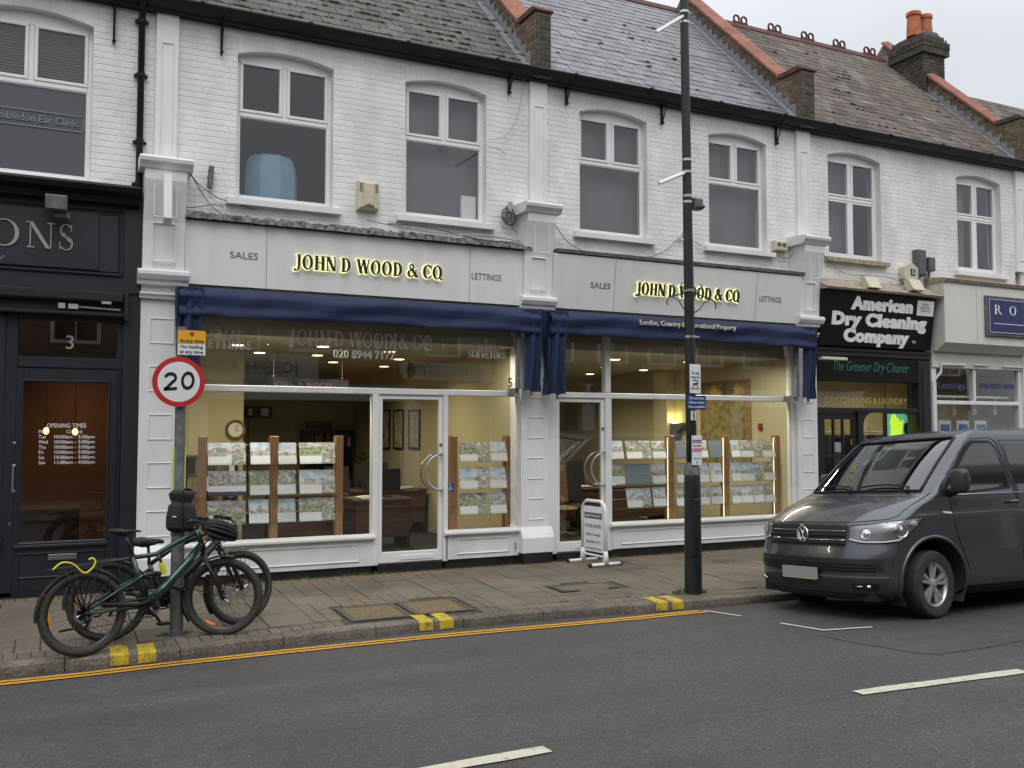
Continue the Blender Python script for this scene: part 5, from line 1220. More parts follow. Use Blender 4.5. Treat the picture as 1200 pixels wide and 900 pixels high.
# frame: pilaster, transom, window with rounded corners, door
MB().bev(13.56,13.86,-.02,.25,.12,3.215,.02).bev(13.64,13.78,-.035,-.02,.5,3.1,.008).build('pilaster',mBW,b)
xd0,xd1=at(961,520,.04)[0],at(1005,520,.04)[0]; ztr=at(1000,480,.04)[1]
MB().bev(11.19,13.56,.0,.14,ztr-.045,ztr+.03,.008).bev(xd1,xd1+.12,.01,.14,.15,ztr-.045,.008).build('window_frame',mBW,b)
pane(b,'pane',11.19,13.56,ztr+.03,2.80,.07)
mGO=mat('gold_letter',(.42,.32,.08),.4)
xa,za=at(1010,468,.06); text(b,'DRY CLEANING & LAUNDRY',.11,(at(1016,470,.065)[0],.066,at(1016,470,.065)[1]),mGO,width=1.9,ext=.002)
w0,w1=xd1+.12,13.56; zw1=ztr-.045; zw0=.75; n=8; rr=.34
poly=[(w1-.0,zw1)]+[(w1-rr+rr*sin(pi/2*i/n),zw1-rr+rr*cos(pi/2*i/n)) for i in range(n,-1,-1)]
MB().prism([(w1,zw1),(w1,zw1-rr)]+[(w1-rr+rr*cos(pi/2*i/n),zw1-rr+rr*sin(pi/2*i/n)) for i in range(0,n+1)][1:],.02,.12).build('window_corner',mBW,b,fix=True)
MB().prism([(w0,zw1-rr*.7),(w0,zw1),(w0+rr*.7,zw1)]+[(w0+.7*(rr-rr*sin(pi/2*i/n)),zw1-.7*(rr-rr*cos(pi/2*i/n))) for i in range(1,n)],.02,.12).build('window_corner',mBW,b,fix=True)
pane(b,'pane',w0,w1,zw0,zw1,.07); text(b,'LAUNDRY SHIRTS',.10,((w0+w1)/2-.35,.066,1.78),mGO,width=1.1,ext=.002)
MB().bev(w0,13.56,.02,.25,.15,zw0,.01).build('stall_riser',mBW,b)
d=MB()
for a,c in ((11.19,xd0+.12),(xd1-.10,xd1)): d.bev(a,c,.05,.10,.2,ztr-.05,.004)
cx=[xd0+.12,lerp(xd0+.12,xd1-.10,1/3),lerp(xd0+.12,xd1-.10,2/3),xd1-.10]
d.bev(cx[0],cx[3],.05,.10,.2,.7,.004).bev(cx[0],cx[3],.05,.10,ztr-.17,ztr-.05,.004)
zz_=[.7,1.08,1.55,ztr-.17]
for q in cx[1:3]: d.bev(q-.018,q+.018,.055,.095,.7,ztr-.17,.004)
for q in zz_[1:3]: d.bev(cx[0],cx[3],.053,.097,q-.018,q+.018,.004)
d=d.build('door',mBW,b)
for i in range(3):
    for j in range(3): MB().box(cx[i]+.018,cx[i+1]-.018,.072,.078,zz_[j]+.018,zz_[j+1]-.018).build('pane',GD,d)
MB().box(cx[1]+.03,cx[2]-.03,.080,.084,1.62,1.86).build('notice',mSW,d); MB().box(cx[1]+.03,cx[2]-.03,.080,.0845,1.78,1.861).build('notice_header',mRD,d)
shopbox(11.25,13.84,4.5,.2,3.15,'D',mat('cleaners_cream',(.58,.50,.26),.85),mIF,mIC); lamp(12.4,1.6,3.1,13,.8,(1,.9,.66)); lamp(12.4,3.2,3.1,9,.8,(1,.9,.66))
t=thing('clothes_rail',(12.3,2.6,.2),'rail of cleaned clothes inside the cleaners','clothes rail'); MB().tube([(11.4,2.6,.2),(11.4,2.6,2.0),(13.2,2.6,2.0),(13.2,2.6,.2)],.015,6).build('rail',mST,t)
for i in range(16):
    x=11.5+i*.105; m=mat('garment_%d'%(i%5),[(.05,.05,.06),(.3,.28,.24),(.14,.09,.06),(.45,.44,.42),(.06,.08,.14)][i%5],.8)
    MB().grid(lambda u,v:(x+.02*sin(v*5+i)+.01*sin(u*14),2.6+(u-.5)*(.3+.18*v),1.95-1.15*v),6,6).build('garment',m,t,smooth=True)
t=thing('clothes_rail',(13.5,2.0,.2),'long rail of wrapped clothes along the side wall of the cleaners','clothes rail'); MB().tube([(13.5,.5,.2),(13.5,.5,1.95),(13.5,3.9,1.95),(13.5,3.9,.2)],.015,6).build('rail',mST,t)
for i in range(34):
    y=.55+i*.098; m=MATS['garment_%d'%((i*3)%5)]
    MB().grid(lambda u,v:(13.5+(u-.5)*(.3+.2*v),y+.02*sin(v*5+i)+.012*sin(u*14),1.90-(1.0+.2*sin(i*2.1))*v),6,6).build('garment',m,t,smooth=True)
# lit screen and hi-vis vest
x,z=at(1053,501,.35); t=thing('display_screen',(x,.38,z),'green lit screen with a yellow garment picture in the cleaners window','screen')
hw=.34;hh=.27; MB().bev(x-hw,x+hw,.33,.39,z-hh,z+hh,.01).build('bezel',mBLK,t); MB().box(x-hw+.04,x+hw-.04,.322,.328,z-hh+.03,z+hh-.03).build('screen',mat('screen_green',(.12,.42,.28),emit=.55),t)
MB().prism([(x-.24,z-.26),(x-.22,z+.03),(x-.25,z+.06),(x-.20,z+.22),(x-.12,z+.24),(x-.08,z+.17),(x-.03,z+.17),(x+.0,z+.10),(x+.09,z+.14),(x+.06,z-.02),(x+.04,z-.2)],.316,.321).build('picture',mat('screen_lime',(.55,.85,.04),emit=.7),t)
MB().ell((x+.16,.318,z-.02),(.07,.003,.11)).build('picture_dark',mBLK,t)
MB().tube([(x-.3,.36,z+hh),(x-.3,.36,3.1)],.01,5).build('hanger',mBLK,t)
# projecting light bracket beside the awning
t=thing('sign_light',(11.25,-.2,2.98),'small white strip light on a black bracket below the cleaners sign','light fitting')
xa,za=at(961,420,-.25); xb,zb_=at(991,416,-.25)
MB().bev(xa,xb,-.30,-.22,za-.02,za+.03,.008).build('tube',mCL,t); MB().tube([(xa-.1,.0,za+.08),(xa+.05,-.26,za+.06),(xb,-.26,za+.08)],.012,6).tube([(xb-.12,-.26,za+.03),(xb-.12,-.26,za+.09)],.008,5).build('bracket',mBLK,t)
# ------------------------------------------------------------------ cream shop on the right
x0=13.88; b=B['D']
f=MB().prism([(.1,4.58),(-.30,4.58),(-.30,3.52),(-.12,3.38),(.1,3.38)],x0+.02,16.30,'x').build('fascia',mCR,b,fix=True)
MB().prism([(.1,4.58),(-.33,4.585),(-.36,4.64),(-.30,4.66),(.1,4.70)],x0,16.34,'x').build('ledge',mSB,b)
MB().box(14.72,14.725,-.3015,-.1,3.53,4.57).build('panel_joint',mGY,f)
# blue sign
xa,zt_=at(1155,346,-.34); zb_=at(1155,393,-.34)[1]
t=thing('blue_shop_sign',(xa+.9,-.33,zb_),'blue framed sign with white spaced serif letters at the right edge','sign')
MB().bev(xa,xa+1.9,-.355,-.301,zb_,zt_,.006).build('frame',mGV,t); MB().box(xa+.04,xa+1.86,-.362,-.356,zb_+.04,zt_-.04).build('panel',mBS2,t)
mb=MB()
for a,c,d_,e in ((xa+.06,xa+1.84,zt_-.068,zt_-.06),(xa+.06,xa+1.84,zb_+.06,zb_+.068),(xa+.06,xa+.068,zb_+.07,zt_-.07),(xa+.18,xa+1.8,zb_+.22,zb_+.23)): mb.box(a,c,-.3655,-.363,d_,e)
mb.build('border',mWL,t)
for c,px in (('R',1169.5),('O',1187),('B',1203.5),('E',1220)):
    xx,zz=at(px,363,-.365); serif(t,c,.165,(xx,-.3635,at(1180,369,-.365)[1]),mWL,width=.20,ext=.003,w=.15,t=.05)
# window
mb=MB(); zg1=at(1098,431,.0)[1]; ztr_=at(1150,472.5,.0)[1]; xg0=at(1098,460,.0)[0]; xm=at(1142.5,450,0)[0]; xg1=at(1194,460,0)[0]
MB().bev(13.90,16.30,-.03,.2,zg1,3.38,.012).build('shop_head',mCR,b)
for a,c,za,zb_ in ((13.9,xg0,.2,zg1),(xg1,16.3,.2,zg1),(xg0,xg1,ztr_-.035,ztr_+.035),(xm-.03,xm+.03,ztr_+.035,zg1),(xg0,xg1,.6,.7)): mb.bev(a,c,.0,.1,za,zb_,.008)
mb.build('window_frame',mWP,b); MB().bev(13.9,16.3,.01,.25,.15,.6,.01).build('stall_riser',mWP,b)
pane(b,'pane',xg0,xm-.03,ztr_+.035,zg1,.05); pane(b,'pane',xm+.03,xg1,ztr_+.035,zg1,.05); pane(b,'pane',xg0,xg1,.7,ztr_-.035,.05)
mBLt=mat('blue_letter',(.05,.08,.22),.5)
text(b,'Lettings',.12,(at(1115,452,.04)[0],.044,at(1115,452,.04)[1]),mBLt,width=.70,ext=.002); text(b,'020 8879 9889',.10,(at(1169,453,.04)[0],.044,at(1169,453,.04)[1]),mBLt,width=.95,ext=.002)
MB().tube([(at(1097,500,-.05)[0],-.02,1.3),(at(1097,500,-.05)[0],-.02,2.85),(at(1102,424,-.05)[0],-.06,3.02),(at(1102,424,-.05)[0],-.06,3.15),(at(1130,422,-.05)[0],-.06,3.16)],.022,8).build('white_pipe',mWP,b,smooth=True)
MB().tube([(at(1141,421,-.05)[0],-.06,3.17),(at(1158,421,-.05)[0],-.06,3.17)],.015,6).tube([(at(1175,423,-.05)[0],-.06,3.16),(at(1199,424,-.05)[0],-.06,3.16)],.015,6).build('awning_arm',mWP,b)
shopbox(14.0,16.24,4.2,.2,3.1,'E',mat('beige_room',(.30,.27,.2),.85),mIF,mIC,left=True); lamp(15.1,2,3.05,9,.6,(1,.9,.7))
for i,px in enumerate((1118,1142,1166)):
    x,z=at(px,480,.25); t=thing('spotlight',(x,.25,z),'white track spotlight, %s of three in the cream shop window'%ON[i],'spotlight','track spotlights in the cream shop window')
    MB().lathe([(.0,-.06),(.035,-.06),(.03,.05),(0,.05)],10,(x,.25,z-.04)).build('head',mUP,t); MB().tube([(x,.25,z),(x,.25,2.58)],.008,5).build('arm',mUP,t)
MB().box(14.1,16.3,.22,.28,2.58,2.62).build('track',mUP,b)
for i,px in enumerate((1107,1128,1149)):
    x,z=at(px,503,.2); t=thing('window_poster',(x,.2,z-.15),'blue and white poster, %s of three in the cream shop window'%ON[i],'poster','posters in the cream shop window')
    MB().bev(x-.16,x+.16,.19,.2,z-.2,z+.16,.004).build('paper',mSW,t); MB().box(x-.12,x+.12,.184,.189,z-.1,z+.09).build('picture',mat('poster_blue',(.08,.17,.4),.5,var=.5,scale=12),t); MB().tube([(x-.14,.2,z+.16),(x-.14,.2,2.58)],.002,4).tube([(x+.14,.2,z+.16),(x+.14,.2,2.58)],.002,4).build('wire',mGY,t)
# building E ground floor, outside the picture
MB().box(16.62,21,-.1,.3,3.5,4.55).build('fascia',mCR,B['E']); MB().box(16.3,16.62,-.04,.3,.15,4.4).build('pilaster',mWP,B['E']); MB().bev(16.62,21,.0,.2,.15,.8,.01).build('stall_riser',mWP,B['E'])
for a,c in ((16.7,18.6),(18.7,20.9)): pane(B['E'],'pane',a,c,.8,3.5,.07,GD)
MB().bev(18.6,18.7,.0,.15,.8,3.5,.01).build('window_frame',mWP,B['E']); shopbox(16.62,21,4,.2,3.4,'F',mIW,mIF,mIC)
# ------------------------------------------------------------------ boxes, cables and lights fixed to the walls
def fit(name,px,py,Y,lab,cat,g=None):
    x,z=at(px,py,Y); return x,z,thing(name,(x,Y,z),lab,cat,g)
x,z,t=fit('alarm_box',432,229,.0,'cream alarm box on the brick between the two left upper windows','alarm box')
MB().bev(x-.14,x+.14,-.02,.088,z-.19,z+.19,.03).build('case',mCL,t); MB().bev(x-.07,x+.07,-.055,-.018,z-.15,z+.16,.02).build('cover',mCL,t)
mb=MB()
for s in (-1,1):
    for i in range(6): mb.box(x+s*.105-.02,x+s*.105+.02,-.0235,-.019,z+.14-i*.02,z+.148-i*.02)
mb.ell((x,-.056,z-.12),(.01,.004,.01)).build('louvres',mBRN,t)
x,z,t=fit('alarm_box',916,288,.0,'small square cream box at the foot of the right upper pilaster','alarm box')
MB().bev(x-.14,x+.14,-.0,.09,z-.08,z+.08,.015).build('case',mCL,t); MB().lathe([(0,-.012),(.03,-.012),(.035,.0)],12,(x-.05,-.0,z+.02),'y').lathe([(0,-.012),(.03,-.012),(.035,.0)],12,(x+.06,-.0,z+.02),'y').box(x-.05,x+.06,-.008,.0,z+.01,z+.025).build('knob',mGV,t)
x,z,t=fit('alarm_box',1066,320,.0,'cream hexagonal alarm box with a blue badge','alarm box')
n=6; MB().prism([(x+.19*cos(pi/6+2*pi*i/6),z+.19*sin(pi/6+2*pi*i/6)) for i in range(6)],-.04,.09).build('case',mCL,t); MB().box(x-.02,x+.09,-.046,-.041,z-.05,z+.07).build('badge',mBS2,t)
text(t,'S',.09,(x+.035,-.048,z+.01),mWL,ext=.002)
x,z,t=fit('wall_box',1079,308,.0,'tall dark grey box on the brick beside the alarm','junction box'); MB().bev(x-.10,x+.10,-.05,.09,z-.23,z+.23,.02).build('case',mGY,t)
x,z,t=fit('camera_box',1090,310,.0,'small black camera box right of the tall grey box','camera'); MB().bev(x-.08,x+.08,-.06,.05,z-.12,z+.12,.02).tube([(x,.02,z-.12),(x,.05,z-.25)],.02,6).build('case',mGY,t)
for i,(px,py) in enumerate(((1021,331),(1072,334))):
    x,z,t=fit('floodlight',px,py,-.25,'cream floodlight on the ledge over the cleaners sign, %s one'%('left','right')[i],'floodlight','floodlights over the cleaners sign')
    MB().prism([(-.36,z-.10),(-.20,z-.12),(-.14,z+.10),(-.24,z+.10)],x-.15,x+.13,'x').build('housing',mCL,t,fix=True); MB().box(x-.02,x+.0,-.22,.1,z-.0,z+.02).build('bracket',mCL,t)
# pipe stubs
for i,(px,py,l_) in enumerate(((247,206,.30),(598,242,.16))):
    x,z,t=fit('pipe_stub',px,py,.02,['grey vertical pipe stub on the brick near the left console','grey pipe stub with tangled cables beside the middle console'][i],'pipe')
    MB().tube([(x-.01,.03,z-l_*.5),(x+.01,.03,z+l_*.4)],.032,10).lathe([(.036,-.02),(.036,.02)],10,(x+.006,.03,z+l_*.18)).build('pipe',mCBw if i else mGV,t,smooth=True); MB().box(x-.03,x+.03,.04,.1,z-.01,z+.01).build('clip',mGV,t)
def cable(name,pts,lab,r=.006,m=None,Y=.05):
    q=[]
    for p in pts:
        Y_=p[2] if len(p)>2 else Y; a=at(p[0],p[1],Y_); q.append(V((a[0],Y_,a[1])))
    o=[]
    for i in range(len(q)-1):
        a=q[max(0,i-1)];b_=q[i];c=q[i+1];d_=q[min(len(q)-1,i+2)]
        for k in range(6):
            t=k/6; o.append(.5*((2*b_)+(c-a)*t+(2*a-5*b_+4*c-d_)*t*t+(3*b_-a-3*c+d_)*t**3))
    o.append(q[-1]); return MB().tube(o,r,5).build(name,m or mCB,label=lab,cat='cable',group='cables on the house fronts')
cable('cable',[(223,204,-.2),(232,215),(245,225),(258,233),(276,238),(300,246)],'dark cable looping from the left console to the first upper window')
cable('cable',[(223,203,-.2),(234,222),(247,240),(262,252),(290,262,.0)],'dark cable falling from the left console to the ledge')
cable('cable',[(205,240),(225,243),(250,240),(262,243)],'short dark cable just above the left end of the wide fascia')
cable('cable',[(598,20,-.15),(610,60,-.1),(614,90,.0),(609,125),(600,150),(588,162),(573,163)],'thin pale cable curving down from the gutter right of the second window',.004,mCBw)
cable('cable',[(572,172),(585,175),(592,180)],'short thin wire right of the second upper window',.004)
cable('cable',[(430,258,-.05),(480,268,-.06),(530,275,-.08),(570,276,-.08),(610,283,-.12)],'grey cable lying along the ledge of the wide fascia',.010,mCBw)
cable('cable',[(455,262,-.08),(500,266,-.06),(560,280,-.08),(600,284,-.1)],'dark cable twisted along the ledge of the wide fascia',.008)
cable('cable',[(650,262,-.2),(665,283),(690,297),(715,302),(750,303),(778,295),(795,280),(803,276)],'dark cable hanging under the third upper window sill',.006)
cable('cable',[(803,276),(815,284),(830,292),(850,296)],'pale cable between the lamp post and fourth window sill',.005,mCBw)
cable('cable',[(905,296),(915,302),(925,302),(930,296,-.1)],'dark cable below the square cream box',.005)
cable('cable',[(964,297,-.1),(975,310),(992,321),(1012,323),(1040,325),(1058,331)],'thin cable across the brick under the fifth upper window',.005)
cable('cable',[(1040,321),(1055,322),(1062,330),(1048,334),(1042,330)],'short looped cable left of the hexagonal alarm',.005)
cable('cable',[(1082,322),(1085,330),(1084,345)],'dark cable dropping from the tall grey box',.009)
cable('cable',[(1105,333,-.1),(1095,341,-.3),(1082,344,-.4),(1070,338,-.35)],'pale cable over the corner of the cleaners ledge',.007,mCBw)
x,z=at(597,252,.0); mb=MB()
for k in range(9):
    ph=random.uniform(0,6); a=random.uniform(.05,.12); mb.tube([(x+random.uniform(-.03,.03)+a*cos(2*pi*i/12+ph)*.9,.03-.01*k*.5,z+a*sin(2*pi*i/12+ph)+random.uniform(-.02,.02)-.02*k*.3) for i in range(13)],.006,4)
mb.tube([(x+.0,.03,z),(x+.08,.02,z-.2),(x+.14,.0,z-.25)],.006,4).build('cable_tangle',mCB,label='tangle of black cables beside the middle console',cat='cable')
x,z=at(799,277,.05); t=thing('cable_gland',(x,.05,z),'white ring bracket on the wall just left of the lamp post','bracket'); MB().tube([(x+.05*cos(2*pi*i/14),.04,z+.06*sin(2*pi*i/14)) for i in range(14)],.014,6,closed=True).tube([(x,.08,z-.05),(x,.0,z+.1)],.012,6).build('ring',mWP,t)
# white bracket box on left console
t=thing('console_bracket',(.97,-.4,4.4),'white painted timber bracket fixed to the left console','bracket')
MB().prism([(-.28,4.92),(-.40,4.90),(-.46,4.38),(-.38,4.30),(-.34,4.36),(-.25,4.85)],1.03,1.12,'x').build('block',mWP,t,fix=True)
# ------------------------------------------------------------------ the grey van
mPT=mat('van_paint',(.092,.100,.112),.26,.65,var=.06,scale=2,coat=.6); mTRB=mat('black_trim',(.010,.010,.011),.5,spec=.3); mTY=mat('tyre_rubber',(.034,.031,.027),.85,var=.25,scale=20,bump=.2,bscale=80)
mAL=mat('alloy',(.50,.50,.51),.34,.7,var=.1,scale=10); mCHR=mat('chrome',(.75,.75,.76),.12,1.,var=.02); mCHD=mat('satin_chrome',(.36,.37,.38),.3,.9)
mDKG=mat('dark_glass',(.012,.015,.015),.04,var=.0,spec=.8,coat=.6); mWSG=glassmat('windscreen_glass',(.50,.58,.54),1.25,.04,sheet=True); mHLG=glassmat('lamp_glass',(.92,.93,.94),.8,sheet=True); mPLT=mat('plate_grey',(.34,.34,.34),.5,var=.05,scale=8)
mDRT=mat('arch_dirt',(.035,.030,.025),.95,var=.4,scale=12)
VR=thing('parked_van',(7.98,-4.03,.020),'dark grey van parked at the kerb, nose to the left, number plate blank','van',rot=(R(-4.0),R(.3),R(-1.2)))
PRF=[(.20,.16,.27),(.24,.07,.30),(.30,.03,.31),(.42,.005,.32),(.55,.0,.33),(.63,.01,.33),(.70,.03,.33),(.75,.045,.34),(.92,.085,.34),(.965,.11,.35),(1.00,.17,.36),(1.05,.29,.37),(1.12,.49,.36),(1.19,.76,.31),(1.245,.99,.25),(1.28,1.03,.23),(1.40,1.17,.22),(1.60,1.41,.20),(1.80,1.68,.17),(1.87,1.80,.15),(1.91,1.92,.12)]
def sm(T,x):
    return lin(x,T)
XC=[(z,x-(.93-.06*max(0,min(1,(1.15-z)/.2))+.11*max(0,min(1,(z-1.0)/.2)))) for z,x,k in PRF]; KC=[(z,k-.05*(z>1.2)) for z,x,k in PRF]
WZ=[(.20,.80),(.26,.90),(.36,.935),(.50,.945),(.62,.950),(.90,.952),(1.02,.948),(1.06,.938),(1.20,.928),(1.30,.90),(1.60,.838),(1.78,.80),(1.86,.775),(1.91,.745),(2.0,.75)]
def sg(x): return 1 if x>=0 else -1
def FS(t,z,d=0.):      # point on the nose: t across (-1 near side, 1 far side), z height
    def p(t,z):
        k=lin(z,KC); x=lin(z,XC)+k*(.30*t*t+.70*abs(t)**5.5); return V((x,lin(z,WZ)*t,z))
    P_=p(t,z)
    if d:
        e=.004; a=p(t+e,z)-p(t-e,z); b=p(t,z+e)-p(t,z-e); n=b.cross(a).normalized()
        if n.x>0 and n.z<=0: n=-n
        if n.dot(V((-1,0,.6)))<0: n=-n
        P_=P_+n*d
    return P_
def SS(x,z,d=0.,s=-1): # point on a flank
    w_=lin(z,WZ); 
    if x>3.80: w_-=.10*((x-3.80)/.17)**2
    return V((x,s*(w_+d),z))
mb=MB(); rows=[]
zz=[.20,.24,.30,.36,.42,.48,.55,.60,.63,.66,.70,.75,.80,.86,.92,.95,.965,.98,1.0,1.02,1.05,1.085,1.12,1.155,1.19,1.22,1.245,1.28]
NT=28; ts=[-1+2*i/NT for i in range(NT+1)]; ts=[sg(t)*(1-(1-abs(t))**1.25) for t in ts]
def hoodz(t,z): # bonnet crown: the sheet drops towards the wings
    return z
# bonnet, bumper (below the screen)
mb.add([FS(t,z) for z in zz for t in ts],[(i*(NT+1)+j,i*(NT+1)+j+1,(i+1)*(NT+1)+j+1,(i+1)*(NT+1)+j) for i in range(len(zz)-1) for j in range(NT)])
# pillars and roof frame round the screen
z2=[1.28,1.34,1.40,1.50,1.60,1.70,1.80,1.835,1.87,1.91]
k=len(mb.v); mb.add([FS(t,z) for z in z2 for t in ts],[(i*(NT+1)+j,i*(NT+1)+j+1,(i+1)*(NT+1)+j+1,(i+1)*(NT+1)+j) for i in range(len(z2)-1) for j in range(NT) if not (i<7 and 3<=j<NT-3)])
# roof
rx=[(.88,1.91),(1.02,1.935),(1.3,1.955),(1.7,1.975),(2.4,1.985),(3.3,1.98),(3.7,1.955),(3.90,1.88),(3.96,1.7),(3.97,1.0),(3.95,.25)]
def RF(i,t):
    x,z=rx[i]; kk=.12 if i==0 else .05 if i==1 else 0.
    if i<7: zE=1.91 if i<6 else 1.88; z_=lerp(z,zE,abs(t)**3.2); w_=.745; return V((x+kk*(.30*t*t+.7*abs(t)**5.5),w_*t,z_))
    w_=lin(z,WZ)-.10*(1 if i>7 else .6); return V((x-.06*abs(t)**3,w_*t,z))
k_=[[RF(i,t) for t in ts] for i in range(len(rx))]
mb.add([p for r in k_ for p in r],[(i*(NT+1)+j,i*(NT+1)+j+1,(i+1)*(NT+1)+j+1,(i+1)*(NT+1)+j) for i in range(len(rx)-1) for j in range(NT)])
# flanks with wheel arches cut out
AR=.445; AC=[(0,.355),(3.0,.355)]
zs=zz[:-1]+z2; zs=[zs[0]]+[v for i,v in enumerate(zs[1:]) if v-zs[i]>.001]
fz=[]
for a,b_ in zip(zs,zs[1:]):
    n=max(1,int((b_-a)/.028)); fz+=[lerp(a,b_,i/n) for i in range(n)]
fz.append(zs[-1])
NX=130
for s in (-1,1):
    P=[];
    for z in fz:
        xe=FS(1,z).x
        for i in range(NX+1):
            x=lerp(xe,3.97,i/NX); p=SS(x,z,0,s); P.append(p)
    ins=[]
    for p in P: ins.append(any((p.x-a)**2+(p.z-c)**2<AR**2 for a,c in AC))
    F_=[]; used=set()
    for i in range(len(fz)-1):
        for j in range(NX):
            f=(i*(NX+1)+j,i*(NX+1)+j+1,(i+1)*(NX+1)+j+1,(i+1)*(NX+1)+j)
            if sum(ins[q] for q in f)>=3 or all(ins[q] for q in f): continue
            F_.append(f if s<0 else f[::-1]); used.update(f)
    for q in used:
        if ins[q]:
            p=P[q]
            for a,c in AC:
                d_=sqrt((p.x-a)**2+(p.z-c)**2)
                if d_<AR: p.x=a+(p.x-a)*AR/d_; p.z=c+(p.z-c)*AR/d_; p.y=SS(p.x,p.z,0,s).y
    mb.add(P,F_)
body=mb.build('body',mPT,VR,local=True,smooth=2,weld=True)
# screen glass
mb=MB(); j0,j1=3,NT-3; tt=ts[j0:j1+1]; z3=[1.28,1.34,1.40,1.5,1.6,1.7,1.8,1.835]
mb.add([FS(t,z,-.006) for z in z3 for t in tt],[(i*len(tt)+j,i*len(tt)+j+1,(i+1)*len(tt)+j+1,(i+1)*len(tt)+j) for i in range(len(z3)-1) for j in range(len(tt)-1)])
mb.build('windscreen',mWSG,VR,local=True,smooth=2)
mb=MB(); tl=ts[3]; mb.tube([FS(tl,z,.004) for z in z3]+[FS(t,1.835,.004) for t in tt]+[FS(-tl,z,.004) for z in reversed(z3)],.014,6)
mb.tube([FS(t,1.275,.006) for t in tt],.012,6); mb.build('windscreen_seal',mTRB,VR,local=True,smooth=2)
# patches laid on the nose and flanks
def patch(nm,fn,nu,nv,d,m,par=None,sm_=2,rim=.012,label=None):
    mb=MB(); top=[[fn(i/nu,j/nv,d) for j in range(nv+1)] for i in range(nu+1)]
    vs=[p for r in top for p in r]; mb.add(vs,[(i*(nv+1)+j,(i+1)*(nv+1)+j,(i+1)*(nv+1)+j+1,i*(nv+1)+j+1) for i in range(nu) for j in range(nv)])
    B_=[(i/nu,0) for i in range(nu)]+[(1,j/nv) for j in range(nv)]+[(1-i/nu,1) for i in range(nu)]+[(0,1-j/nv) for j in range(nv)]
    n=len(B_); mb.add([fn(a,b_,d) for a,b_ in B_]+[fn(a,b_,-rim) for a,b_ in B_],[(i,(i+1)%n,n+(i+1)%n,n+i) for i in range(n)])
    return mb.build(nm,m,par or VR,local=True,smooth=sm_,label=label)
rect=lambda t0,t1,z0,z1: (lambda u,v,d: FS(lerp(t0,t1,u),lerp(z0,z1,v),d))
g=patch('grille',rect(-.585,.585,.730,.940),20,4,.004,mBLK)
def bar(z,t0,t1,r,m,nm,par,d=.010): MB().tube([FS(lerp(t0,t1,i/24),z,d) for i in range(25)],r,6).build(nm,m,par,local=True,smooth=2)
for z,m,r in ((.885,mCHD,.007),(.838,mTRB,.012),(.795,mCHR,.007),(.760,mTRB,.010)): bar(z,-.57,.57,r,m,'grille_slat',g)
lo=patch('lower_grille',lambda u,v,d: FS(lerp(-.93,.93,u),lerp(.47+.02*abs(2*u-1)**3,.615,v),d),28,4,.003,mBLK)
for z in (.505,.535,.565): bar(z,-.88,.88,.007,mTRB,'grille_slat',lo,.006)
patch('bumper_trim',lambda u,v,d: FS(lerp(-.97,.97,u),lerp(.428,.446,v),d),30,1,.008,mat('silver_trim',(.22,.235,.25),.3,.7))
patch('lower_bumper',lambda u,v,d: FS(lerp(-.96,.96,u),lerp(.285,.405,v),d),30,3,.004,mat('dark_bumper',(.028,.029,.031),.5))
patch('bumper_lip',lambda u,v,d: FS(lerp(-.97,.97,u),lerp(.205,.262,v),d),30,2,.006,mTRB)
# badge
c=FS(0,.842,.022); bd=MB(); rr=.078
bd.tube([c+V((-.004,rr*cos(2*pi*i/28),rr*sin(2*pi*i/28))) for i in range(28)],.009,8,closed=True)
def bl(*p): bd.tube([c+V((-.004,-a*.066,b_*.066)) for a,b_ in p],.0085,6)
bl((-.40,.92),(0,.10),(.40,.92)); bl((-.93,.36),(-.45,-.88),(0,.0),(.45,-.88),(.93,.36))
bd.build('badge',mCHR,VR,local=True,smooth=True); MB().lathe([(0,0),(.074,0),(.074,.02)],24,(c.x+.002,c.y,c.z),'x').build('badge_plate',mTRB,VR,local=True)
# number plate (blank grey)
c=FS(-.0,.47,.03); MB().box(c.x-.012,c.x,-.26,.26,.405,.515).build('number_plate',mPLT,VR,local=True); MB().box(c.x-.010,c.x+.02,-.24,.26,.392,.403).build('plate_edge',mCL,VR,local=True)
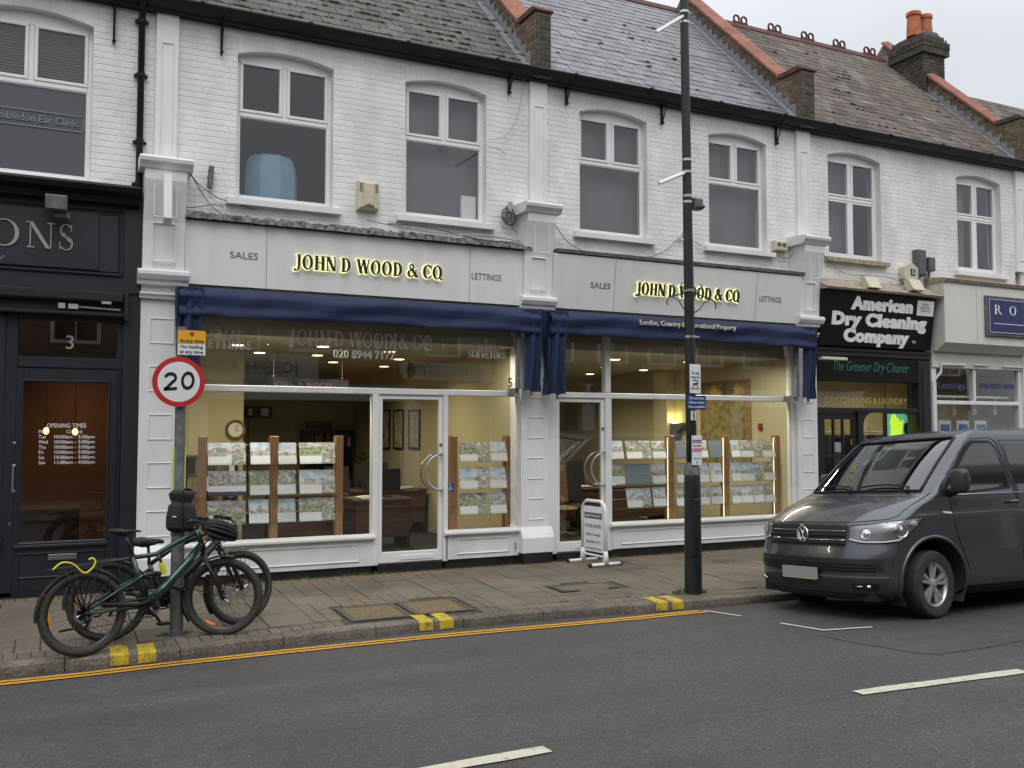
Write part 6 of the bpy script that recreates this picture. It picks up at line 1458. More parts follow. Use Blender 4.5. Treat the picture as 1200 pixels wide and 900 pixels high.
# headlights wrap round the corner
def CN(u,z,d,s): # u 0..1 on the nose, 1..2 back along the wing
    if u<=1:
        return FS(s*lerp(.60,1.0,u),z,d)
    x0=FS(1,z).x; q=(u-1); p=SS(x0+.26*q,z,d,s); f=min(1,q*4); n0=FS(s*1.0,z,d); return n0.lerp(p,f) if f<1 else p
HT=[(0,.935),(.5,.955),(1.0,.990),(1.4,1.005),(1.8,1.01),(2,1.0)]; HB=[(0,.80),(.4,.765),(.8,.765),(1.1,.79),(1.5,.85),(2,.96)]
for s in (-1,1):
    fn=lambda u,v,d: CN(.02+u*1.9,lerp(lin(.02+u*1.9,HB),lin(.02+u*1.9,HT),v),d,s)
    h=patch('headlight',fn,26,6,.003,mat('lamp_inner',(.26,.26,.27),.25,.7),None)
    for u,v,r in ((.22,.52,.052),(.58,.50,.072)):
        p=fn(u,v,.012); n=(fn(u,v,.06)-fn(u,v,0)).normalized(); q=n.to_track_quat('Z','Y').to_matrix().to_4x4(); q.translation=p
        MB().tf(q).lathe([(r,.006),(r*1.05,.002),(r*.9,-.006),(r*.5,-.002),(.0,.010)],20).build('reflector',mCHR,h,local=True,smooth=True)
    MB().tube([fn(.02+.6*i/12,.06,.012) for i in range(13)],.009,6).build('light_bar',mat('lamp_white',(.7,.7,.7),.3),h,local=True,smooth=2)
    MB().ell(fn(.86,.55,.008),(.05,.012,.03)).build('indicator',mat('clear_lens',(.45,.40,.34),.3),h,local=True,smooth=True)
    mb=MB(); nu,nv=26,6; mb.add([fn(i/nu,j/nv,.030*min(1,4*min(i/nu,1-i/nu),4*min(j/nv,1-j/nv))+.006) for i in range(nu+1) for j in range(nv+1)],[(i*(nv+1)+j,(i+1)*(nv+1)+j,(i+1)*(nv+1)+j+1,i*(nv+1)+j+1) for i in range(nu) for j in range(nv)])
    mb.build('lens',mHLG,h,local=True,smooth=2)
    MB().tube([fn(i/20,0,.004) for i in range(21)]+[fn(1,j/4,.004) for j in range(5)]+[fn(1-i/20,1,.004) for i in range(21)]+[fn(0,1-j/4,.004) for j in range(5)],.005,5).build('lamp_seal',mTRB,h,local=True,smooth=2)
    f=patch('fog_light',lambda u,v,d: FS(s*lerp(.66,.90,u),lerp(.325,.375,v),d),8,2,.008,mTRB)
    MB().ell(FS(s*.82,.350,.014),(.02,.03,.022),12,8).ell(FS(s*.73,.350,.012),(.012,.05,.012),12,6).build('lamp',mCHR,f,local=True,smooth=True)
# bonnet shut line, wing line, door lines, mouldings, windows on both flanks
def sline(nm,pts,r,m,s,d=.002,par=None): return MB().tube([SS(x,z,d,s) for x,z in pts],r,5).build(nm,m,par or VR,local=True,smooth=2)
bar(.972,-.62,.62,.004,mTRB,'bonnet_gap',VR,.001)
for s in (-1,1):
    pts=[FS(s*lerp(.62,.90,i/8),lerp(.972,1.0,i/8),.001) for i in range(9)]+[FS(s*.94,z,.001) for z in (1.03,1.08,1.14,1.20,1.25)]
    MB().tube(pts,.004,5).build('bonnet_gap',mTRB,VR,local=True,smooth=2)
    sline('door_gap',[(.30,1.22),(.31,1.10),(.33,.9),(.38,.76),(.44,.62),(.52,.42),(.56,.33),(1.32,.33),(1.32,.6),(1.31,1.2),(1.22,1.78),(1.14,1.825),(.84,1.815),(.66,1.70),(.24,1.22)],.004,mTRB,s)
    sline('door_gap',[(1.345,.33),(1.345,1.2),(1.27,1.80),(2.55,1.80),(2.62,1.2),(2.62,.33)],.004,mTRB,s)
    sline('body_crease',[(-.20,1.030),(.2,1.035),(1,1.04),(2.5,1.045),(3.7,1.05)],.006,mPT,s,-.002)
    patch('side_moulding',lambda u,v,d: SS(lerp(.44,2.56,u),lerp(.30,.44,v),d,s),20,3,.012,mPT)
    patch('sill',lambda u,v,d: SS(lerp(.42,2.58,u),lerp(.215,.285,v),d,s),20,2,.02,mTRB)
    def quadf(A_,B_,C_,D_):
        def f(u,v,d):
            x=lerp(lerp(A_[0],B_[0],u),lerp(D_[0],C_[0],u),v); z=lerp(lerp(A_[1],B_[1],u),lerp(D_[1],C_[1],u),v); return SS(x,z,d,s)
        return f
    def poly_patch(nm,pts,d,m,par=None):   # fan patch following the flank, rows in z
        zs_=sorted(set([p[1] for p in pts])); z0,z1=zs_[0],zs_[-1]; n=10
        def xr(z):
            o=[]
            for (a,b_),(c_,e_) in zip(pts,pts[1:]+pts[:1]):
                if (b_-z)*(e_-z)<=0 and abs(b_-e_)>1e-6: o.append(a+(c_-a)*(z-b_)/(e_-b_))
            return min(o),max(o)
        def f(u,v,dd):
            z=lerp(z0+1e-4,z1-1e-4,u); a,b_=xr(z); return SS(lerp(a,b_,v),z,dd,s)
        return patch(nm,f,n,4,d,m,par,rim=.002)
    fw=[(.25,1.245),(1.23,1.255),(1.225,1.40),(1.16,1.74),(1.11,1.765),(.86,1.765),(.75,1.70)]
    poly_patch('window_seal',[(.17,1.215),(1.26,1.225),(1.255,1.40),(1.18,1.77),(1.12,1.795),(.84,1.795),(.72,1.74)],.003,mTRB); poly_patch('side_window',fw,.006,mDKG)
    poly_patch('side_window',[(1.37,1.25),(2.58,1.25),(2.52,1.765),(1.31,1.765)],.006,mDKG); poly_patch('side_window',[(2.68,1.25),(3.74,1.25),(3.66,1.765),(2.62,1.765)],.006,mDKG)
    sline('belt_trim',[(.30,1.225),(1.0,1.228),(1.45,1.230),(3.8,1.235)],.008,mCHD,s,.004)
    MB().tube([SS(1.14,1.13,.004,s),SS(1.15,1.13,.035,s),SS(1.28,1.135,.035,s),SS(1.30,1.135,.004,s)],.013,8).build('door_handle',mTRB,VR,local=True,smooth=True); MB().tube([SS(1.15,1.142,.040,s),SS(1.28,1.146,.040,s)],.006,6).build('handle_trim',mCHR,VR,local=True,smooth=True)
    patch('indicator',lambda u,v,d: SS(lerp(.18,.30,u),lerp(1.045,1.065,v)-.012*u,d,s),4,2,.008,mat('clear_lamp',(.6,.6,.6),.2))
    for a,c_ in AC:
        arc=[(a+(AR+.012)*cos(t),c_+(AR+.012)*sin(t)) for t in [lerp(-.30,pi+.30,i/40) for i in range(41)]]
        MB().tube([SS(x,z,.0,s) for x,z in arc],.022,6).build('wheel_arch',mPT,VR,local=True,smooth=2)
        MB().add([V((a+AR*cos(t),s*y,c_+AR*sin(t))) for y in (.93,.55) for t in [lerp(-.5,pi+.5,i/24) for i in range(25)]],[(i,i+1,26+i,25+i) for i in range(24)]).add([V((a,s*.55,c_))]+[V((a+AR*cos(t),s*.55,c_+AR*sin(t))) for t in [lerp(-.5,pi+.5,i/24) for i in range(25)]],[(0,i+1,i+2) for i in range(24)]).build('arch_liner',mDRT,VR,local=True,smooth=2)
    # mirrors
    m0=SS(.34 if s<0 else .46,1.27,.0,s); q=MB()
    off=.15 if s<0 else .02
    def sup(u,v):
        a=2*pi*u; b_=pi*(v-.5); c_=lambda t_,e_: sg(t_)*abs(t_)**e_
        return (m0.x-.02+.065*c_(cos(b_),.6)*c_(cos(a),.7),m0.y+s*off+.095*c_(cos(b_),.6)*c_(sin(a),.6)*(1+.12*sin(b_)),m0.z+.095+.125*c_(sin(b_),.62))
    q.grid(sup,28,18); mm=q.build('mirror',mat('mirror_shell',(.035,.037,.04),.4),VR,local=True,smooth=2)
    MB().lathe([(0,0),(.07,0),(.07,.02)],24,(m0.x+.040,m0.y+s*off,m0.z+.095),'x').build('mirror_glass',mDKG,mm,local=True)
    MB().tube([m0+V((-.01,-s*.02,-.03)),m0+V((-.02,s*.07,-.015)),m0+V((-.02,s*.13,.02))],[.05,.038,.03],8).build('mirror_arm',mTRB,mm,local=True,smooth=2)
    poly_patch('mirror_base',[(.28,1.215),(.48,1.22),(.47,1.37),(.455,1.40)],.009,mTRB)
def wheel(x,y,steer,s):
    w_=bpy.data.objects.new('wheel',None); col(w_); w_.parent=VR; w_.location=(x,y,.338); w_.rotation_euler=(0,0,steer)
    tw=.105; R0=.338
    MB().lathe([(.214,-tw*.8),(.222,-tw*.93),(.27,-tw*1.06),(.315,-tw),(R0-.006,-tw*.78),(R0,-tw*.5),(R0,tw*.5),(R0-.006,tw*.78),(.315,tw),(.27,tw*1.06),(.222,tw*.93),(.214,tw*.8)],48,axis='y',closed=True).build('tyre',mTY,w_,local=True,smooth=True,fix=True)
    mb=MB()
    for q in (-.055,-.018,.018,.055):
        mb.lathe([(R0+.0015,q-.003),(R0+.0015,q+.003)],48,axis='y')
    mb.build('tread_groove',mBLK,w_,local=True,smooth=2)
    f=s*tw
    MB().lathe([(.216,-f*.8),(.216,f*.55),(.226,f*.80),(.220,f*.88),(.207,f*.82),(.200,f*.4),(.20,-f*.6)],40,axis='y').build('rim',mAL,w_,local=True,smooth=2)
    MB().lathe([(0,-f*.1),(.19,-f*.1)],30,axis='y').lathe([(.15,-f*.05),(.15,f*.15),(.06,f*.15)],30,axis='y').build('brake_disc',mIR,w_,local=True)
    mb=MB()
    for i in range(5):
        for o in (-.19,.19):
            a=2*pi*i/5+o+.2; b_=2*pi*i/5+o*.55+.2; h=.0
            c1,s1=cos(a),sin(a); c0,s0=cos(b_),sin(b_); n0=V((-s0,0,c0)); n1=V((-s1,0,c1))
            P0=V((.045*c0,0,.045*s0)); P1=V((.207*c1,0,.207*s1))
            w0,w1=.018,.021
            ya,yb,yc=f*.70,f*.74,f*.45
            mb.add([P0-n0*w0+V((0,yc,0)),P0+n0*w0+V((0,yc,0)),P1+n1*w1+V((0,yc,0)),P1-n1*w1+V((0,yc,0)),P0-n0*w0*.6+V((0,ya,0)),P0+n0*w0*.6+V((0,ya,0)),P1+n1*w1*.7+V((0,yb,0)),P1-n1*w1*.7+V((0,yb,0))],[(0,1,2,3),(4,7,6,5),(0,4,5,1),(1,5,6,2),(2,6,7,3),(3,7,4,0)])
    mb.lathe([(.0,f*.45),(.06,f*.45),(.06,f*.66),(.045,f*.74),(0,f*.76)],20,axis='y').build('spokes',mAL,w_,local=True,smooth=True,fix=True)
for s in (-1,1): wheel(0,s*.835,R(9),s); wheel(3.0,s*.835,0,s)
# underside, cabin
MB().box(-.70,3.85,-.80,.80,.20,.34).build('underbody',mBLK,VR,local=True)
MB().box(.02,3.8,-.75,.75,.34,.62).build('cabin_floor',mBLK,VR,local=True)
MB().grid(lambda u,v:(lerp(.06,.52,u),lerp(-.80,.80,v),1.245+.05*sin(u*2.6)-.16*max(0,u-.8)*5),10,10).box(.46,.52,-.8,.8,.7,1.2).build('dashboard',mTRB,VR,local=True,smooth=True)
MB().tube([(.62+.05*cos(a)*0+.08*sin(a),.40+.19*cos(a),1.24+.17*sin(a)) for a in [2*pi*i/20 for i in range(20)]],.016,6,closed=True).tube([(.45,.40,1.12),(.62,.40,1.24)],.03,6).build('steering_wheel',mTRB,VR,local=True,smooth=2)
for y in (.42,-.35): MB().bev(.78,1.3,y-.25,y+.25,.7,.95,.03).tube([(1.25,y,.95),(1.36,y,1.3),(1.40,y,1.5)],[.20,.22,.16],10).tube([(1.40,y,1.5),(1.43,y,1.72)],[.06,.11],8).build('seat',mGY,VR,local=True,smooth=2)
MB().box(1.45,1.47,-.76,.76,.5,1.86).build('bulkhead',mBLK,VR,local=True)
for (t,z,w_,m) in ((.30,1.66,.055,'pale_permit'),(.12,1.70,.04,'pale_permit')):
    patch('window_sticker',lambda u,v,d: FS(t+lerp(-w_,w_,u),z+lerp(-.075,.075,v),-.014),2,2,0,mat('pale_permit',(.20,.27,.31),.6),None,rim=.016)
for s,t0,t1 in ((1,-.72,.02),(1,.10,.76)):
    MB().tube([FS(lerp(t0,t1,i/10),1.30+.03*sin(i/10*pi)+.0*i,.018) for i in range(11)],.010,5).tube([FS(t0,1.25,.01),FS(t0,1.30,.03)],.014,6).build('wiper',mTRB,VR,local=True,smooth=2)
mb=MB()
for i in range(420):   # rain spots are left to the material; small vents below the screen
    break
# ------------------------------------------------------------------ bicycles locked to the sign post
mGF=mat('green_frame',(.008,.050,.040),.28,.3,var=.05,coat=.6); mBF=mat('black_frame',(.016,.014,.015),.35,.2,coat=.3); mRB=mat('bike_tyre',(.045,.041,.037),.85,var=.3,scale=30,bump=.3,bscale=90)
mORG=mat('amber_reflector',(.75,.28,.03),.4); mYL=mat('yellow_rubber',(.72,.66,.04),.5); mFAB=mat('black_fabric',(.016,.016,.018),.75,var=.3,scale=30,bump=.4,bscale=60)
def bwheel(root,name,loc,steer,fat=.030,R0=.365,disc=True,lean=0,refl=None,clean=False):
    w_=bpy.data.objects.new(name,None); col(w_); w_.parent=root; w_.location=loc; w_.rotation_euler=(0,0,steer)
    n=14; rt=R0-fat
    MB().lathe([(rt+fat*cos(2*pi*i/n),fat*1.0*sin(2*pi*i/n)) for i in range(n)],56,axis='y',closed=True).build('tyre',mRB,w_,local=True,smooth=2,fix=True)
    mb=MB()      # tread knobs
    for i in range(84):
        a=2*pi*i/84; c,s_=cos(a),sin(a)
        for q in (-.6,-.2,.2,.6):
            aa=a+(.02 if q in(-.2,.6) else 0); r=rt+fat*cos(q)+.001; y=fat*sin(q); u=V((cos(aa),0,sin(aa))); tn=V((-sin(aa),0,cos(aa)))
            P_=u*r+V((0,y,0)); mb.add([P_-tn*.007-V((0,.004,0)),P_+tn*.007-V((0,.004,0)),P_+tn*.007+V((0,.004,0)),P_-tn*.007+V((0,.004,0)),P_+u*.004-tn*.006-V((0,.003,0)),P_+u*.004+tn*.006-V((0,.003,0)),P_+u*.004+tn*.006+V((0,.003,0)),P_+u*.004-tn*.006+V((0,.003,0))],[(4,5,6,7),(0,1,5,4),(1,2,6,5),(2,3,7,6),(3,0,4,7)])
    mb.build('tread',mRB,w_,local=True,kind='stuff')
    ri=rt-fat*.75
    MB().lathe([(ri,-.014),(ri-.018,-.010),(ri-.022,0),(ri-.018,.010),(ri,.014)],56,axis='y').build('rim',mBF,w_,local=True,smooth=2)
    mb=MB(); ns=28
    for i in range(ns):
        a=2*pi*i/ns; sd=.03 if i%2 else -.03; tw=.35*(1 if (i//2)%2 else -1)
        mb.tube([(.022*cos(a+tw*3),sd,.022*sin(a+tw*3)),((ri-.02)*cos(a),0,(ri-.02)*sin(a))],.0014,4)
    mb.build('spokes',mIR,w_,local=True,kind='stuff')
    MB().lathe([(0,-.05),(.02,-.05),(.03,-.035),(.018,-.02),(.018,.02),(.03,.035),(.02,.05),(0,.05)],16,axis='y').build('hub',mBF,w_,local=True,smooth=True)
    if disc:
        mb=MB(); n=30
        mb.lathe([(.062,-.042),(.085,-.042),(.085,-.040),(.062,-.040)],36,axis='y',closed=True)
        for i in range(6):
            a=2*pi*i/6; mb.tube([(.02*cos(a),-.041,.02*sin(a)),(.066*cos(a+.35),-.041,.066*sin(a+.35))],.005,4)
        mb.build('brake_rotor',mST,w_,local=True)
    if refl is not None:
        a=refl; r0,r1=.58*R0,.80*R0; u=V((cos(a),0,sin(a))); tn=V((-sin(a),0,cos(a)))
        MB().tube([u*(rt-.06)+tn*-.05,u*(rt-.052),u*(rt-.06)+tn*.05],[.012,.016,.012],6).build('reflector',mORG,w_,local=True)
    return w_
def bike(loc,yaw,lean,lab,A):
    root=thing('bicycle',loc,lab,'bicycle','bicycles locked to the sign post',rot=(lean,0,yaw)); L_=dict(local=True,smooth=2)
    rad=A['R']; wb=A['wb']; ra=V((0,0,rad)); fa=V((wb,0,rad)); bb=V(A['bb']); st=V(A['st']); ht=V(A['ht']); hl=V(A['hl']); fm=A['m']; sd=V(A['saddle'])
    bwheel(root,'wheel',ra,0,A['fat'],rad,True,refl=A.get('r1')); bwheel(root,'wheel',fa,A['steer'],A['fat'],rad,True,refl=A.get('r2'))
    mb=MB(); mid=bb.lerp(hl,.5)
    mb.tube([bb+V((.02,0,.03)),bb.lerp(hl,.3)+V((0,0,.0)),bb.lerp(hl,.7),hl+V((-.01,0,.02))],[.042,.044,.040,.034],10)
    mb.tube([st+V((0,0,-.02)),st.lerp(ht,.35)+V((0,0,A['dip'])),st.lerp(ht,.7)+V((0,0,A['dip']*.4)),ht+V((-.01,0,-.01))],[.02,.022,.024,.026],8)
    mb.tube([bb,st],[.026,.019],8); mb.tube([hl+V((.005,0,-.02)),ht+V((-.005,0,.02))],.027,10)
    mb.ell(bb+V((.03,0,.0)),(.085,.045,.065),14,10)
    fr=mb.build('frame',fm,root,**L_)
    text(fr,A['txt'],.028,tuple(bb.lerp(hl,.45)+V((0,-.0445,0))),mSL,u=tuple((hl-bb).normalized()),v=(-(hl-bb).normalized().z,0,(hl-bb).normalized().x),local=True,name='frame_letters') if A['txt'] else None
    mb=MB()
    for s in (-1,1):
        y=s*.062; mb.tube([ra+V((0,y,0)),V((bb.x-.12,s*.03,bb.z+.005)),bb+V((0,s*.03,0))],[.012,.013,.014],7)
    mb.build('chainstay',fm,root,**L_)
    mb=MB()
    for s in (-1,1):
        y=s*.062; sp_=V(A['sp']); mb.tube([ra+V((0,y,.01)),ra.lerp(sp_,.5)+V((0,y*.9,.015)),sp_+V((0,s*.03,0))],[.011,.012,.012],7)
    mb.build('seatstay',A['m2'],root,**L_)
    if A['shock']:
        sp_=V(A['sp']); MB().tube([sp_,V((bb.x+.12,0,st.z-.18))],[.022,.026],10).tube([sp_,sp_+V((.05,0,-.02))],.03,8).build('rear_shock',mBF,root,**L_)
        MB().tube([sp_+V((-.02,0,-.0)),bb+V((-.0,0,.18)),bb+V((0,0,.05))],.013,6).build('rocker_link',mBF,root,**L_)
    # seat post and saddle
    MB().tube([st,st.lerp(sd,.95)],.014,8).lathe([(.019,-.012),(.021,0),(.019,.012)],10,tuple(st)).build('seat_post',mBF,root,**L_)
    def SDL(u,v):
        x=lerp(-.14,.145,u); w_=lin(u,[(0,.02),(.05,.055),(.16,.074),(.30,.068),(.45,.048),(.6,.030),(.9,.019),(1,.004)])*(1.15 if A['cover'] else 1); a=2*pi*v
        th=lin(u,[(0,.004),(.06,.022),(.3,.028),(.6,.020),(1,.006)])*(1.5 if A['cover'] else 1); wv=.007*sin(v*38+u*11)*(0 if u in(0,1) else 1) if A['cover'] else 0
        base=lin(u,[(0,.020),(.2,.014),(.5,.0),(.85,.006),(1,.0)]); sa=sin(a)
        drop=0 if sa>0 else (.030 if .1<u<.5 else .012)*(-sa)*(1.3 if A['cover'] else .7)
        return (sd.x+x,w_*cos(a),sd.z+base+th*max(sa,-.5)-drop*abs(cos(a))**.6+wv)
    MB().grid(SDL,20,20).build('saddle',mFAB if A['cover'] else mTRB,root,weld=True,**L_); MB().tube([sd+V((-.1,.02,-.0)),sd+V((0,.02,-.035)),sd+V((.09,.02,-.0))],.004,5).tube([sd+V((-.1,-.02,-.0)),sd+V((0,-.02,-.035)),sd+V((.09,-.02,-.0))],.004,5).build('saddle_rails',mBF,root,**L_)
    # drivetrain
    cr=bb+V((.0,-.075,0)); mb=MB(); n=40
    mb.lathe([(.078,-.002),(.086,-.002),(.086,.002),(.078,.002)],40,(cr.x,cr.y,cr.z),'y',closed=True)
    for i in range(5): a=2*pi*i/5; mb.tube([cr,cr+V((.08*cos(a),0,.08*sin(a)))],.007,5)
    mb.lathe([(0,.003),(.070,.003)],30,(cr.x,cr.y,cr.z),'y'); mb.build('chainring',mTRB,root,local=True)
    ca=A['crank']; e=cr+V((.17*cos(ca),-.012,.17*sin(ca))); e2=bb+V((-.17*cos(ca),.085,-.17*sin(ca)))
    MB().tube([cr+V((0,-.01,0)),e],[.016,.012],8).tube([bb+V((0,.075,0)),e2],[.016,.012],8).build('crank',mBF,root,**L_)
    for p,s in ((e,-1),(e2,1)): MB().box(p.x-.045,p.x+.045,p.y+(s*.015 if s>0 else -.115),p.y+(.115 if s>0 else -.015),p.z-.011,p.z+.011).tube([p,p+V((0,s*.1,0))],.007,6).build('pedal',mTRB,root,local=True)
    mb=MB(); sp=ra+V((0,-.062,0))
    for k,r in enumerate((.030,.038,.046,.054,.062)): mb.lathe([(.012,-.03-.0*k),(r,-.058+.005*k),(r,-.056+.005*k)],28,(ra.x,0,ra.z),'y')
    mb.build('cassette',mTRB,root,local=True)
    up=[(ra.x+.0,-.066,ra.z+.045),(cr.x,cr.y,cr.z+.086)]; dn=[(ra.x-.0,-.066,ra.z-.13),(ra.x+.03,-.066,ra.z-.12),(cr.x,cr.y,cr.z-.086)]
    MB().tube(up,.0045,5).tube(dn,.0045,5).tube([(cr.x+.086*cos(a),cr.y,cr.z+.086*sin(a)) for a in [pi/2-pi*i/10 for i in range(11)]],.0045,5).build('chain',mIR,root,**L_)
    MB().tube([ra+V((0,-.07,-.02)),ra+V((.03,-.075,-.06)),ra+V((-.01,-.07,-.13))],[.014,.012,.012],6).ell(ra+V((.02,-.07,-.055)),(.03,.02,.025)).build('derailleur',mTRB,root,**L_)
    # fork, bars
    stA=A['steer']; M=Matrix.Translation(fa)@Matrix.Rotation(stA,4,'Z')@Matrix.Translation(-fa); fd=(hl-fa).normalized()
    cw=fa+V((hl.x-fa.x,0,hl.z-fa.z)).normalized()*(rad+.075)
    def S_(p,y=0): # points that turn with the steering: about the steering axis through hl
        q=V(p)-fa; return Matrix.Rotation(stA,3,'Z')@q+fa+V((0,0,0))
    hc=S_(cw); off=V((hl.x,0,hl.z))-hc
    mb=MB()
    for s in (-1,1):
        mb.tube([S_(fa+V((0,s*.058,0))),S_(fa.lerp(cw,.55)+V((0,s*.06,0))),S_(cw+V((-.02,s*.055,.0)))],[.016,.021,.017],9)
    mb.tube([S_(cw+V((-.02,-.06,0))),S_(cw+V((-.02,.06,0)))],.024,8).tube([S_(cw+V((-.02,0,0))),hl],.024,8)
    fk=mb.build('fork',mBF,root,**L_)
    hb=ht+V((-.02,0,.055)); sf=hb+Matrix.Rotation(stA,3,'Z')@V((.06,0,.02))
    MB().tube([ht,hb],.020,8).tube([hb,sf],.02,8).build('stem',mBF,root,**L_)
    bw=.36; R_=Matrix.Rotation(stA,3,'Z'); mb=MB()
    mb.tube([sf+R_@V(p) for p in ((-.06,-bw,.03),(-.03,-.2,.035),(0,-.06,0),(0,.06,0),(-.03,.2,.035),(-.06,bw,.03))],.012,8)
    h=mb.build('handlebar',mBF,root,**L_)
    for s in (-1,1):
        MB().tube([sf+R_@V((-.045,s*(bw-.12),.033)),sf+R_@V((-.062,s*(bw+.01),.03))],.017,10).build('grip',mTRB,h,**L_)
        MB().tube([sf+R_@V((-.02,s*.24,.02)),sf+R_@V((.03,s*.25,.0)),sf+R_@V((.02,s*(bw-.02),-.02))],.007,6).ell(sf+R_@V((-.02,s*.22,.03)),(.03,.02,.02)).build('brake_lever',mTRB,h,**L_)
    MB().box(0,0,0,0,0,0) if 0 else None
    c=sf+R_@V((.02,0,.03)); MB().bev(c.x-.03,c.x+.03,c.y-.05,c.y+.05,c.z-.01,c.z+.03,.006).build('display',mBLK,h,local=True)
    for k in range(3): MB().tube([sf+R_@V((-.02,-.2+.13*k,.03)),sf+R_@V((.12,-.12+.1*k,.0)),sf+R_@V((.06,0,-.15)),hl+V((-.04,-.02+.02*k,-.05))],.004,5).build('brake_cable',mBLK,h,**L_)
    # mudguards
    def guard(c,r,a0,a1,st_=0,w_=.034):
        n=24; RR=Matrix.Rotation(st_,3,'Z')
        def f(u,v):
            a=lerp(a0,a1,u); q=(v-.5)*2; rr=r+.014*(1-q*q); return V(c)+RR@V((rr*cos(a),w_*q,rr*sin(a)))
        MB().grid(f,n,6).grid(lambda u,v:f(u,v)+ (V(c)-f(u,v)).normalized()*.003,n,6).build('mudguard',mTRB,root,**L_)
        for s in (-1,1): MB().tube([V(c)+RR@V((0,s*.05,0)),V(c)+RR@V(((r)*cos(lerp(a0,a1,A['gs'])),s*w_,(r)*sin(lerp(a0,a1,A['gs']))))],.0035,5).build('guard_stay',mTRB,root,**L_)
    if A['guard']: guard(ra,rad+.016,R(35),R(185)); guard(fa,rad+.016,R(155),R(215),stA); guard(fa,rad+.016,R(75),R(122),stA)
    if A['rack']:
        z=A['rack']; mb=MB(); x0,x1=-.28,st.x-.04
        for y in (-.06,-.02,.02,.06): mb.tube([(x0,y,z-.01),(x1,y,z+.03)],.006,5)
        for x in (x0,lerp(x0,x1,.33),lerp(x0,x1,.66)): mb.tube([(x,-.06,z-.01+(x-x0)/(x1-x0)*.04),(x,.06,z-.01+(x-x0)/(x1-x0)*.04)],.006,5)
        for s in (-1,1):
            mb.tube([ra+V((-.01,s*.07,.03)),(x0+.10,s*.07,z)],.006,5).tube([ra+V((.0,s*.07,.03)),(x0+.19,s*.07,z)],.006,5).tube([ra+V((.02,s*.07,.03)),(.10,s*.065,z+.02)],.005,5)
        mb.build('luggage_rack',mTRB,root,**L_)
        MB().tube([(x0-.02,0,rad+.18),(x0-.045,0,rad+.18)],.022,8).build('rear_light',mRD,root,**L_)
    MB().tube([V((bb.x+.0,-.10,bb.z+.06)),V((bb.x-.10,-.07,bb.z+.03)),V((ra.x+.13,-.085,ra.z+.065))],.018,6).build('chain_guard',mTRB,root,**L_)
    MB().tube([ra+V((.02,.07,-.03)),ra+V((-.05,.09,-.13)),ra+V((-.16,.10,-.14))] if A['rack'] else [bb+V((0,.06,-.03)),bb+V((-.06,.14,-.28))],.011,6).build('kickstand',mTRB,root,**L_)
    return root
def gy(x,y): return pave_z(x,y)
p1=V((.235,-2.875)); p2=V((1.43,-2.56)); yw=math.atan2(p2.y-p1.y,p2.x-p1.x)
A1=dict(R=.352,wb=1.235,fat=.031,bb=(.53,0,.345),st=(.41,0,.80),ht=(.985,0,.965),hl=(1.04,0,.83),saddle=(.335,0,1.005),dip=-.065,sp=(.50,0,.625),m=mGF,m2=mGF,shock=True,cover=False,steer=R(-31),crank=R(-58),guard=True,gs=.12,rack=.745,txt='',r1=R(185),r2=R(242))
z1=pave_z(p1.x,p1.y); bike((p1.x,p1.y,z1),yw,R(-3),'green electric mountain bicycle nearest the kerb, yellow strap on its rack',A1)
q1=V((.45,-2.42)); q2=V((1.64,-2.17)); yw2=math.atan2(q2.y-q1.y,q2.x-q1.x)
A2=dict(R=.350,wb=1.22,fat=.027,bb=(.47,0,.32),st=(.36,0,.66),ht=(.96,0,.93),hl=(1.01,0,.80),saddle=(.35,0,.845),dip=.02,sp=(.37,0,.60),m=mBF,m2=mBF,shock=False,cover=True,steer=R(8),crank=R(20),guard=True,gs=.15,rack=.70,txt='',r1=R(190))
bike((q1.x,q1.y,pave_z(q1.x,q1.y)+.0),yw2,R(-4),'black bicycle with a covered saddle, behind the green one',A2)
# things on the bikes; placed in the world frame of the first bicycle
BM1=Matrix.Translation((p1.x,p1.y,z1))@Matrix.Rotation(yw,4,'Z')@Matrix.Rotation(R(-3),4,'X')
def bw_(p): return BM1@V(p)
def smooth_(P,k=5):
    q=[V(p) for p in P]; o=[]
    for i in range(len(q)-1):
        a=q[max(0,i-1)];b_=q[i];c=q[i+1];d_=q[min(len(q)-1,i+2)]
        for j in range(k):
            t=j/k; o.append(.5*((2*b_)+(c-a)*t+(2*a-5*b_+4*c-d_)*t*t+(3*b_-a-3*c+d_)*t**3))
    return o+[q[-1]]
# helmet
hc=bw_((1.13,-.16,.955)); t=thing('bicycle_helmet',hc,'black vented cycle helmet hanging from the handlebar of the green bicycle','helmet')
mb=MB(); H=Matrix.Translation(hc)@Matrix.Rotation(R(20),4,'Y')@Matrix.Rotation(R(15),4,'X')
for i in range(7):
    a=-1.15+i*.383
    mb.tf(H).tube([(.155*cos(b_),.105*sin(a)*abs(sin(b_))**.7,.095*sin(b_)*cos(a)) for b_ in [pi*k/14 for k in range(15)]],[.006]+[.019]*13+[.006],6)
for b_ in (.75,1.57,2.4): mb.tf(H).tube([(.15*cos(b_),.10*sin(a)*sin(b_),.09*sin(b_)*cos(a)) for a in [-1.2+2.4*k/10 for k in range(11)]],.011,6)
mb.tf(H).tube([(.155*cos(2*pi*k/20),.112*sin(2*pi*k/20),-.01) for k in range(20)],.017,6,closed=True); mb.m=None
mb.build('shell',mTRB,t,smooth=2)
mb=MB().tf(H); mb.ell((0,0,0),(.13,.088,.075),14,10); mb.m=None; mb.build('liner',mFAB,t,smooth=2)
MB().tube([hc+V((-.08,.0,0)),hc+V((-.03,0,-.11)),hc+V((.06,.0,-.09)),hc+V((.1,.02,0))],.005,4).build('strap',mFAB,t)
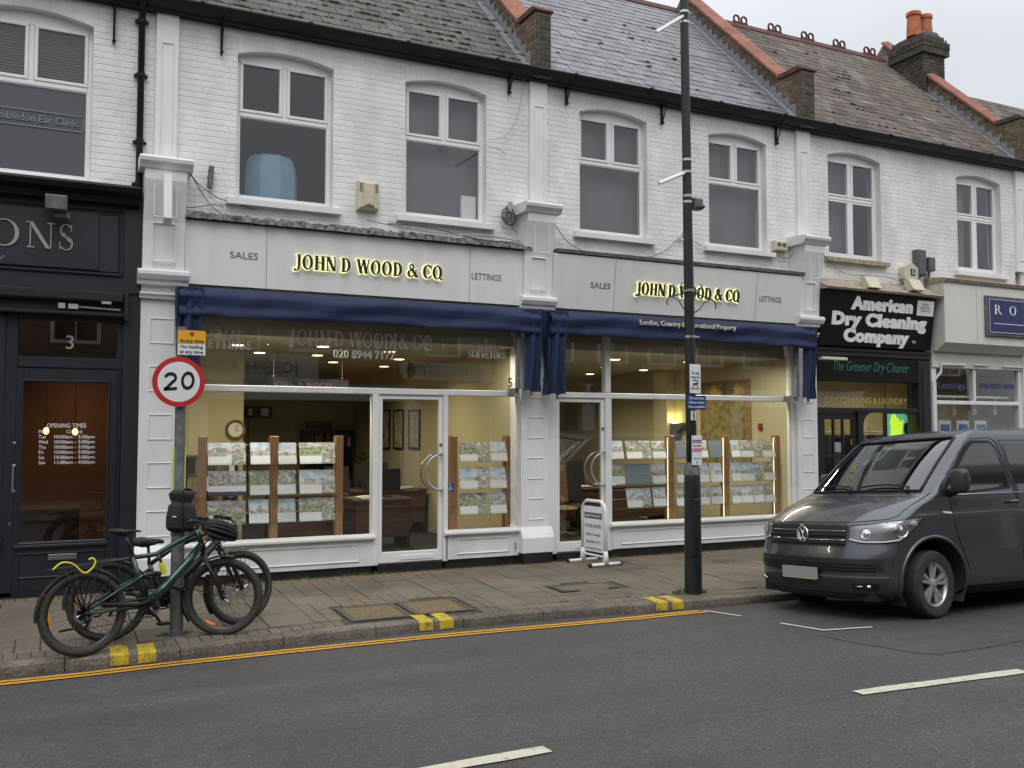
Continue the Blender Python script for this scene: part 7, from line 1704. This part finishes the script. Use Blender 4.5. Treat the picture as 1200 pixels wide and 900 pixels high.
# yellow strap and lock
sx=[(-.26,-.075,.74),(-.20,-.078,.79),(-.14,-.08,.79),(-.09,-.082,.765),(-.04,-.082,.71),(.0,-.082,.695),(.05,-.082,.73),(.075,-.08,.78),(.05,-.08,.81),(.02,-.078,.80)]
MB().tube([bw_(p) for p in smooth_(sx)],.0075,8).build('rubber_strap',mYL,label='yellow rubber strap curled on the rear rack of the green bicycle',cat='strap',smooth=2)
t=thing('bicycle_lock',bw_((.66,-.06,.70)),'yellow and black lock hanging from the top tube of the green bicycle','lock')
MB().tube([bw_((.635,-.06,.72)),bw_((.665,-.06,.62))],.025,12).build('cylinder',mYL,t,smooth=True); MB().tube([bw_((.635,-.06,.71)),bw_((.62,-.03,.80)),bw_((.64,.03,.80)),bw_((.65,-.02,.73)),bw_((.645,-.055,.71))],.010,8).build('shackle',mBF,t,smooth=2)
# a lock round the post between the bicycles
c=V((1.03,-2.42)); t=thing('bicycle_lock',(c.x,c.y,.55),'black folding lock holding the bicycles to the sign post','lock'); MB().tube([V((c.x+.10*cos(a)-.05,c.y+.11*sin(a)-.02,.55+.03*sin(2*a))) for a in [2*pi*k/12 for k in range(12)]],.020,6,closed=True).build('band',mBF,t,smooth=2)
# ------------------------------------------------------------------ 20 mph sign post
px_,py_=1.03,-2.40; zg=pave_z(px_,py_)
t=thing('speed_limit_sign',(px_,py_,zg),'round red bordered 20 speed sign on a grey post by the bicycles','road sign')
ztop=at(224,384,py_)[1]; MB().lathe([(.060,zg-.02),(.060,1.0),(.048,1.03),(.046,ztop),(0,ztop)],20,(px_,py_,0)).build('post',mGV,t,smooth=True,fix=True)
MB().lathe([(.064,1.0),(.066,1.015),(.05,1.045)],20,(px_,py_,0)).build('collar',mGV,t)
cx,cz=at(209.5,447.5,py_-.075); rx=(at(240.5,447,py_-.075)[0]-at(178.5,447,py_-.075)[0])/2
tilt=R(-3); sf=py_-.075
MB().lathe([(0,0),(rx,0),(rx,-.006),(0,-.006)],48,(cx,sf,cz),'y',closed=True).build('plate',mRD,t)
MB().lathe([(0,-.0075),(rx*.80,-.0075)],48,(cx,sf,cz),'y').build('disc',mSW,t)
def digit(ch,x,z,h,wd,th):
    mb=MB(); F=lambda p:(x+p[0]*wd*cos(tilt)-p[1]*h*sin(-tilt)*-1,sf-.0095,z+p[1]*h+p[0]*wd*sin(-tilt))
    def stroke(pts,w0):
        n=len(pts); L1=[];L2=[]
        for i in range(n):
            a=V(pts[max(0,i-1)]);b_=V(pts[min(n-1,i+1)]); d_=(b_-a).normalized(); nn=V((-d_.y,d_.x))*w0/2; p=V(pts[i]); L1.append(p+nn); L2.append(p-nn)
        mb.add([(x+p.x*wd,sf-.0095,z+p.y*h+p.x*wd*.09) for p in L1+L2],[(i,i+1,n+i+1,n+i) for i in range(n-1)])
    if ch=='0': stroke([(.5+.37*cos(2*pi*i/28),.5+.42*sin(2*pi*i/28)) for i in range(29)],th)
    else: stroke([(.5+.35*cos(a),.68+.24*sin(a)) for a in [R(165-i*15) for i in range(14)]]+[(.60,.42),(.30,.18),(.12,.085)],th); stroke([(.06,.085),(.95,.085)],th*.92)
    return mb
hh=rx*.72; digit('2',cx-rx*.60,cz-hh*.52,hh,rx*.56,.19).build('numeral',mLB,t); digit('0',cx+rx*.06,cz-hh*.46,hh,rx*.56,.19).build('numeral',mLB,t)
xa,za=at(208,415.5,py_-.06); xb,zb_=at(241,388,py_-.06); zm_=lerp(za,zb_,.46)
MB().box(xa,xb,py_-.066,py_-.060,zm_,zb_).build('yellow_plate',mYE,t); MB().box(xa,xb,py_-.066,py_-.060,za,zm_-.003).build('white_plate',mSW,t)
MB().lathe([(0,-.0025),(.019,-.0025)],20,((xa+xb)/2,py_-.066,zb_-.035),'y').build('symbol',mRD,t)
MB().lathe([(.012,-.0035),(.016,-.0035)],20,((xa+xb)/2,py_-.066,zb_-.035),'y').build('symbol_ring',mBS,t)
text(t,'At any time',.034,((xa+xb)/2,py_-.068,zm_+.025),mLB,width=(xb-xa)*.86,ext=.001,bold=.01)
text(t,'No loading',.030,((xa+xb)/2,py_-.068,lerp(za,zm_,.72)),mLB,width=(xb-xa)*.80,ext=.001,bold=.01); text(t,'at any time',.030,((xa+xb)/2,py_-.068,lerp(za,zm_,.27)),mLB,width=(xb-xa)*.84,ext=.001,bold=.01)
for z in (cz+.12,cz-.12,lerp(za,zb_,.5)): MB().lathe([(.049,-.012),(.053,-.012),(.053,.012),(.049,.012)],16,(px_,py_,z)).box(px_-.03,px_+.03,py_-.064,py_-.045,z-.012,z+.012).build('clamp',mGV,t)
z0_=at(215,572,py_)[1]; z1_=at(215,523,py_)[1]; mGRN=mat('highlighter_tape',(.42,.72,.10),.5)
for s in (-1,1): MB().box(px_+s*.050-.006,px_+s*.050+.006,py_-.02,py_+.02,z0_,z1_).build('tape',mGRN,t)
# black bag round the post
bz0=at(213,622,py_)[1]; bz1=at(213,574,py_)[1]
t=thing('post_bag',(px_,py_,bz0),'black padded bag strapped round the sign post above the bicycles','bag')
cx_=at(213.5,600,py_-.08)[0]; bh=bz1-bz0
def BG(u,v):
    w_=lin(v,[(0,.095),(.08,.128),(.35,.132),(.62,.118),(.70,.085),(.78,.10),(.92,.112),(1,.085)]); a=2*pi*u; c_,s_=cos(a),sin(a)
    w2=w_*(1+.03*sin(u*40+v*8))
    return (cx_+w2*sg(c_)*abs(c_)**.7,py_-.02+.10*sg(s_)*abs(s_)**.8*(w_/.13),bz0+bh*v+.008*sin(u*12))
MB().grid(BG,40,24).build('body',mFAB,t,smooth=2,weld=True); mb=MB()
mb.tube([(cx_,py_-.125,bz0+.0),(cx_,py_-.132,bz0+bh*.4),(cx_,py_-.10,bz0+bh*.98)],.008,5).build('zip',mTRB,t)
MB().box(cx_-.085,cx_-.055,py_-.118,py_-.112,bz0+bh*.36,bz0+bh*.39).build('tag',mWL,t)
# ------------------------------------------------------------------ lamp post
lx,ly=6.69,-2.66; zg=pave_z(lx,ly)
t=thing('street_lamp_post',(lx,ly,zg),'tall dark green lamp post with small notices in front of the smaller agency','lamp post')
zc1=at(815,556,ly)[1]; zc0=at(815,547,ly)[1]; lean=lambda z: -.0085*(z-1.)
mb=MB(); 
LP=[(.102,zg-.02),(.100,.5),(.096,zc1-.12),(.093,zc1),(.062,zc0+.02)]
mb.lathe(LP,24,(lx,ly,0)).build('base_column',mGP,t,smooth=True,fix=True)
MB().bev(lx-.07,lx+.02,ly-.106,ly-.085,.52,1.18,.008).build('access_door',mGP,t)
MB().lathe([(.096,zc1-.005),(.092,zc1+.05),(.066,zc0+.06),(.064,zc0+.10)],20,(lx,ly,0)).build('collar',mGV,t,smooth=True)
MB().tube([(lx+lean(z),ly,z) for z in (zc1-.1,2,3,4,5,6,7.6,9.5)],[.064,.0625,.061,.058,.054,.052,.049,.045],16).tube([(lx+lean(9.5),ly,9.45),(lx-.08,ly-.1,10.0),(lx-.1,ly-.6,10.2),(lx-.1,ly-1.2,10.25)],.035,10).build('shaft',mGP,t,smooth=2)
MB().ell((lx-.1,ly-1.4,10.24),(.14,.3,.06)).build('lantern',mGV,t)
def band(py,r=.066): 
    z=at(812,py,ly)[1]; MB().lathe([(r-.006,-.014),(r,-.014),(r,.014),(r-.006,.014)],16,(lx+lean(z),ly,z)).tube([(lx+lean(z)+r-.01,ly-.01,z),(lx+lean(z)+r+.06,ly-.02,z)],.005,4).build('strap_band',mST,t)
for py,r in ((17,.058),(29,.058),(189,.061),(203,.061),(231,.062),(238,.062),(341,.066),(395,.067)): band(py,r)
for i,(ax,ay,bx,by) in enumerate(((804,17,769,38),(804,202,772,215))):
    a=at(ax,ay,ly); b_=at(bx,by,ly-.15); MB().tube([(a[0],ly,a[1]),(b_[0],ly-.15,b_[1])],.022,8).build('banner_arm',mUP,t,smooth=True)
x,z=at(816,236,ly-.05); MB().bev(x-.03,x+.09,ly-.08,ly+.04,z-.09,z+.04,.02).ell((x+.07,ly-.07,z-.06),(.035,.035,.03)).build('sensor_box',mGV,t)
za=at(812,341,ly)[1]; cxx=lx+lean(za)
mb=MB()
for s in (-1,1):
    mb.tube([(cxx+s*.05,ly-.04,za-.03),(cxx+s*.26,ly-.05,za-.085),(cxx+s*.33,ly-.05,za-.11),(cxx+s*.355,ly-.05,za-.16),(cxx+s*.345,ly-.05,za-.20)],.008,6)
    mb.tube([(cxx+s*.05,ly-.04,za-.26),(cxx+s*.12,ly-.05,za-.22),(cxx+s*.18,ly-.05,za-.14),(cxx+s*.26,ly-.05,za-.095)],.007,6)
    mb.tube([(cxx+s*.05,ly-.04,za+.0),(cxx+s*.13,ly-.05,za+.02),(cxx+s*.15,ly-.05,za+.06),(cxx+s*.12,ly-.05,za+.08)],.007,6)
mb.build('basket_bracket',mGP,t,smooth=2)
def plate(nm,px0,px1,py0,py1,m,lab,lines,tilt=0.,hdr=None,tm=None):
    Y=ly-.085; x0,zt=at(px0,py0,Y); x1,zb_=at(px1,py1,Y); zb_=at((px0+px1)/2,py1,Y)[1]; zt=at((px0+px1)/2,py0,Y)[1]
    q=thing(nm,((x0+x1)/2,Y,zb_),lab,'sign','notices on the lamp post'); MB().bev(x0,x1,Y-.006,Y,zb_,zt,.002).build('plate',m,q)
    for (f,tx,h,mm,*w_) in lines: text(q,tx,h,((x0+x1)/2,Y-.0075,lerp(zb_,zt,f)),mm,width=(x1-x0)*(w_[0] if w_ else .8),ext=.001,bold=.008)
    if hdr:
        for f0,f1,mm in hdr: MB().box(x0+.006,x1-.006,Y-.0072,Y-.006,lerp(zb_,zt,f0),lerp(zb_,zt,f1)).build('printed_band',mm,q)
    MB().box((x0+x1)/2-.02,(x0+x1)/2+.02,Y,Y+.03,lerp(zb_,zt,.45),lerp(zb_,zt,.55)).build('clamp',mGV,q)
    return q,x0,x1,zb_,zt
mPK=mat('pink_print',(.50,.05,.14),.5); mPU=mat('purple_print',(.16,.03,.12),.5)
q,x0,x1,zb_,zt=plate('dog_notice',808,821,427,461,mSW,'white dog fouling notice, topmost on the lamp post',[(.70,'No dog',.030,mLB,.7),(.56,'fouling here',.024,mLB,.86),(.46,'please',.020,mLB,.5),(.17,'Bag it bin it',.022,mLB,.8)])
c=V(((x0+x1)/2,ly-.0925,lerp(zb_,zt,.32))); MB().tube([c+V((-.03,0,.0)),c+V((.025,0,.005))],.010,6).tube([c+V((-.028,0,0)),c+V((-.03,0,-.03))],.005,5).tube([c+V((.02,0,0)),c+V((.03,0,-.03))],.005,5).tube([c+V((.02,0,.01)),c+V((.04,0,.028))],.008,5).build('dog_symbol',mLB,q)
plate('parking_notice',805,827,463.5,480,mBS,'blue free parking notice, second from top on the lamp post',[(.80,'20 mins free',.030,mWL,.78),(.50,'Obtain ticket',.030,mWL,.82),(.20,'from machine',.030,mWL,.86)])
plate('number_plate_notice',809.5,815.5,481.5,492.5,mSW,'small white plate numbered 53 on the lamp post',[(.72,'5',.045,mLB,.55),(.28,'3',.045,mLB,.55)])
plate('parking_tariff_notice',810.5,822.5,510.5,545,mSW,'white notice with pink bands, lowest on the lamp post',[(.80,'Resident permit',.018,mWL,.8),(.66,'Pay at machine',.022,mLB,.8),(.52,'Max stay 2 hours',.018,mWL,.8),(.22,'Mon - Sat',.018,mLB,.6),(.08,'P',.03,mLB,.14)],hdr=((.75,.86,mPU),(.46,.57,mPK)))
# ------------------------------------------------------------------ A-board
def gAt(px,py):
    z=.13
    for _ in range(6):
        p=glin(px,py,z); z=pave_z(p.x,p.y)
    return p
fa_=gAt(710,664.5); fb_=gAt(683,657.5)
t=thing('pavement_sign',(fa_.x,fa_.y,fa_.z),'white framed estate agents board standing on the pavement by the door','A-board')
u=(fa_-fb_); u.z=0; L0=u.length; u.normalize(); n=V((u.y,-u.x,0)); 
if n.y>0: n=-n
c0=(fa_+fb_)/2; zb=c0.z; hw=.27; H_=.86
fdir=n
def BP(a,h,d=0): return c0+u*a+V((0,0,h))+n*d
out=[BP(-hw,.04),BP(-hw,H_-.12),BP(-hw+.03,H_-.05),BP(-hw+.10,H_),BP(hw-.10,H_),BP(hw-.03,H_-.05),BP(hw,H_-.12),BP(hw,.04)]
MB().tube(out,.024,8).tube([BP(-hw,.17),BP(-hw+.06,.12),BP(hw-.06,.12),BP(hw,.17)],.016,8).build('frame',mUP,t,smooth=2)
for s in (-1,1):
    a=s*hw; MB().tube([BP(a,.028,-.24),BP(a,.028,.24)],.024,8).tube([BP(a,.03),BP(a,.20)],[.045,.03],8).build('foot',mUP,t,smooth=2)
    for d in (-.24,.24): MB().tube([BP(a,.028,d),BP(a,.028,d*1.12)],.027,8).build('foot_cap',mBLK,t)
mb=MB(); pw=hw-.045; mb.add([BP(-pw,.17,.0),BP(pw,.17,.0),BP(pw,H_-.07,.0),BP(-pw,H_-.07,.0),BP(-pw,.17,.012),BP(pw,.17,.012),BP(pw,H_-.07,.012),BP(-pw,H_-.07,.012)],[(3,2,1,0),(4,5,6,7),(0,1,5,4),(1,2,6,5),(2,3,7,6),(3,0,4,7)]); pn=mb.build('panel',mat('board_white',(.88,.89,.90),.45,var=.02),t)
MB().add([BP(-pw+.02,.62,.0135),BP(pw-.02,.62,.0135),BP(pw-.02,.70,.0135),BP(-pw+.02,.70,.0135)],[(0,1,2,3)]).build('header_band',mat('slate_blue_print',(.05,.07,.10),.5),t)
for s in (-1,1): MB().tube([BP(s*.13-.06,H_-.02),BP(s*.13-.06,H_-.07)],.008,5).tube([BP(s*.13-.09,H_-.055,.01),BP(s*.13+.03,H_-.055,.01)],.012,5).build('hanger',mBLK,t)
uu=tuple(u); 
for h,tx,hh_,w_,m in ((.66,'JOHN D WOOD & CQ',.035,.36,mWL),(.52,'ESTATE AGENTS',.045,.38,mGL),(.405,'Sales & Lettings',.04,.32,mGL),(.30,'020 8944 7172',.04,.34,mGL),(.215,'www.johndwood.co.uk',.025,.36,mGL)):
    if 'JOHN' in tx or 'ESTATE' in tx: serif(t,tx,hh_,tuple(BP(0,h-hh_/2,.0145)),m,width=w_,ext=.001,u=uu)
    else: text(t,tx,hh_,tuple(BP(0,h,.0145)),m,u=uu,width=w_,ext=.001)
# ------------------------------------------------------------------ the far side of the street, behind the camera; the windows mirror it
mRBK=mat('red_brick_far',(.17,.10,.065),.9,var=.25,scale=6,bump=.5,bscale=60); mGBK=mat('stock_brick_far',(.20,.165,.125),.9,var=.25,scale=6)
mOS=mat('orange_fascia',(.42,.13,.03),.5); mDGF=mat('dark_fascia',(.05,.05,.06),.5)
FYY=-16.2
MB().add([(-60,-10.82,-.05),(80,-10.82,-.05),(80,-10.82,.06),(-60,-10.82,.06),(80,-16.4,.12),(-60,-16.4,.12)],[(0,1,2,3),(3,2,4,5)]).build('pavement',mSLb,kind='structure')
def fwin(b,x,z,w_=1.05,h=1.55):
    mb=MB(); y=FYY+.02; f=.10
    for a,c,d,e in ((x-w_/2-f,x-w_/2,z-f,z+h+f),(x+w_/2,x+w_/2+f,z-f,z+h+f),(x-w_/2,x+w_/2,z+h,z+h+f),(x-w_/2,x+w_/2,z-f,z),(x-w_/2,x+w_/2,z+h/2-.03,z+h/2+.03),(x-.02,x+.02,z,z+h/2-.03),(x-.02,x+.02,z+h/2+.03,z+h)): mb.box(a,c,y-.05,y+.05,d,e)
    w__=mb.build('window_frame',mWP,b); MB().box(x-w_/2,x+w_/2,y-.02,y-.01,z,z+h).build('pane',mDKG,w__)
x=-22; i=0
cols_=[mGBK,mRBK,mGBK,mGBK,mRBK,mGBK,mRBK]
while x<34:
    wd=6.4; b=thing('opposite_building',(x+wd/2,FYY-2,0),'brick shop building across the street, %s from the west end'%['first','second','third','fourth','fifth','sixth','seventh','eighth','ninth'][i],'building','shops across the street')
    h=[6.9,7.2,6.7][i%3]
    MB().box(x,x+wd,FYY-4,FYY,3.6,h).build('wall',cols_[i%7],b)
    MB().prism([(FYY+.1,h),(FYY+.1,h+.12),(FYY-2.4,h+1.7),(FYY-4,h+1.7),(FYY-4,h)],x,x+wd,'x').build('roof',mS3,b,fix=True)
    for k in range(3): fwin(b,x+1.1+k*2.1,4.45)
    MB().box(x+.1,x+wd-.1,FYY-.1,FYY+.25,2.9,3.55).build('fascia',[mOS,mDGF,mWP,mNV,mCR][i%5],b)
    MB().box(x+.1,x+wd-.1,FYY-3.6,FYY-3.5,.1,3.6).build('back_wall',mIW,b); MB().box(x+.3,x+wd-.3,FYY-.05,FYY-.03,.6,2.9).build('shop_pane',mDKG,b); MB().box(x+.1,x+wd-.1,FYY-.2,FYY+.05,.1,.6).build('stall_riser',mDGF,b)
    for a in (x,x+wd-.25): MB().box(a,a+.25,FYY-.3,FYY+.2,.1,3.6).build('pilaster',mWP,b)
    x+=wd; i+=1

# signs over the shops opposite, seen only reversed in the agency glass
t=thing('opposite_sign',(4,FYY+.3,3.3),'dark lettering on a pale fascia across the street, mirrored in the wide window','sign')
x1_,z1_=at(225,428,16.0); x2_,_=at(350,428,16.0)
MB().box(x1_-.6,x2_+.6,FYY+.26,FYY+.30,z1_-.40,z1_+.42).build('board',mCR,t); text(t,'JOSEPH AZARI',.34,((x1_+x2_)/2,FYY+.305,z1_),mGL,u=(-1,0,0),width=x2_-x1_,ext=.004)
x1_,z1_=at(478,434,16.0); x2_,_=at(590,436,16.0)
t=thing('opposite_sign',((x1_+x2_)/2,FYY+.3,3.3),'orange fascia with a pale rounded name plate across the street, mirrored in the wide window','sign')
MB().box(x1_-2.2,x2_+1.2,FYY+.26,FYY+.30,z1_-.45,z1_+.45).build('board',mOS,t)
MB().box(x1_,x2_,FYY+.30,FYY+.32,z1_-.28,z1_+.28).lathe([(0,0),(.28,0),(.28,-.02),(0,-.02)],20,(x1_,FYY+.32,z1_),'y').lathe([(0,0),(.28,0),(.28,-.02),(0,-.02)],20,(x2_,FYY+.32,z1_),'y').build('name_plate',mCR,t)
text(t,'LE CREUSET',.30,((x1_+x2_)/2,FYY+.325,z1_),mGL,u=(-1,0,0),width=x2_-x1_,ext=.004)
